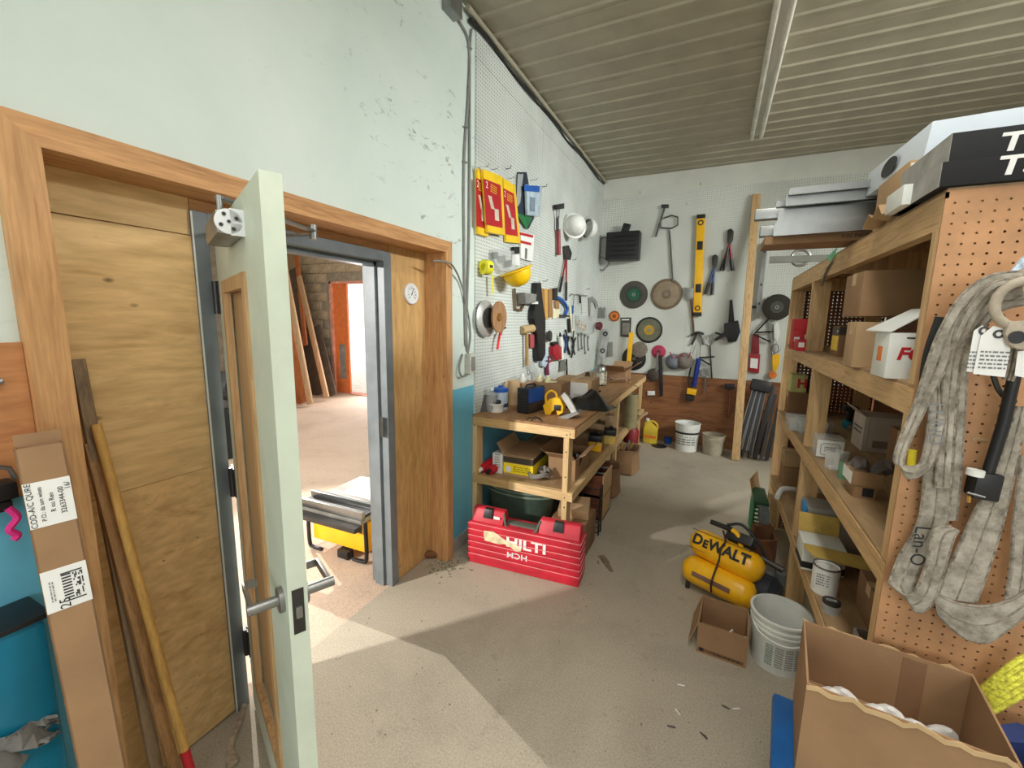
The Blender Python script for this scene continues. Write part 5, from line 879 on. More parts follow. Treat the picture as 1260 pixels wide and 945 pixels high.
# galvanised channel hanging on the back wall
t = hung('galvanised_channel', 'bright perforated steel channel hanging on the back wall', 'channel', 'B', 932, 392); a, c = bw(942, 298, .05), bw(932, 392, .05); MB().bar(a, c, .05, .03, (1, 0, 0), .002).build('channel', m_alu, t)
for f in (.12, .55, .8): MB().obox(lerp(a, c, f)+NB*.016, (1, 0, 0), (0, 0, 1), NB, .02, .03, .002).build('slot', m_dark, t)
# ------------------------------------------------------------------ shelf unit on the right
SX, SX1, SY0, SY1 = .50, 1.10, 1.50, 3.95
su = thing('shelf_unit', 'long pine shelf unit with a brown pegboard end panel', 'shelf', ((SX+SX1)/2, (SY0+SY1)/2, 0))
decks = (2.028, 1.52, 1.0, .46)
for z, h in zip(decks, (.089, .075, .07, .06)):
    MB().box(SX, SX+.038, SY0+.006, SY1, z-h, z).build('front_rail', m_oldpine, su, smooth=False); MB().box(SX1-.038, SX1, SY0+.006, SY1, z-h, z).build('back_rail', m_oldpine, su, smooth=False)
    for y in (SY0+.006, 2.6, SY1-.04): MB().box(SX+.038, SX1-.038, y, y+.038, z-h, z-.001).build('cross_rail', m_oldpinez, su, smooth=False)
    MB().box(SX+.004, SX1, SY0+.006, SY1, z, z+.011).build('deck', m_deck, su, smooth=False)
DK = [z+.011 for z in decks]
def post(y, z0, z1, x=SX): MB().box(x, x+.089, y, y+.038, z0, z1).build('post', m_oldpinez, su, smooth=False)
for k, (z0, z1) in enumerate(((0, .40), (DK[3], .93), (DK[2], 1.445), (DK[1], 1.939))):
    post(SY0+.008, z0, z1); post(SY1-.04, z0, z1); post(3.10 if k == 3 else 2.80, z0, z1)
    for y in (SY0+.008, 2.8, SY1-.04): post(y, z0, z1, SX1-.127)
# pegboard end panel with real holes
def pegpanel(name, o, u, v, n, nu, nv, pitch, r, t, m, parent):
    b = MB(); bm = b.bm; o, u, v, n = Vector(o), Vector(u), Vector(v), Vector(n); seg = 8; C_ = [(math.cos(2*math.pi*(k+.5)/seg), math.sin(2*math.pi*(k+.5)/seg)) for k in range(seg)]
    G = [[bm.verts.new(o+u*pitch*i+v*pitch*j) for j in range(nv+1)] for i in range(nu+1)]
    for i in range(nu):
        for j in range(nv):
            c = o+u*pitch*(i+.5)+v*pitch*(j+.5); hv = [bm.verts.new(c+u*r*x+v*r*y) for x, y in C_]; bv = [bm.verts.new(c+u*r*x+v*r*y-n*t) for x, y in C_]
            q = [G[i+1][j+1], G[i][j+1], G[i][j], G[i+1][j]]
            for k in range(4): bm.faces.new((q[k], q[(k+1) % 4], hv[(2*k+2) % 8], hv[2*k+1])); bm.faces.new((q[k], hv[2*k+1], hv[2*k]))
            for k in range(8): bm.faces.new((hv[k], hv[(k+1) % 8], bv[(k+1) % 8], bv[k]))
    return b.build(name, m, parent, smooth=False)
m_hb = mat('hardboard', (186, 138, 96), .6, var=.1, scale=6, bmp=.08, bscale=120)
pegpanel('pegboard_end_panel', (.506, SY0, .006), (1, 0, 0), (0, 0, 1), (0, -1, 0), 23, 79, .0254, .0033, .005, m_hb, su)
b = MB(); b.box(SX, .506, SY0, SY0+.005, .006, 2.028); b.box(.506+23*.0254, SX1, SY0, SY0+.005, .006, 2.028); b.box(SX, SX1, SY0, SY0+.005, .006+79*.0254, 2.032); b.build('panel_edge', m_hb, su, smooth=False)
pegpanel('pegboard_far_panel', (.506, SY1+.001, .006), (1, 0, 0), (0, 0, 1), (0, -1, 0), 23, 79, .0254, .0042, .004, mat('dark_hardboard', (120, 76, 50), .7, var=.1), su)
MB().box(SX1, SX1+.005, SY0, SY1, .4, 2.03).build('back_panel', pegmat('brown_pegboard', (128, 84, 54), 1, 2, hole=.14, holecol=(20, 12, 8)), su)
def corner_box(xb, yb, yt, xr, dep, z, x0=None):
    """box whose near left bottom corner is seen at (xb, yb) on level z (or on the plane x=x0)"""
    c = at(xb, yb, 'z', z) if x0 is None else at(xb, yb, 'x', x0); zt_ = at(xb, yt, 'y', c.y).z; return c.x, at(xr, yb, 'y', c.y).x, c.y, c.y+dep, c.z, zt_
def cb(lab, xb, yb, yt, xr, dep, z, m=None, x0=None, **kw):
    r = corner_box(xb, yb, yt, xr, dep, z, x0); return carton(lab, *r, m, face='x', **kw), r
# upper compartment
t, rB = cb('big tan carton lying at the bottom of the upper compartment', 1047, 452, 396, 1095, .13, DK[1], m_card2)
t, r = cb('large brown carton stacked high under the shelf roof', 1056, 389, 333, 1150, .24, 0, m_card, x0=rB[0]+.012); 
t, r = cb('white carton with red FO lettering and lifted lid', 1087, 465.6, 409, 1132, .13, DK[1], m_whitep, tape=False, name='white_carton')
text('FO', 'lettering', m_redprint, t, (r[0]+.055, r[2]-.0005, r[4]+.075), (1, 0, 0), (0, 0, 1), .05, .0005, shear=.2, bold=.002); MB().box(r[0]+.04, r[1]-.004, r[2]-.001, r[2], r[4]+.122, r[4]+.126).build('black_line', m_ink, t)
MB().prism([(r[0], r[2]-.002, r[5]), (r[0]-.02, r[3]+.02, r[5]+.002), (r[1], r[3]+.01, r[5]+.07), (r[1]+.01, r[2]-.002, r[5]+.07)], (0, 0, 1), .004).build('lid', m_whitep, t)
MB().box(r[0]-.001, r[0], r[2]+.045, r[2]+.085, r[4]+.05, r[4]+.095).build('orange_square', m_orange, t)
t, r = cb('small carton with yellow side on the upper shelf', 1029, 439, 401, 1046, .14, DK[1], m_card3, tape=False); MB().box(r[0]-.001, r[0], r[2]+.005, r[3]-.005, r[4]+.03, r[5]-.05).build('yellow_label', m_pack, t); MB().box(r[0]-.0012, r[1]+.001, r[2]-.001, r[3], r[5]-.045, r[5]-.004).build('dark_band', MC['olive_black_print'], t); text('m', 'print', m_paper, t, (r[0]-.0016, r[2]+.03, r[5]-.025), (0, -1, 0), (0, 0, 1), .03, .0003)
for k, (xb, yb, yt, xr, lab) in enumerate(((980, 432, 418, 991, 'small red carton at the front of the upper shelf'), (974, 430, 406, 988, 'red carton with white tag on the upper shelf'), (986, 428, 402, 996, 'tall red carton deep on the upper shelf'))):
    t, r = cb(lab, xb, yb, yt, xr, .12, DK[1], m_redprint, tape=False); MB().box(r[0]+.006, r[0]+.035, r[2]-.001, r[2], (r[4]+r[5])/2-.01, (r[4]+r[5])/2+.018).build('white_tag', m_paper, t)
    if k == 1: carton('red carton stacked on the tagged one on the upper shelf', r[0], r[1]+.05, r[2]+.01, r[3], r[5], r[5]+.07, m_redprint, face='x', tape=False)
# middle compartment
t, r = cb('greyish white carton with printed sides on middle shelf', 1059, 555, 512, 1118, .20, DK[2], mat('dusty_white_card', (196, 180, 168), .8, var=.06), tape=False); lines(t, (r[0]-.0006, (r[2]+r[3])/2, (r[4]+r[5])/2+.01), (0, -1, 0), (0, 0, 1), .15, .05, 2, m_ink, seed=31)
MB().box(r[0]+.045, r[1]-.03, r[2]-.001, r[2], r[4]+.025, r[4]+.065).build('brown_panel', mat('taupe_print', (140, 118, 106), .8), t); b = MB(); zc = (r[4]+r[5])/2
for p0, p1 in (((r[0]+.02, r[5]-.012), (r[1]-.01, r[5]-.012)), ((r[0]+.02, r[4]+.01), (r[0]+.02, r[5]-.012))): b.bar((p0[0], r[2]-.0006, p0[1]), (p1[0], r[2]-.0006, p1[1]), .002, .001, (0, 1, 0))
b.build('frame_line', m_greyink, t); MB().obox((r[0]-.02, (r[2]+r[3])/2, r[5]+.018), (1, 0, -.9), (0, 1, 0), (.9, 0, 1), .06, r[3]-r[2], .004).build('flap', MC['dusty_white_card'], t)
c = at(1033, 527, 'z', DK[2]); t = thing('teal_tool', 'teal and black power tool on the middle shelf', 'power tool', c+Vector((.05, .05, 0))); b = MB(); b.lathe((0, 0, .03), (.3, 1, 0), [(0, -.07), (.026, -.06), (.03, 0), (.028, .07), (0, .08)], 14); b.build('motor', mat('teal_tool_plastic', (16, 120, 140), .4), t, world=False); MB().tube([(0, -.01, .045), (.005, -.02, .12)], .02, 10).build('grip', m_dark, t, world=False); MB().box(-.035, .04, -.05, .02, .115, .15, .006).build('battery', m_dark, t, world=False); MB().tube([(0, -.07, .03), (-.02, -.13, .03)], .012, 10).build('chuck', m_steel, t, world=False)
t, r = cb('little pinkish carton beside the teal tool', 1014, 533, 521, 1025, .06, DK[2], MC['dusty_white_card'], tape=False)
t, r = cb('yellowish carton with red letter H on middle shelf', 972, 482, 461, 992, .2, DK[2]+.16, mat('pale_lime_card', (190, 186, 122), .8), x0=SX+.04, tape=False); text('H', 'lettering', m_redprint, t, (r[1]-.03, r[2]-.001, (r[4]+r[5])/2), (1, 0, 0), (0, 0, 1), .09, .0005, bold=.004)
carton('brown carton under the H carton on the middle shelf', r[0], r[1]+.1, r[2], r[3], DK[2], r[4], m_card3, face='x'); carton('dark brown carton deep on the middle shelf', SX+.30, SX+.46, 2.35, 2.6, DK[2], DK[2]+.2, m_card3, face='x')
for k, (x, y, lab) in enumerate(((968, 531, 'clear plastic tray of parts at shelf front far bay'), (981, 536, 'second clear plastic tray behind the lower post'))):
    c = at(x, y, 'z', DK[2]); t = thing('parts_tray', lab, 'tray', c+Vector((.08, .1, 0)), 0, 'clear trays of parts'); b = MB()
    b.lathe((0, 0, 0), (0, 0, 1), [(0, 0), (.09, 0), (.11, .09), (.106, .09), (.086, .005), (0, .005)], 4, hint=(1, 1, 0)); b.build('tray', m_clear, t, world=False)
    for j in range(7): MB().tube([(-.05+.018*j, -.03+.012*(j % 3), .012), (-.02+.016*j, .03*((j % 3)-1), .03+.008*(j % 4))], .009, 6).build('part', (m_steel, m_dsteel, m_whitep)[j % 3], t, world=False)
c = at(1004, 563, 'z', DK[2]); t = thing('label_tub', 'clear tub with big white printed label at shelf edge', 'tub', c+Vector((.055, .06, 0))); MB().box(-.06, .06, -.055, .055, 0, .10, .012).build('tub', m_clear, t, world=False); MB().box(-.056, .056, -.058, -.056, .008, .095).build('label', m_paper, t, world=False); MB().box(-.059, .059, -.054, .054, .1, .108, .003).build('lid', m_clear, t, world=False)
b = MB(); b.tube([(-.035, -.0585, .02), (.035, -.0585, .02), (.04, -.0585, .03), (.04, -.0585, .07), (.03, -.0585, .08), (-.03, -.0585, .08), (-.04, -.0585, .07), (-.04, -.0585, .03)], .0012, 5, closed=True); b.build('frame_line', m_ink, t, world=False); lines(t, (0, -.0585, .05), (1, 0, 0), (0, 0, 1), .05, .03, 3, m_ink, world=False, seed=8)
c = at(1023, 579, 'z', DK[2]); vessel('clear_jar', 'clear square jar with white beads at the shelf edge', 'jar', c+Vector((.02, .03, 0)), [(0, 0), (.042, 0), (.046, .075), (.05, .09), (.046, .09), (.04, .006), (0, .006)], m_clear, 4)
for k in range(6): MB().lathe(c+Vector((.0+.012*(k % 3), .018+.016*(k//3), .008)), (0, 0, 1), [(0, -.008), (.007, -.004), (.008, 0), (.007, .004), (0, .008)], 8).build('white_bead', m_whitep, None, 'small white bead lying in the clear square jar', 'bead', 'beads in the clear jar')
c = at(1033, 590, 'z', DK[2]); t = thing('green_card_pack', 'small green striped card pack on middle shelf edge', 'package', c+Vector((.02, .02, 0))); MB().box(-.022, .03, -.012, .012, 0, .075, .002).build('card', mat('mint_card', (112, 164, 128), .6), t, world=False); b = MB(); [b.box(-.005, .026, -.0128, -.012, .01+.01*k, .014+.01*k) for k in range(4)]; b.box(-.002, .026, -.013, -.012, .05, .068); b.build('print', m_ink, t, world=False)
t, r = cb('lower small carton with dark print on the middle shelf', 1050, 612, 596, 1078, .10, DK[2], m_card, tape=False); MB().box(r[0]+.025, r[0]+.06, r[2]-.001, r[2], r[4]+.01, r[5]-.008).build('dark_print', m_ink, t)
carton('upper small carton with torn white side on middle shelf', r[0]-.015, r[1]+.015, r[2]-.005, r[3]+.02, r[5], r[5]+.055, m_card, face='x'); MB().box(r[0]-.0175, r[0]-.0155, r[2]-.004, r[3]+.015, r[5]+.003, r[5]+.05).build('torn_paper', m_paper, [o for o in bpy.data.objects if o.get('label') == 'upper small carton with torn white side on middle shelf'][0])
b = MB(); c = at(1062, 560, 'z', DK[2]+.06); b.sheet([[Vector((r[0]-.01+.16*i/6, r[2]+.0+.10*j/5, r[5]+.062+.022*math.sin(i*2.1+j)+.018*math.sin(j*1.7))) for j in range(6)] for i in range(7)], .002); b.build('clear_film', glass('smoky_film', (120, 112, 112), .55, .2), None, 'smoky clear plastic film heaped on the small cartons', 'plastic film')
# lower compartment
y0, y1, z0, z1 = xbox(SX+.03, (985, 640), (1035, 672)); t = thing('clear_bin', 'clear plastic bin with blue clip on the lower shelf', 'bin', (SX+.2, 2.4, DK[3])); MB().box(SX+.03, SX+.42, 2.63, 2.79, DK[3], DK[3]+.235, .012).build('bin', glass('frosted_clear', (190, 186, 180), .6, .3), t); MB().box(SX+.022, SX+.428, 2.622, 2.796, DK[3]+.235, DK[3]+.25, .004).build('lid', MC['frosted_clear'], t); MB().box(SX+.012, SX+.03, 2.66, 2.75, DK[3]+.19, DK[3]+.25, .004).build('clip', mat('sky_blue_plastic', (50, 130, 190), .4), t)
t, r = cb('printed carton with yellowish open flap on lower shelf', 985, 700, 668, 1040, .16, DK[3], m_whitep, tape=False); MB().box(r[0]-.001, r[1], r[2]-.001, r[3], r[4]+.012, r[4]+.045).build('dark_band', m_ink, t)
zt_ = r[5]; MB().prism([(r[0]+.0, r[2], zt_), (r[1]+.06, r[2]-.02, zt_), (r[1]+.06, r[2]-.12, zt_-.015), (r[0]+.03, r[2]-.11, zt_-.01), (r[0]-.005, r[2]-.05, zt_)], (0, 0, 1), .004).build('flap', mat('ochre_card', (196, 164, 84), .8), t); MB().prism([(r[0], r[3], zt_), (r[1], r[3], zt_), (r[1], r[3]+.03, zt_+.09), (r[0], r[3]+.03, zt_+.09)], (0, 1, 0), .004).build('flap', MC['ochre_card'], t)
c = at(1010, 733, 'z', DK[3]); t = vessel('paint_can', 'white labelled paint can with pinkish lid on lower shelf', 'paint can', c+Vector((.02, .05, 0)), [(0, 0), (.052, 0), (.052, .125), (.048, .125), (.046, .115), (0, .115)], m_paper, 28, parts=(('lid', [(.047, .118), (.044, .112), (.03, .114), (0, .114)], mat('pink_stained_metal', (150, 96, 92), .5)), ('rim', [(.05, .122), (.054, .124), (.054, .13), (.049, .13), (.049, .122)], m_steel)))
lines(t, c+Vector((.0, .002, .075)), (1, -.2, 0), (0, 0, 1), .05, .06, 5, m_greyink, seed=12)
c = at(1020, 757, 'z', DK[3]); t = vessel('glass_jar', 'small glass jar with printed lid lying near the paint can', 'jar', c+Vector((.01, .03, 0)), [(0, 0), (.032, 0), (.035, .03), (.03, .045), (0, .045)], m_clear, 18, parts=(('lid', [(.033, .04), (.033, .052), (0, .053)], m_dsteel),)); lines(t, c+Vector((.01, .03, .0535)), (1, 0, 0), (0, 1, 0), .04, .02, 2, m_paper, seed=4)
c = at(1048, 770, 'z', DK[3]); t = thing('grey_bin', 'grey translucent parts bin at the near end of lower shelf', 'bin', (SX+.14, 1.74, DK[3])); b = MB(); b.box(-.09, .09, -.10, .10, 0, .006); b.box(-.09, -.084, -.1, .1, 0, .11); b.box(.084, .09, -.1, .1, 0, .11); b.box(-.09, .09, -.1, -.094, 0, .06); b.box(-.09, .09, .094, .1, 0, .11); b.build('bin', glass('grey_translucent', (150, 140, 132), .8, .3), t, world=False)
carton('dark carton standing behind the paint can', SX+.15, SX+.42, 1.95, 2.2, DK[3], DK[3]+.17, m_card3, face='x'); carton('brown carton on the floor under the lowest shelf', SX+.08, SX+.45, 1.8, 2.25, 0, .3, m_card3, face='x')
t, r = cb('tan carton in the far bay of the lower shelf', 962, 596, 574, 985, .18, DK[3], m_card, tape=False); carton('tan carton stacked on another in the far bay', r[0], r[1]+.02, r[2]+.02, r[3], r[5], r[5]+.11, m_card2, face='x')
t, r = cb('brown carton deep behind the lower middle post', 1000, 636, 606, 1030, .25, DK[3], m_card, x0=SX+.16); carton('greyish carton stacked behind the lower middle post', r[0], r[1], r[2], r[3], r[5], r[5]+.12, MC['dusty_white_card'], face='x') if r[5] < .75 else None
MB().tube(bez([at(956, 612, 'z', DK[3]+.02), at(963, 602, 'z', DK[3]+.05), at(978, 602, 'z', DK[3]+.05)]), .018, 8).build('white_glove', m_whitep, None, 'rolled white glove on edge of far lower shelf', 'glove')
# things on the floor before the far bay
t = thing('green_crate', 'green ribbed plastic crate on floor beside the shelf', 'crate', (.475, 3.78, 0)); b = MB(); x0_, x1_, y0_, y1_ = .38, .47, 3.62, 3.95
for k in range(9): b.box(x0_, x0_+.008, y0_, y1_, .01+.033*k, .028+.033*k)
for j in range(8): b.box(x0_-.002, x0_+.006, y0_+(y1_-y0_-.008)*j/7, y0_+(y1_-y0_-.008)*j/7+.008, 0, .3)
for k in range(9): b.box(x0_, x1_, y0_, y0_+.008, .01+.033*k, .028+.033*k)
b.box(x0_, x1_, y0_, y1_, 0, .01); b.box(x1_-.006, x1_, y0_, y1_, 0, .3); b.build('basket', m_green, t); MB().box(x0_-.006, x1_+.004, y0_-.006, y1_+.006, .3, .33, .004).build('rim', mat('dark_green_rim', (20, 74, 44), .5), t)
bag('brown leather bag on floor next to the green crate', .42, 3.30, .14, .28, .24, mat('brown_leather', (104, 66, 40), .7)); 
MB().box(.40, .46, 3.42, 3.56, .24, .33, .004).build('grey_brick', mat('slate_grey', (92, 98, 98), .8), None, 'slate grey block resting above the brown bag', 'block')
t = thing('sanding_machine', 'grey machine with red band on the floor under shelf', 'machine', (.44, 3.02, 0)); MB().lathe((0, 0, 0), (0, 0, 1), [(0, 0), (.075, 0), (.085, .05), (.08, .1), (.05, .13), (0, .14)], 18).build('body', mat('mid_grey_metal', (96, 94, 88), .5), t, world=False); MB().lathe((0, 0, 0), (0, 0, 1), [(.083, .075), (.087, .08), (.085, .1), (.08, .1)], 18).build('red_band', m_redprint, t, world=False); MB().box(.02, .09, -.12, -.05, 0, .16, .006).build('grey_foot', mat('slate_grey', (92, 98, 98), .8), t, world=False)
b = MB(); b.obox((.41, 3.96, .30), (.3, .9, .1), (-.2, .1, .95), (.9, -.3, .2), .22, .26, .006); b.build('tan_flap', m_card2, None, 'tan cardboard sheet leaning over the green crate', 'cardboard')
# ------------------------------------------------------------------ on top of the shelf
ZT = DK[0]
def slab_box(lab, x0, x1, y0, y1, z0, z1, m, side=None, name='cardboard_box'): 
    t = carton(lab, x0, x1, y0, y1, z0, z1, m, tape=False, name=name)
    if side: MB().box(x0-.001, x0, y0, y1, z0, z1).build('side_panel', side, t)
    return t
m_blk = mat('black_print', (6, 6, 9), .75, var=.06); m_sil = mat('scuffed_silver_side', (150, 148, 142), .5, var=.15, scale=14)
c = at(1154, 238, 'y', SY0-.012); zA = at(1161, 199, 'y', c.y).z; t = slab_box('lower black carton with white Ta lettering on shelf top', c.x, SX1, c.y, c.y+.34, ZT, zA, m_blk, m_sil, 'black_carton')
text('Ta', 'lettering', m_paper, t, (at(1225, 208, 'y', c.y).x, c.y-.0006, (ZT+zA)/2+.004), (1, 0, 0), (0, 0, 1), .060, .0005, align='LEFT', shear=.12, bold=.0016, sx=1.3)
c2 = at(1167.5, 196, 'y', c.y+.01); zB = at(1176, 163, 'y', c.y+.01).z; t = slab_box('upper black carton with white T lettering on shelf top', c2.x, SX1, c.y+.01, c.y+.33, zA, zB, mat('charcoal_print_face', (16, 17, 18), .7, var=.08), m_sil, 'black_carton')
text('Ta', 'lettering', m_paper, t, (at(1232, 172, 'y', c.y).x, c.y+.01-.0006, (zA+zB)/2-.004), (1, 0, 0), (0, 0, 1), .058, .0005, align='LEFT', shear=.12, bold=.0016, sx=1.3)
yb_ = c.y+.36; w0, w1 = at(1136, 193, 'y', yb_), at(1154, 148, 'y', yb_); t = thing('white_tray_box', 'pale blue white carton with oval hand hole on shelf top', 'box', (w0.x+.3, yb_+.2, ZT))
MB().quadbox([(w0.x, yb_, w0.z), (SX1+.1, yb_-.03, w0.z), (SX1+.1, yb_+.45, w0.z), (w0.x-.03, yb_+.5, w0.z), (w0.x+.01, yb_, w1.z), (SX1+.1, yb_-.03, w1.z+.01), (SX1+.1, yb_+.45, w1.z), (w0.x-.02, yb_+.5, w1.z)], .004).build('body', mat('pale_blue_white_card', (214, 224, 232), .6, var=.02), t)
MB().lathe((w0.x-.016, yb_+.26, (w0.z+w1.z)/2+.0), (-1, 0, 0), [(0, 0), (.03, 0), (.03, .003), (0, .003)], 24, ex=2.6).build('hand_hole', m_dark, t)
t, r = cb('little white carton at the shelf top front edge', 1109, 252, 227, 1136, .14, ZT, m_whitep, tape=False)
t, r2 = cb('tan carton with 51 label on the shelf top', 1110, 247, 198, 1142, .16, ZT, m_card2, x0=r[0]+.01, tape=False) if False else (None, None)
y51 = c.y+.37; x51 = at(1116, 225, 'y', y51).x; z51 = w0.z-.002; t = carton('tan carton with white 51 label on the shelf top', x51, SX1, y51, y51+.3, ZT, z51, m_card2, tape=False); p51 = Vector((at(1137, 212, 'y', y51).x, y51-.0006, z51-.055)); o = MB().box(p51.x-.035, p51.x+.035, y51-.001, y51, z51-.10, z51-.01).build('label', m_paper, t); text('51', 'lettering', m_ink, o, p51+Vector((0, -.0006, .01)), (1, 0, 0), (0, 0, 1), .04, .0004); lines(o, p51+Vector((0, -.0003, -.03)), (1, 0, 0), (0, 0, 1), .05, .03, 2, m_greyink, seed=3)
MB().sheet([[Vector((r[0]-.0+.03*i, r[3]+.03+.05*j, ZT+.01+.012*math.sin(i+j)+.03*(j % 2))) for j in range(5)] for i in range(4)], .003).build('brown_paper', m_card2, None, 'crumpled brown paper tucked by the little white carton', 'paper')
# aluminium profiles laid across the top of the shelf
prof_spec = [((971, 236), (1112, 220), 2.30, .028, .012), ((967, 247), (1104, 234), 2.32, .05, .02), ((955, 252), (1100, 240), 2.42, .03, .03), ((957, 267), (1096, 256), 2.36, .06, .02), ((952, 283), (1090, 269), 2.30, .06, .03)]
for k, (p0, p1, y, hgt, wd_) in enumerate(prof_spec):
    a, c = at(*p0, 'y', y), at(*p1, 'y', y); c.z = a.z+(c.z-a.z)*.3; c = a+(c-a)*1.25; n_ = Vector((0, 1, 0)); b = MB(); b.bar(a, c, hgt, .003, (0, 0, 1)); up_ = Vector((0, 0, 1))
    for s in (-1, 1): b.obox((a+c)/2+up_*s*hgt/2+n_*wd_*.5*s, (c-a), n_, up_, (c-a).length, wd_, .003)
    b.build('aluminium_profile', m_alu, None, ('thin flat aluminium trim topmost in the pile on shelf', 'wide aluminium angle second in the pile on shelf', 'narrow aluminium channel with longest overhang on shelf', 'broad aluminium strip in the middle of the pile', 'polished aluminium strip above the brown carton')[k], 'profile', 'aluminium profiles on the shelf top')
for k, (x, y) in enumerate(((929, 262), (936, 281))): a = at(x, y, 'y', 2.42); t = MB(); t.box(a.x, a.x+.5, 2.40+.03*k, 2.45+.03*k, a.z-.035, a.z+.012, .003); t.build('aluminium_tube', m_alu, None, ('square aluminium tube sticking out at mid pile', 'square aluminium tube sticking out low in pile')[k], 'tube', 'square aluminium tubes')
a = at(941, 297, 'y', 2.36); cc = at(1088, 283, 'y', 2.36); t = thing('flat_carton', 'long flat brown carton with handwriting under the aluminium', 'box', (SX+.1, 2.38, a.z-.05)); MB().box(a.x, cc.x+.1, 2.36, 2.56, a.z-.016, a.z+.022, .003).build('body', m_card, t); text('V.02 INGREEN', 'handwriting', m_ink, t, (at(1060, 285, 'y', 2.36).x, 2.3594, a.z+.004), (1, 0, 0), (0, 0, 1), .022, .0003)
a = at(943, 309, 'y', 2.42); MB().box(a.x, a.x+.62, 2.40, 2.58, ZT+.022, a.z+.012 if a.z > ZT+.03 else ZT+.05, .002).build('aluminium_sheet', m_alu, None, 'thin aluminium sheet lying below the flat carton', 'sheet')
a = at(948, 313, 'y', 3.2); MB().bar((a.x, 3.2, ZT+.05), (SX+.5, 3.26, ZT+.05), .04, .02).build('grey_bar', mat('grey_trowel', (104, 106, 98), .6), None, 'grey flat bar poking out over the far shelf top', 'bar')
b = MB(); c = at(985, 317, 'y', 3.35); b.tube([c+Vector((.05*math.cos(q), .01*math.sin(q), .05*math.sin(q))) for q in [k*math.pi/8 for k in range(16)]], .01, 8, closed=True); b.build('chrome_ring', m_steel, None, 'chrome ring hanging among bars over the far shelf', 'ring')
c = at(1000, 308, 'y', 3.3); t = thing('hanging_strap', 'black strap with mint green tag over the shelf top', 'strap', c); b = MB(); b.sheet([[at(x, y, 'x', SX-.008)+Vector((0, w, 0)) for w in (-.02, .02)] for x, y in ((1024, 322), (1018, 330), (1014, 340), (1011, 352))], .003); b.build('strap', m_dark, t); MB().prism([at(1018, 316, 'x', SX-.012), at(1030, 304, 'x', SX-.012), at(1026, 316, 'x', SX-.012), at(1020, 322, 'x', SX-.012)], (1, 0, 0), .002).build('tag', mat('mint_tag', (120, 200, 160), .6), t)
# ------------------------------------------------------------------ slings on the end panel
EY = SY0
def ep(x, y, d=.02): return at(x, y, 'y', EY-d)
def slingmat():
    mt, nt, b = newmat('grey_webbing'); v = coords(nt); f = noise(nt, v, 22, 6, .7); g = noise(nt, coords(nt, (60, 60, 420)), 1.0, 2)
    c = ramp(nt, f, [(.3, lin((104, 97, 86))), (.5, lin((158, 150, 136))), (.72, lin((194, 187, 174)))])
    nt.links.new(c, b.inputs['Base Color']); b.inputs['Roughness'].default_value = .95; bump(nt, b, g, .35, .003); return mt
m_sling = slingmat(); m_lead = mat('dirty_leather', (170, 158, 140), .7, var=.15, scale=20)
def strap(pts, w, d, nseg=8, th=.006, ex=None):
    """webbing laid out from centre line pixels with pixel half widths; pts: (x, y, half width vector x, y, depth)"""
    C_ = []
    for x, y, hx, hy, dd_ in pts: C_.append((ep(x-hx, y-hy, dd_), ep(x, y, dd_+.004), ep(x+hx, y+hy, dd_)))
    L_, M_, R_ = ([c[i] for c in C_] for i in (0, 1, 2)); l, m_, r = bez(L_, nseg), bez(M_, nseg), bez(R_, nseg)
    b = MB().sheet(list(zip(l, m_, r)), th); e = MB().tube(l, .0042, 6); e.tube(r, .0042, 6); e.tube([p+Vector((0, -.003, 0)) for p in m_], .002, 6)
    class Both:
        def build(s, *a, **k): o = b.build(*a, **k); e.build('shaded_edge', m_edge, a[2] if a[2] is not None else o, world=True); return o
    return Both()
m_edge = mat('frayed_shaded_edge', (128, 120, 108), .95, var=.35, scale=60, bmp=.6)  # frayed edge, coloured dark for the shadow between plies
sl = thing('lifting_sling', 'wide dirty grey webbing sling with L lettering on the pegboard end', 'sling', ep(1160, 790)); 
strap([(1258, 352, 0, 10, .10), (1225, 362, 4, 11, .09), (1196, 388, 9, 9, .08), (1172, 430, 12, 4, .06), (1164, 480, 14, 0, .05), (1155, 560, 15, 0, .04), (1148, 640, 17, 1, .03), (1120, 690, 14, 4, .035), (1108, 720, 14, 2, .05)], 1, 0).build('webbing', m_sling, sl)
strap([(1108, 720, 14, 2, .05), (1120, 742, 6, 10, .06), (1136, 735, 10, 8, .07), (1150, 700, 10, 5, .075), (1160, 660, 12, 5, .08), (1175, 650, 4, 2, .08)], 1, 0).build('webbing', m_sling, sl)
strap([(1258, 340, 0, 6, .13), (1220, 348, 3, 8, .12), (1190, 372, 8, 7, .11), (1166, 412, 10, 4, .10), (1152, 450, 11, 3, .09), (1132, 500, 7, 2, .08), (1112, 545, 6, 1, .08), (1106, 568, 5, 1, .08), (1114, 580, 1, 6, .08), (1128, 580, 1, 6, .08), (1142, 566, 7, 1, .08), (1152, 520, 9, 0, .07), (1154, 460, 8, 0, .06)], 1, 0).build('webbing', m_sling, sl)
strap([(1262, 366, 0, 8, .085), (1228, 374, 4, 8, .08), (1200, 400, 8, 6, .065), (1183, 440, 9, 2, .05), (1178, 500, 9, 0, .04), (1172, 580, 10, 0, .03), (1166, 640, 10, 0, .022)], 1, 0).build('webbing', m_sling, sl)
strap([(1262, 346, 0, 4, .15), (1226, 353, 3, 5, .14), (1202, 376, 5, 5, .12), (1184, 410, 7, 3, .11), (1172, 450, 8, 1, .085), (1166, 520, 8, 0, .065), (1160, 600, 9, 0, .05)], 1, 0).build('webbing', m_sling, sl)
text('Lan-O', 'lettering', m_ink, sl, ep(1131, 672, .062), ep(1122, 712)-ep(1134, 640), ep(1150, 672)-ep(1110, 668), .045, .0004)
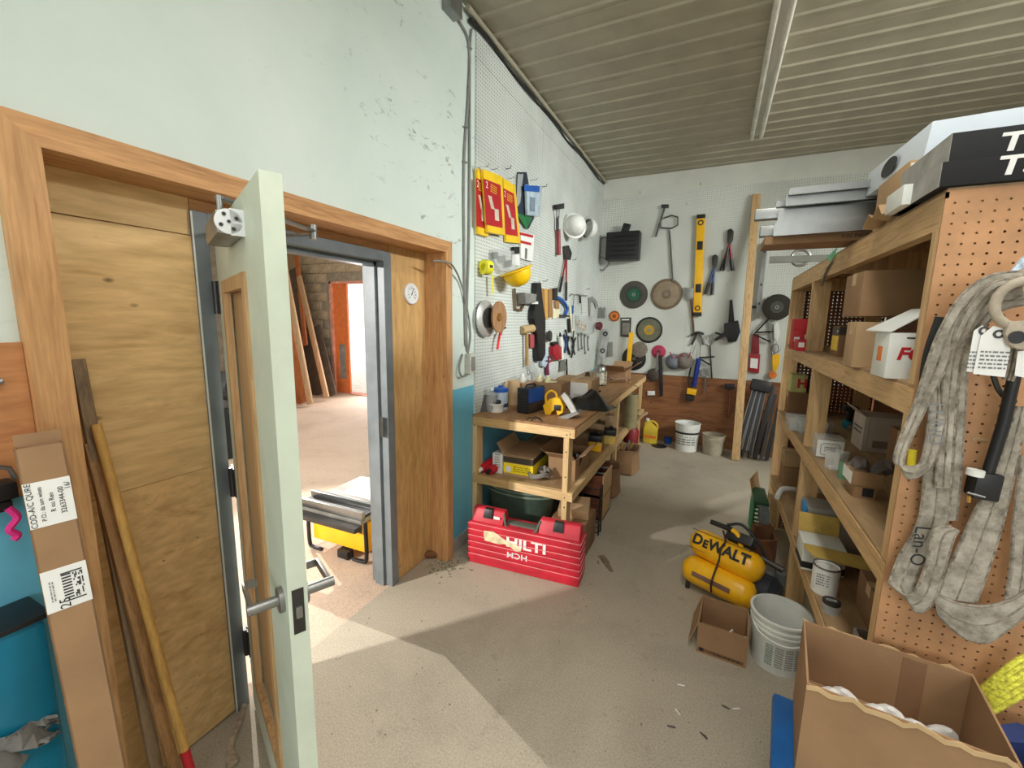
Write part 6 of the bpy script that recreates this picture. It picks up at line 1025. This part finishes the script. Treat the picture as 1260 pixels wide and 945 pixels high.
text('LUND', 'lettering', m_greyink, sl, ep(1151, 522, .092), (0.12, 0, -1), (1, 0, .12), .04, .0004)
s2 = thing('lifting_sling', 'second webbing sling folded into a low point beside the first', 'sling', ep(1200, 790))
strap([(1258, 500, 6, 0, .05), (1240, 570, 10, 3, .05), (1215, 640, 18, 5, .05), (1192, 700, 22, 6, .05), (1176, 738, 24, 4, .05)], 1, 0).build('webbing', m_sling, s2)
strap([(1150, 742, 4, 14, .055), (1180, 762, 3, 20, .065), (1212, 768, 1, 22, .075), (1240, 757, -2, 18, .075), (1262, 742, -2, 16, .075)], 1, 0).build('webbing', m_sling, s2)
strap([(1268, 560, 10, 0, .055), (1262, 640, 14, 0, .06), (1258, 700, 14, 0, .065), (1250, 752, 14, 4, .07)], 1, 0).build('webbing', m_sling, s2)
# shackle and leather ring
t = thing('shackle', 'worn steel shackle with round leather sleeve on the sling', 'shackle', ep(1245, 400)); c = ep(1258, 374, .16); b = MB(); b.tube([c+Vector((.044*math.cos(q), .0, .050*math.sin(q))) for q in [k*math.pi/9 for k in range(18)]], .010, 10, closed=True); b.build('ring', m_lead, t)
b = MB(); b.prism([ep(1238, 396, .16), ep(1262, 394, .16), ep(1264, 428, .16), ep(1250, 430, .16), ep(1238, 424, .16), ep(1233, 410, .16)], (0, -1, 0), .012, .003); b.build('plate', m_lead, t); MB().lathe(ep(1251, 415, .174), (0, -1, 0), [(0, 0), (.014, 0), (.014, .002), (0, .002)], 16).build('bolt_hole', m_dark, t)
for k, (q, lab) in enumerate(((((1198, 407), (1209, 400), (1212, 405), (1206, 459), (1189, 457)), 'white paper tag behind the front one on the sling'), (((1207, 413), (1222, 401), (1233, 404), (1243, 430), (1236, 464), (1197, 460)), 'printed white paper tag hanging on the front of sling'), (((1252, 432), (1266, 432), (1266, 466), (1248, 462)), 'white paper tag beyond the dark ribbon on the sling'))):
    t = thing('paper_tag', lab, 'tag', ep(*q[-1]), 0, 'paper tags on the slings'); MB().prism([ep(x, y, .15+.006*k) for x, y in q], (0, -1, 0), .0015).build('card', m_paper, t)
    if k < 2: cx = sum(p[0] for p in q)/len(q); c = ep(cx+(0 if k else -2), 443, .1518+.006*k); lines(t, c, (1, 0, 0), (0, 0, 1), .05 if k else .03, .045, 5, m_greyink, seed=40+k); e = ep(1211 if k == 0 else 1229, 407 if k == 0 else 411, .1518+.006*k); MB().lathe(e, (0, -1, 0), [(.005, 0), (.010, 0), (.010, .001), (.005, .001)], 14).build('eyelet', m_dsteel, t)
    if k == 1: text('Lift-All', 'print', m_greyink, t, ep(1222, 427, .158), (1, 0, -.05), (0, 0, 1), .016, .0002) if False else None
strap([(1250, 428, 6, 0, .142), (1246, 450, 6, 0, .142), (1240, 468, 5, 1, .142)], 1, 0, th=.002).build('dark_ribbon', mat('olive_ribbon', (92, 80, 60), .7), None, 'dark olive ribbon hanging between the paper tags', 'ribbon')
t = thing('black_rod', 'black rod hanging with white capped end holder on pegboard', 'rod', ep(1205, 615)); MB().tube([ep(1250, 455, .06), ep(1235, 520, .05), ep(1213, 590, .05)], .012, 10).build('rod', m_dark, t); MB().bar(ep(1214, 580, .045), ep(1206, 612, .045), .05, .05, (1, 0, 0), .006).build('holder', m_dark, t); MB().tube([ep(1199, 585, .075), ep(1201, 578, .075)], .017, 12).build('cap', m_whitep, t); MB().tube([ep(1190, 606, .072), ep(1212, 612, .072)], .003, 6).build('band', m_steel, t); MB().tube([ep(1193, 610, .06), ep(1192, 618, .06)], .004, 6).build('tip', m_brass, t)
path_pts = [ep(1220, 455, .03), ep(1228, 478, .03), ep(1240, 492, .03), ep(1250, 494, .03)]; MB().tube(bez(path_pts), .006, 8).build('wire_loop', m_dsteel, None, 'thin dark wire loop behind the paper tags', 'wire')
MB().tube(bez([ep(1158, 390, .045), ep(1142, 440, .04), ep(1135, 500, .03)]), .012, 8).build('black_hose', m_dark, None, 'black hose running down behind the grey webbing', 'hose')
MB().tube(bez([ep(1262, 318, .06), ep(1246, 338, .07), ep(1236, 350, .08)]), .008, 8).build('blue_white_rope', mat('blue_white_rope', (170, 186, 214), .7, var=.3, scale=90), None, 'blue and white rope over the top of the slings', 'rope')
MB().tube([ep(1121, 572, .03), ep(1123, 554, .03)], .009, 12).build('yellow_plug', mat('lemon_plastic', (240, 216, 50), .4), None, 'small yellow plastic plug stuck in the pegboard end', 'plug')
MB().prism([ep(x, y, .001) for x, y in ((1195, 539), (1203, 537), (1210, 540), (1217, 539), (1216, 543), (1206, 542), (1196, 543))], (0, -1, 0), .001).build('torn_tape', m_card2, None, 'torn strip of tape left on the pegboard end', 'tape')
# yellow rope hank and blue bag
t = thing('yellow_rope', 'hank of yellow twisted rope hanging at the pegboard end', 'rope', ep(1235, 860)); m_yrope = mat('yellow_rope_fibre', (222, 204, 70), .7, var=.3, scale=120, bmp=.5)
for k in range(6): MB().tube(bez([ep(1264, 806+9*k, .05+.006*(k % 2)), ep(1244, 818+9*k, .06), ep(1224, 834+8*k, .055), ep(1208, 848+7*k, .04)]), .0068, 8).build('strand', m_yrope, t)
bag('navy blue fabric bag standing beside the open carton', .79, 1.30, .16, .26, .66, mat('navy_fabric', (28, 44, 92), .8), nm='fabric_bag')
t = thing('blue_bag', 'bright blue bag in front of the navy one', 'bag', (.80, 1.03, 0)); MB().lathe((0, 0, 0), (0, 0, 1), [(0, 0), (.08, 0), (.1, .2), (.09, .45), (.04, .56), (0, .57)], 14).build('bag', mat('bright_blue_fabric', (34, 96, 190), .8), t, world=False); MB().tube([(0, 0, .56), (.01, 0, .585)], .02, 8).build('knot', MC['bright_blue_fabric'], t, world=False)
# ------------------------------------------------------------------ right foreground
CZt = .775; q = {k: at(*v, 'z', CZt) for k, v in dict(bl=(985, 762), br=(1194, 830), fl=(998, 843), fr=(1262, 943)).items()}
u0 = (q['br']-q['bl']); wx = u0.length; rzc = math.atan2(u0.y, u0.x); dpt = (q['fl']-q['bl']).length; cc = (q['bl']+q['br']+q['fl']+q['fr'])/4
zb_ = .50; bc = open_carton('large open carton with torn rim holding white foam bits', cc.x-wx/2, cc.x+wx/2, cc.y-dpt/2, cc.y+dpt/2, zb_, CZt, m_card, rz=rzc)
for s, nrow in ((-1, 16), (1, 16)):
    b = MB()
    pts = [(-wx/2+wx*i/nrow, s*(dpt/2+.001), CZt-zb_+.006*math.sin(i*2.3+s)+.004*math.sin(i*5.1)) for i in range(nrow+1)]
    b.sheet([[Vector(p)+Vector((0, 0, -.012)), Vector(p)] for p in pts], .003); b.build('torn_edge', m_tape, bc, world=False)
MB().box(wx/2-.14, wx/2-.09, dpt/2-.0065, dpt/2-.005, .02, CZt-zb_-.01).build('tape', m_card3, bc, world=False)
b = MB(); b.box(-wx/2+.006, wx/2-.006, -dpt/2+.006, dpt/2-.006, .006, .09, .01); b.build('inner_packing', mat('tan_packing', (150, 118, 84), .9, var=.15, scale=20), bc, world=False)
for k in range(6):
    p = Matrix.Translation((cc.x, cc.y, zb_)) @ Matrix.Rotation(rzc, 4, 'Z') @ Vector((-.12+.05*k, dpt/2-.075+.02*(k % 2), .091)); rr3 = random.Random(k); b = MB(); b.lathe(p, (rr3.uniform(-.3, .3), -.4, 1), [(0, 0), (.022, .004), (.026, .02), (.018, .045), (.006, .06), (0, .06)], 9, ex=1.5); b.build('foam_piece', mat('white_foam', (240, 238, 232), .8), None, 'white foam scrap lying inside the large open carton', 'foam', 'foam scraps in the large carton')
bt_ = thing('blue_tote', 'blue plastic tote under the large open carton', 'tote', (cc.x, cc.y+.0, 0), rzc); bb = MB(); bb.quadbox([(-wx/2-.02, -dpt/2-.02, 0), (wx/2-.03, -dpt/2-.02, 0), (wx/2-.03, dpt/2-.02, 0), (-wx/2-.02, dpt/2-.02, 0), (-wx/2-.045, -dpt/2-.04, .46), (wx/2-.0, -dpt/2-.04, .46), (wx/2-.0, dpt/2-.01, .46), (-wx/2-.045, dpt/2-.01, .46)], .02); bb.build('body', mat('blue_tote_plastic', (20, 86, 150), .35, var=.08), bt_, world=False); MB().box(-wx/2-.055, wx/2+.0, -dpt/2-.05, dpt/2-.008, .46, .498, .012).build('lid', MC['blue_tote_plastic'], bt_, world=False)
# small open carton
f0, f1 = at(856, 801, 'z', 0), at(917, 823, 'z', 0); ux = f1-f0; r_ = math.atan2(ux.y, ux.x); w_ = ux.length; cen = (f0+f1)/2+Vector((-math.sin(r_), math.cos(r_), 0))*.125
sbx = open_carton('small open carton with a folded side flap before the compressor', cen.x-w_/2, cen.x+w_/2, cen.y-.125, cen.y+.125, 0, .165, m_card, rz=r_, flaps='w', ang=165, fl=.13)
MB().box(-w_/2+.01, w_/2-.01, -.1262, -.125, .012, .03).build('printed_strip', mat('faint_brown_print', (120, 88, 56), .8), sbx, world=False); text('HANDLE WITH CARE', 'print', m_ink, sbx, (.03, -.1268, .021), (1, 0, 0), (0, 0, 1), .012, .0003, world=False) if False else lines(sbx, (.03, -.1268, .021), (1, 0, 0), (0, 0, 1), .12, .014, 1, m_ink, world=False); MB().box(-w_/2+.015, -w_/2+.035, -.1268, -.126, .012, .032).build('square_mark', m_ink, sbx, world=False)
for k in range(5): p = cen+Vector((-.06+.03*k, -.03+.02*(k % 3), .006)); MB().tube([p+Vector((0, 0, .004)), p+Vector((.05-.02*(k % 2), .03*((k % 3)-1), .05+.008*k))], .005, 6).build('wood_stick', m_pole if k % 2 else m_paper, None, 'thin pale stick lying inside the small open carton', 'stick', 'sticks in the small carton')
# white bucket
c = at(958, 832, 'z', 0)+Vector((.0, .11, 0)); wbk = bucket('white plastic bucket with wire handle by the shelf', c, .112, .130, .275, m_whitep)
MB().tube(bez([Vector((-.132, 0, .235)), Vector((-.10, -.10, .20)), Vector((0, -.145, .185)), Vector((.1, -.1, .20)), Vector((.132, 0, .235))]), .004, 6).build('handle', m_whitep, wbk, world=False)
for k in range(4): q_ = math.radians(-115+k*20); lines(wbk, c+Vector((.1215*math.cos(q_), .1215*math.sin(q_), .10)), (-math.sin(q_), math.cos(q_), 0), (0, 0, 1), .034, .11, 9, m_greyink if k else mat('green_ink', (70, 110, 80), .7), seed=60+k)
MB().lathe(c, (0, 0, 1), [(0, .06), (.08, .062), (.112, .058)], 20).build('bucket_scraps', mat('dark_debris', (70, 56, 44), .9, var=.5, scale=70), None, 'dark debris lying in the bottom of the white bucket', 'debris', kind='stuff')
# ------------------------------------------------------------------ twin tank compressor
eL, eR = at(850, 698, 'z', .115), at(924, 734, 'z', .115); ax = (eR-eL).normalized(); ax.z = 0; ax.normalize(); side = Vector((-ax.y, ax.x, 0))
if side.y < 0: side = -side
cp = thing('air_compressor', 'yellow twin tank portable air compressor on the floor', 'compressor', ((eL+eR)/2).xy.to_3d())
def tank(a, b_, r):
    d = (b_-a).normalized(); L = (b_-a).length; return MB().lathe(a, d, [(0, -.008), (r*.5, -.002), (r*.82, .018), (r, .05), (r, L-.05), (r*.82, L-.018), (r*.5, L+.002), (0, L+.008)], 32)
m_ty = mat('compressor_yellow', (248, 184, 24), .32, var=.05); eL, eR = eL-ax*.035, eR+ax*.02; rT = .086
tank(eL, eR, rT).build('lower_tank', m_ty, cp); uL, uR = eL+side*.075+Vector((0, 0, .16)), eR+side*.07+Vector((0, 0, .135)); uL -= ax*.0; tank(uL, uR, rT).build('upper_tank', m_ty, cp)
# lettering follows the round tank face
def on_tank(a, s, ang, dr=.0): # s along axis, ang 0 = towards camera, up positive
    nv_ = (-side*math.cos(ang)+Vector((0, 0, 1))*math.sin(ang)); return a+ax*s+nv_*(rT+dr), nv_
L = (uR-uL).length; cI, nI = on_tank(uL, L*.45, .55, .0012); upd = (nI.cross(ax)); upd = -upd if upd.z < 0 else upd
for word, size, s0, v0 in (('D', .088, -.128, 0), ('E', .064, -.076, -.008), ('WALT', .088, .062, 0)):
    lt = text(word, 'lettering', m_ink, cp, cI+ax*s0+upd*v0, ax, upd, size, .0012, bold=.003, sx=.98)
    bmx = bmesh.new(); bmx.from_mesh(lt.data); bmesh.ops.triangulate(bmx, faces=bmx.faces[:])
    for _ in range(4): bmesh.ops.subdivide_edges(bmx, edges=[e for e in bmx.edges if e.calc_length() > .012], cuts=1); bmesh.ops.triangulate(bmx, faces=bmx.faces[:])
    bmx.to_mesh(lt.data); bmx.free()
    for v_ in lt.data.vertices:
        w_ = wm(cp) @ v_.co; rel = w_-cI; h_ = rel.dot(upd); s_ = rel.dot(ax); dd_ = rel.dot(nI); p_, n_ = on_tank(uL, L*.45+s_, .55+h_/rT, .0012+dd_); v_.co = wm(cp).inverted() @ p_
for hh_ in (.062, -.062):
    b = MB(); b.tube([on_tank(uL, L*.45+s_, .55+hh_/rT, .0005)[0] for s_ in (-.19, .17)], .0018, 6); b.build('black_line', m_ink, cp)
b = MB()
rows = [[on_tank(eL, L*.2+L*.55*i/8, .05+.34*j/3, .0012)[0] for j in range(4)] for i in range(9)]; b.sheet(rows, .0008); b.build('spec_label', mat('brown_label', (120, 88, 76), .5), cp)
MB().bar((uL+uR)/2+side*.06+ax*.05+Vector((0, 0, .07)), (uL+uR)/2+side*.1+ax*.05+Vector((0, 0, .12)), .16, .10, ax, .015).build('pump', m_dark, cp)
hp = (uL+uR)/2+side*.05+ax*-.06+Vector((0, 0, .15)); MB().tube([hp-ax*.07, hp+ax*.06], .016, 10).build('carry_handle', m_dark, cp); MB().tube(bez([hp+ax*.06, hp+ax*.10+Vector((0, 0, -.02)), hp+ax*.13+Vector((0, 0, -.10))]), .014, 8).build('handle_arm', m_ty, cp)
MB().tube(bez([hp+ax*.03+Vector((0, 0, .02)), hp+ax*.1+side*.05+Vector((0, 0, .03)), hp+ax*.2+side*.06+Vector((0, 0, -.05)), hp+ax*.26+side*.05+Vector((0, 0, -.15))]), .009, 8).build('air_hose', m_dark, cp)
st = [hp+Vector((0, 0, -.03))+ax*.01]+[on_tank(uL, L*.5, a_, .006)[0] for a_ in (1.3, .8, .3, -.2)]+[on_tank(eL, L*.5, a_, .006)[0] for a_ in (.5, .1, -.5)]; MB().tube(bez(st), .006, 8).build('tie_cord', mat('brown_cord', (60, 36, 28), .6), cp)
g = uR+side*.05-ax*.03+Vector((0, 0, .06)); MB().tube([g, g+ax*.12+Vector((0, 0, -.02))], .018, 10).build('regulator', m_dsteel, cp); MB().lathe(eR+side*.11+Vector((0, 0, .0)), ax, [(0, -.08), (.085, -.08), (.105, -.04), (.105, .05), (.07, .09), (0, .1)], 20).build('motor', mat('blue_black_motor', (34, 40, 50), .5), cp)
for s_ in (.12, .8): f_ = eL.lerp(eR, s_); MB().tube([f_-side*.05+Vector((0, 0, -.06)), (f_-side*.055).xy.to_3d()+Vector((0, 0, .004))], .014, 8).build('foot', m_dsteel, cp); MB().tube([f_+side*.09+Vector((0, 0, -.05)), (f_+side*.1).xy.to_3d()+Vector((0, 0, .004))], .014, 8).build('foot', m_dsteel, cp)
# stains and debris on the floor
def stain(lab, pts, m_, nm='floor_stain', cat='stain'): MB().prism([at(x, y, 'z', .0006) for x, y in pts], (0, 0, 1), .0012).build(nm, m_, None, lab, cat)
stain('dark brown leaf shaped stain on floor beside the red case', ((735, 684), (743, 683), (749, 690), (752, 697), (755, 704), (750, 703), (745, 697), (740, 690)), mat('brown_stain', (122, 106, 88), .9, var=.2, scale=40))
rnd_ = random.Random(11); b = MB()
for k in range(70):
    p = at(548+rnd_.gauss(0, 12), 697+rnd_.gauss(0, 6), 'z', .003); b.obox(p, (rnd_.uniform(-1, 1), rnd_.uniform(-1, 1), 0), (0, 0, 1), (rnd_.uniform(-1, 1), 1, 0), .012, .004, .007)
b.build('green_debris', mat('green_debris', (122, 130, 98), .9, var=.3, scale=50), None, 'scattered green debris on floor between door post and case', 'debris', kind='stuff')
b = MB()
for k in range(220):
    p = at(rnd_.uniform(400, 960), rnd_.uniform(590, 940), 'z', .0015); b.obox(p, (rnd_.uniform(-1, 1), rnd_.uniform(-1, 1), 0), (0, 0, 1), (rnd_.uniform(-1, 1), 1, 0), rnd_.uniform(.002, .006), .0015, rnd_.uniform(.0015, .004))
b.build('floor_crumbs', mat('dark_crumbs', (112, 98, 80), .9, var=.4, scale=30), None, 'tiny dark crumbs strewn over the workshop floor', 'crumbs', kind='stuff')
# floor litter
for k, (x, y, a_, m_) in enumerate(((906, 872, .5, m_paper), (893, 870, -.2, m_dsteel), (834, 876, -.8, m_paper), (866, 905, -.6, m_dsteel), (838, 843, .2, m_paper), (742, 690, -1.0, m_dsteel), (826, 894, .2, m_dsteel), (736, 692, -1.1, m_dsteel))):
    p = at(x, y, 'z', .004); MB().tube([p-Vector((math.cos(a_), math.sin(a_), 0))*.016, p+Vector((math.cos(a_), math.sin(a_), 0))*.016], .0028, 6).build('floor_litter', m_, None, ('white sliver lying on the concrete floor' if m_ is m_paper else 'dark sliver lying on the concrete floor'), 'litter', 'white slivers on the floor' if m_ is m_paper else 'dark slivers on the floor')
# ------------------------------------------------------------------ the hall: table saw, lumber
a, c = at(384, 668, 'z', .02), at(452, 690, 'z', .02); ts = thing('table_saw', 'yellow and black table saw standing on the hall floor', 'table saw', ((a.x+c.x)/2, (a.y+c.y)/2+.2, 0), math.atan2(c.y-a.y, c.x-a.x)+.02); w_ = (c-a).length+.04
MB().box(-w_/2+.04, w_/2-.03, -.2, .26, .07, .29, .01).build('body', m_ty, ts, world=False); MB().box(-w_/2+.0, w_/2, -.28, .34, .32, .355, .004).build('table', mat('dull_grey_casting', (150, 146, 138), .45, .3), ts, world=False)
MB().box(-w_/2-.05, w_/2+.02, -.36, -.29, .30, .332, .004).build('front_rail', m_dsteel, ts, world=False); MB().box(-w_/2-.01, w_/2+.02, -.29, -.26, .355, .415, .003).build('fence', m_alu, ts, world=False); MB().box(-w_/2-.01, w_/2+.02, -.16, -.13, .355, .415, .003).build('fence', m_alu, ts, world=False); MB().box(-w_/2+.0, w_/2, -.255, -.165, .356, .375).build('dark_slot', m_dark, ts, world=False)
for s in (-1, 1):
    for y in (-.22, .3): MB().tube(bez([(s*(w_/2-.02), y, .33), (s*(w_/2-.02), y, .05), (s*(w_/2-.06), y, .016), (s*(w_/2-.14), y, .014)]), .014, 8).build('leg', m_dark, ts, world=False)
MB().box(-w_/2+.1, w_/2-.07, -.203, -.2, .21, .25).build('dark_recess', m_dark, ts, world=False); MB().lathe((-w_/2+.11, -.2, .23), (0, -1, 0), [(0, 0), (.022, 0), (.02, .02), (0, .02)], 14).build('knob', m_dark, ts, world=False)
for k in range(2): MB().box(-w_/2+.12, w_/2, .02+.3*k-.02, .28+.3*k, .3555, .360).build('paper_sheet', m_paper, ts, world=False) if k == 0 else None
p = at(424, 686, 'z', 0); MB().box(p.x-.05, p.x+.05, p.y-.02, p.y+.04, 0, .06, .006).build('black_pedal', m_dark, None, 'small black block on floor under the table saw', 'block')
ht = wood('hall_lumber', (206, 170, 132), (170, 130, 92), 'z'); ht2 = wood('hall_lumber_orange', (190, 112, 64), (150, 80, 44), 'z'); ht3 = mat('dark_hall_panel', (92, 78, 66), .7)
def stick(lab, pb, pt, yb, yt, w, th, m):
    a = at(*pb, 'y', yb); a.z = max(a.z, .01); c = at(*pt, 'y', yt); MB().bar(a, c, w, th, (1, 0, 0), .003).build('leaning_lumber', m, None, lab, 'lumber', 'lumber leaning in the hall')
stick('long pale plank leaning leftmost in the hall', (382, 497), (347, 312), 5.45, 5.75, .13, .04, ht); stick('pale plank leaning in front of the dark panel in hall', (402, 489), (368, 340), 5.95, 6.3, .12, .04, ht)
stick('orange brown board leaning against the hall lumber', (371, 500), (349, 400), 5.5, 5.7, .42, .03, ht2); stick('short orange offcut leaning low in the hall', (363, 500), (352, 468), 5.2, 5.35, .07, .03, ht2)
stick('thin brown plank leaning between two pale planks', (376, 425), (365, 315), 6.2, 6.45, .10, .04, ht2); stick('dark brown panel leaning behind the pale planks', (392, 490), (362, 330), 6.3, 6.55, .36, .02, ht3); stick('dark curved panel leaning nearest the block wall', (408, 487), (388, 402), 6.35, 6.6, .30, .03, mat('grey_hall_panel', (104, 92, 82), .7)); stick('black panel leaning at far left of the hall lumber', (366, 470), (348, 372), 6.0, 6.2, .2, .02, m_dark); stick('tall tan panel leaning behind all the hall planks', (376, 430), (354, 312), 6.55, 6.68, .36, .02, wood('tan_panel', (170, 140, 104), (140, 110, 78), 'z'))
t = thing('dark_machine', 'dark motor machine standing in hall behind the door gap', 'machine', (at(276, 480, 'x', -5.2).x, at(276, 480, 'x', -5.2).y, 0)); MB().box(-.16, .16, -.16, .16, 0, .6, .03).build('base', m_dark, t, world=False); MB().lathe((0, 0, .85), (1, .2, 0), [(0, -.16), (.15, -.16), (.17, -.1), (.17, .1), (.14, .17), (0, .17)], 18).build('motor', MC['charcoal_plastic'], t, world=False); MB().tube([(0, 0, .6), (0, 0, .9)], .12, 12).build('neck', m_dsteel, t, world=False); MB().tube(bez([(-.1, -.2, .9), (.05, -.22, 1.0), (.1, -.2, .86), (.14, -.15, 1.0)]), .02, 8).build('chrome_pipe', m_steel, t, world=False)
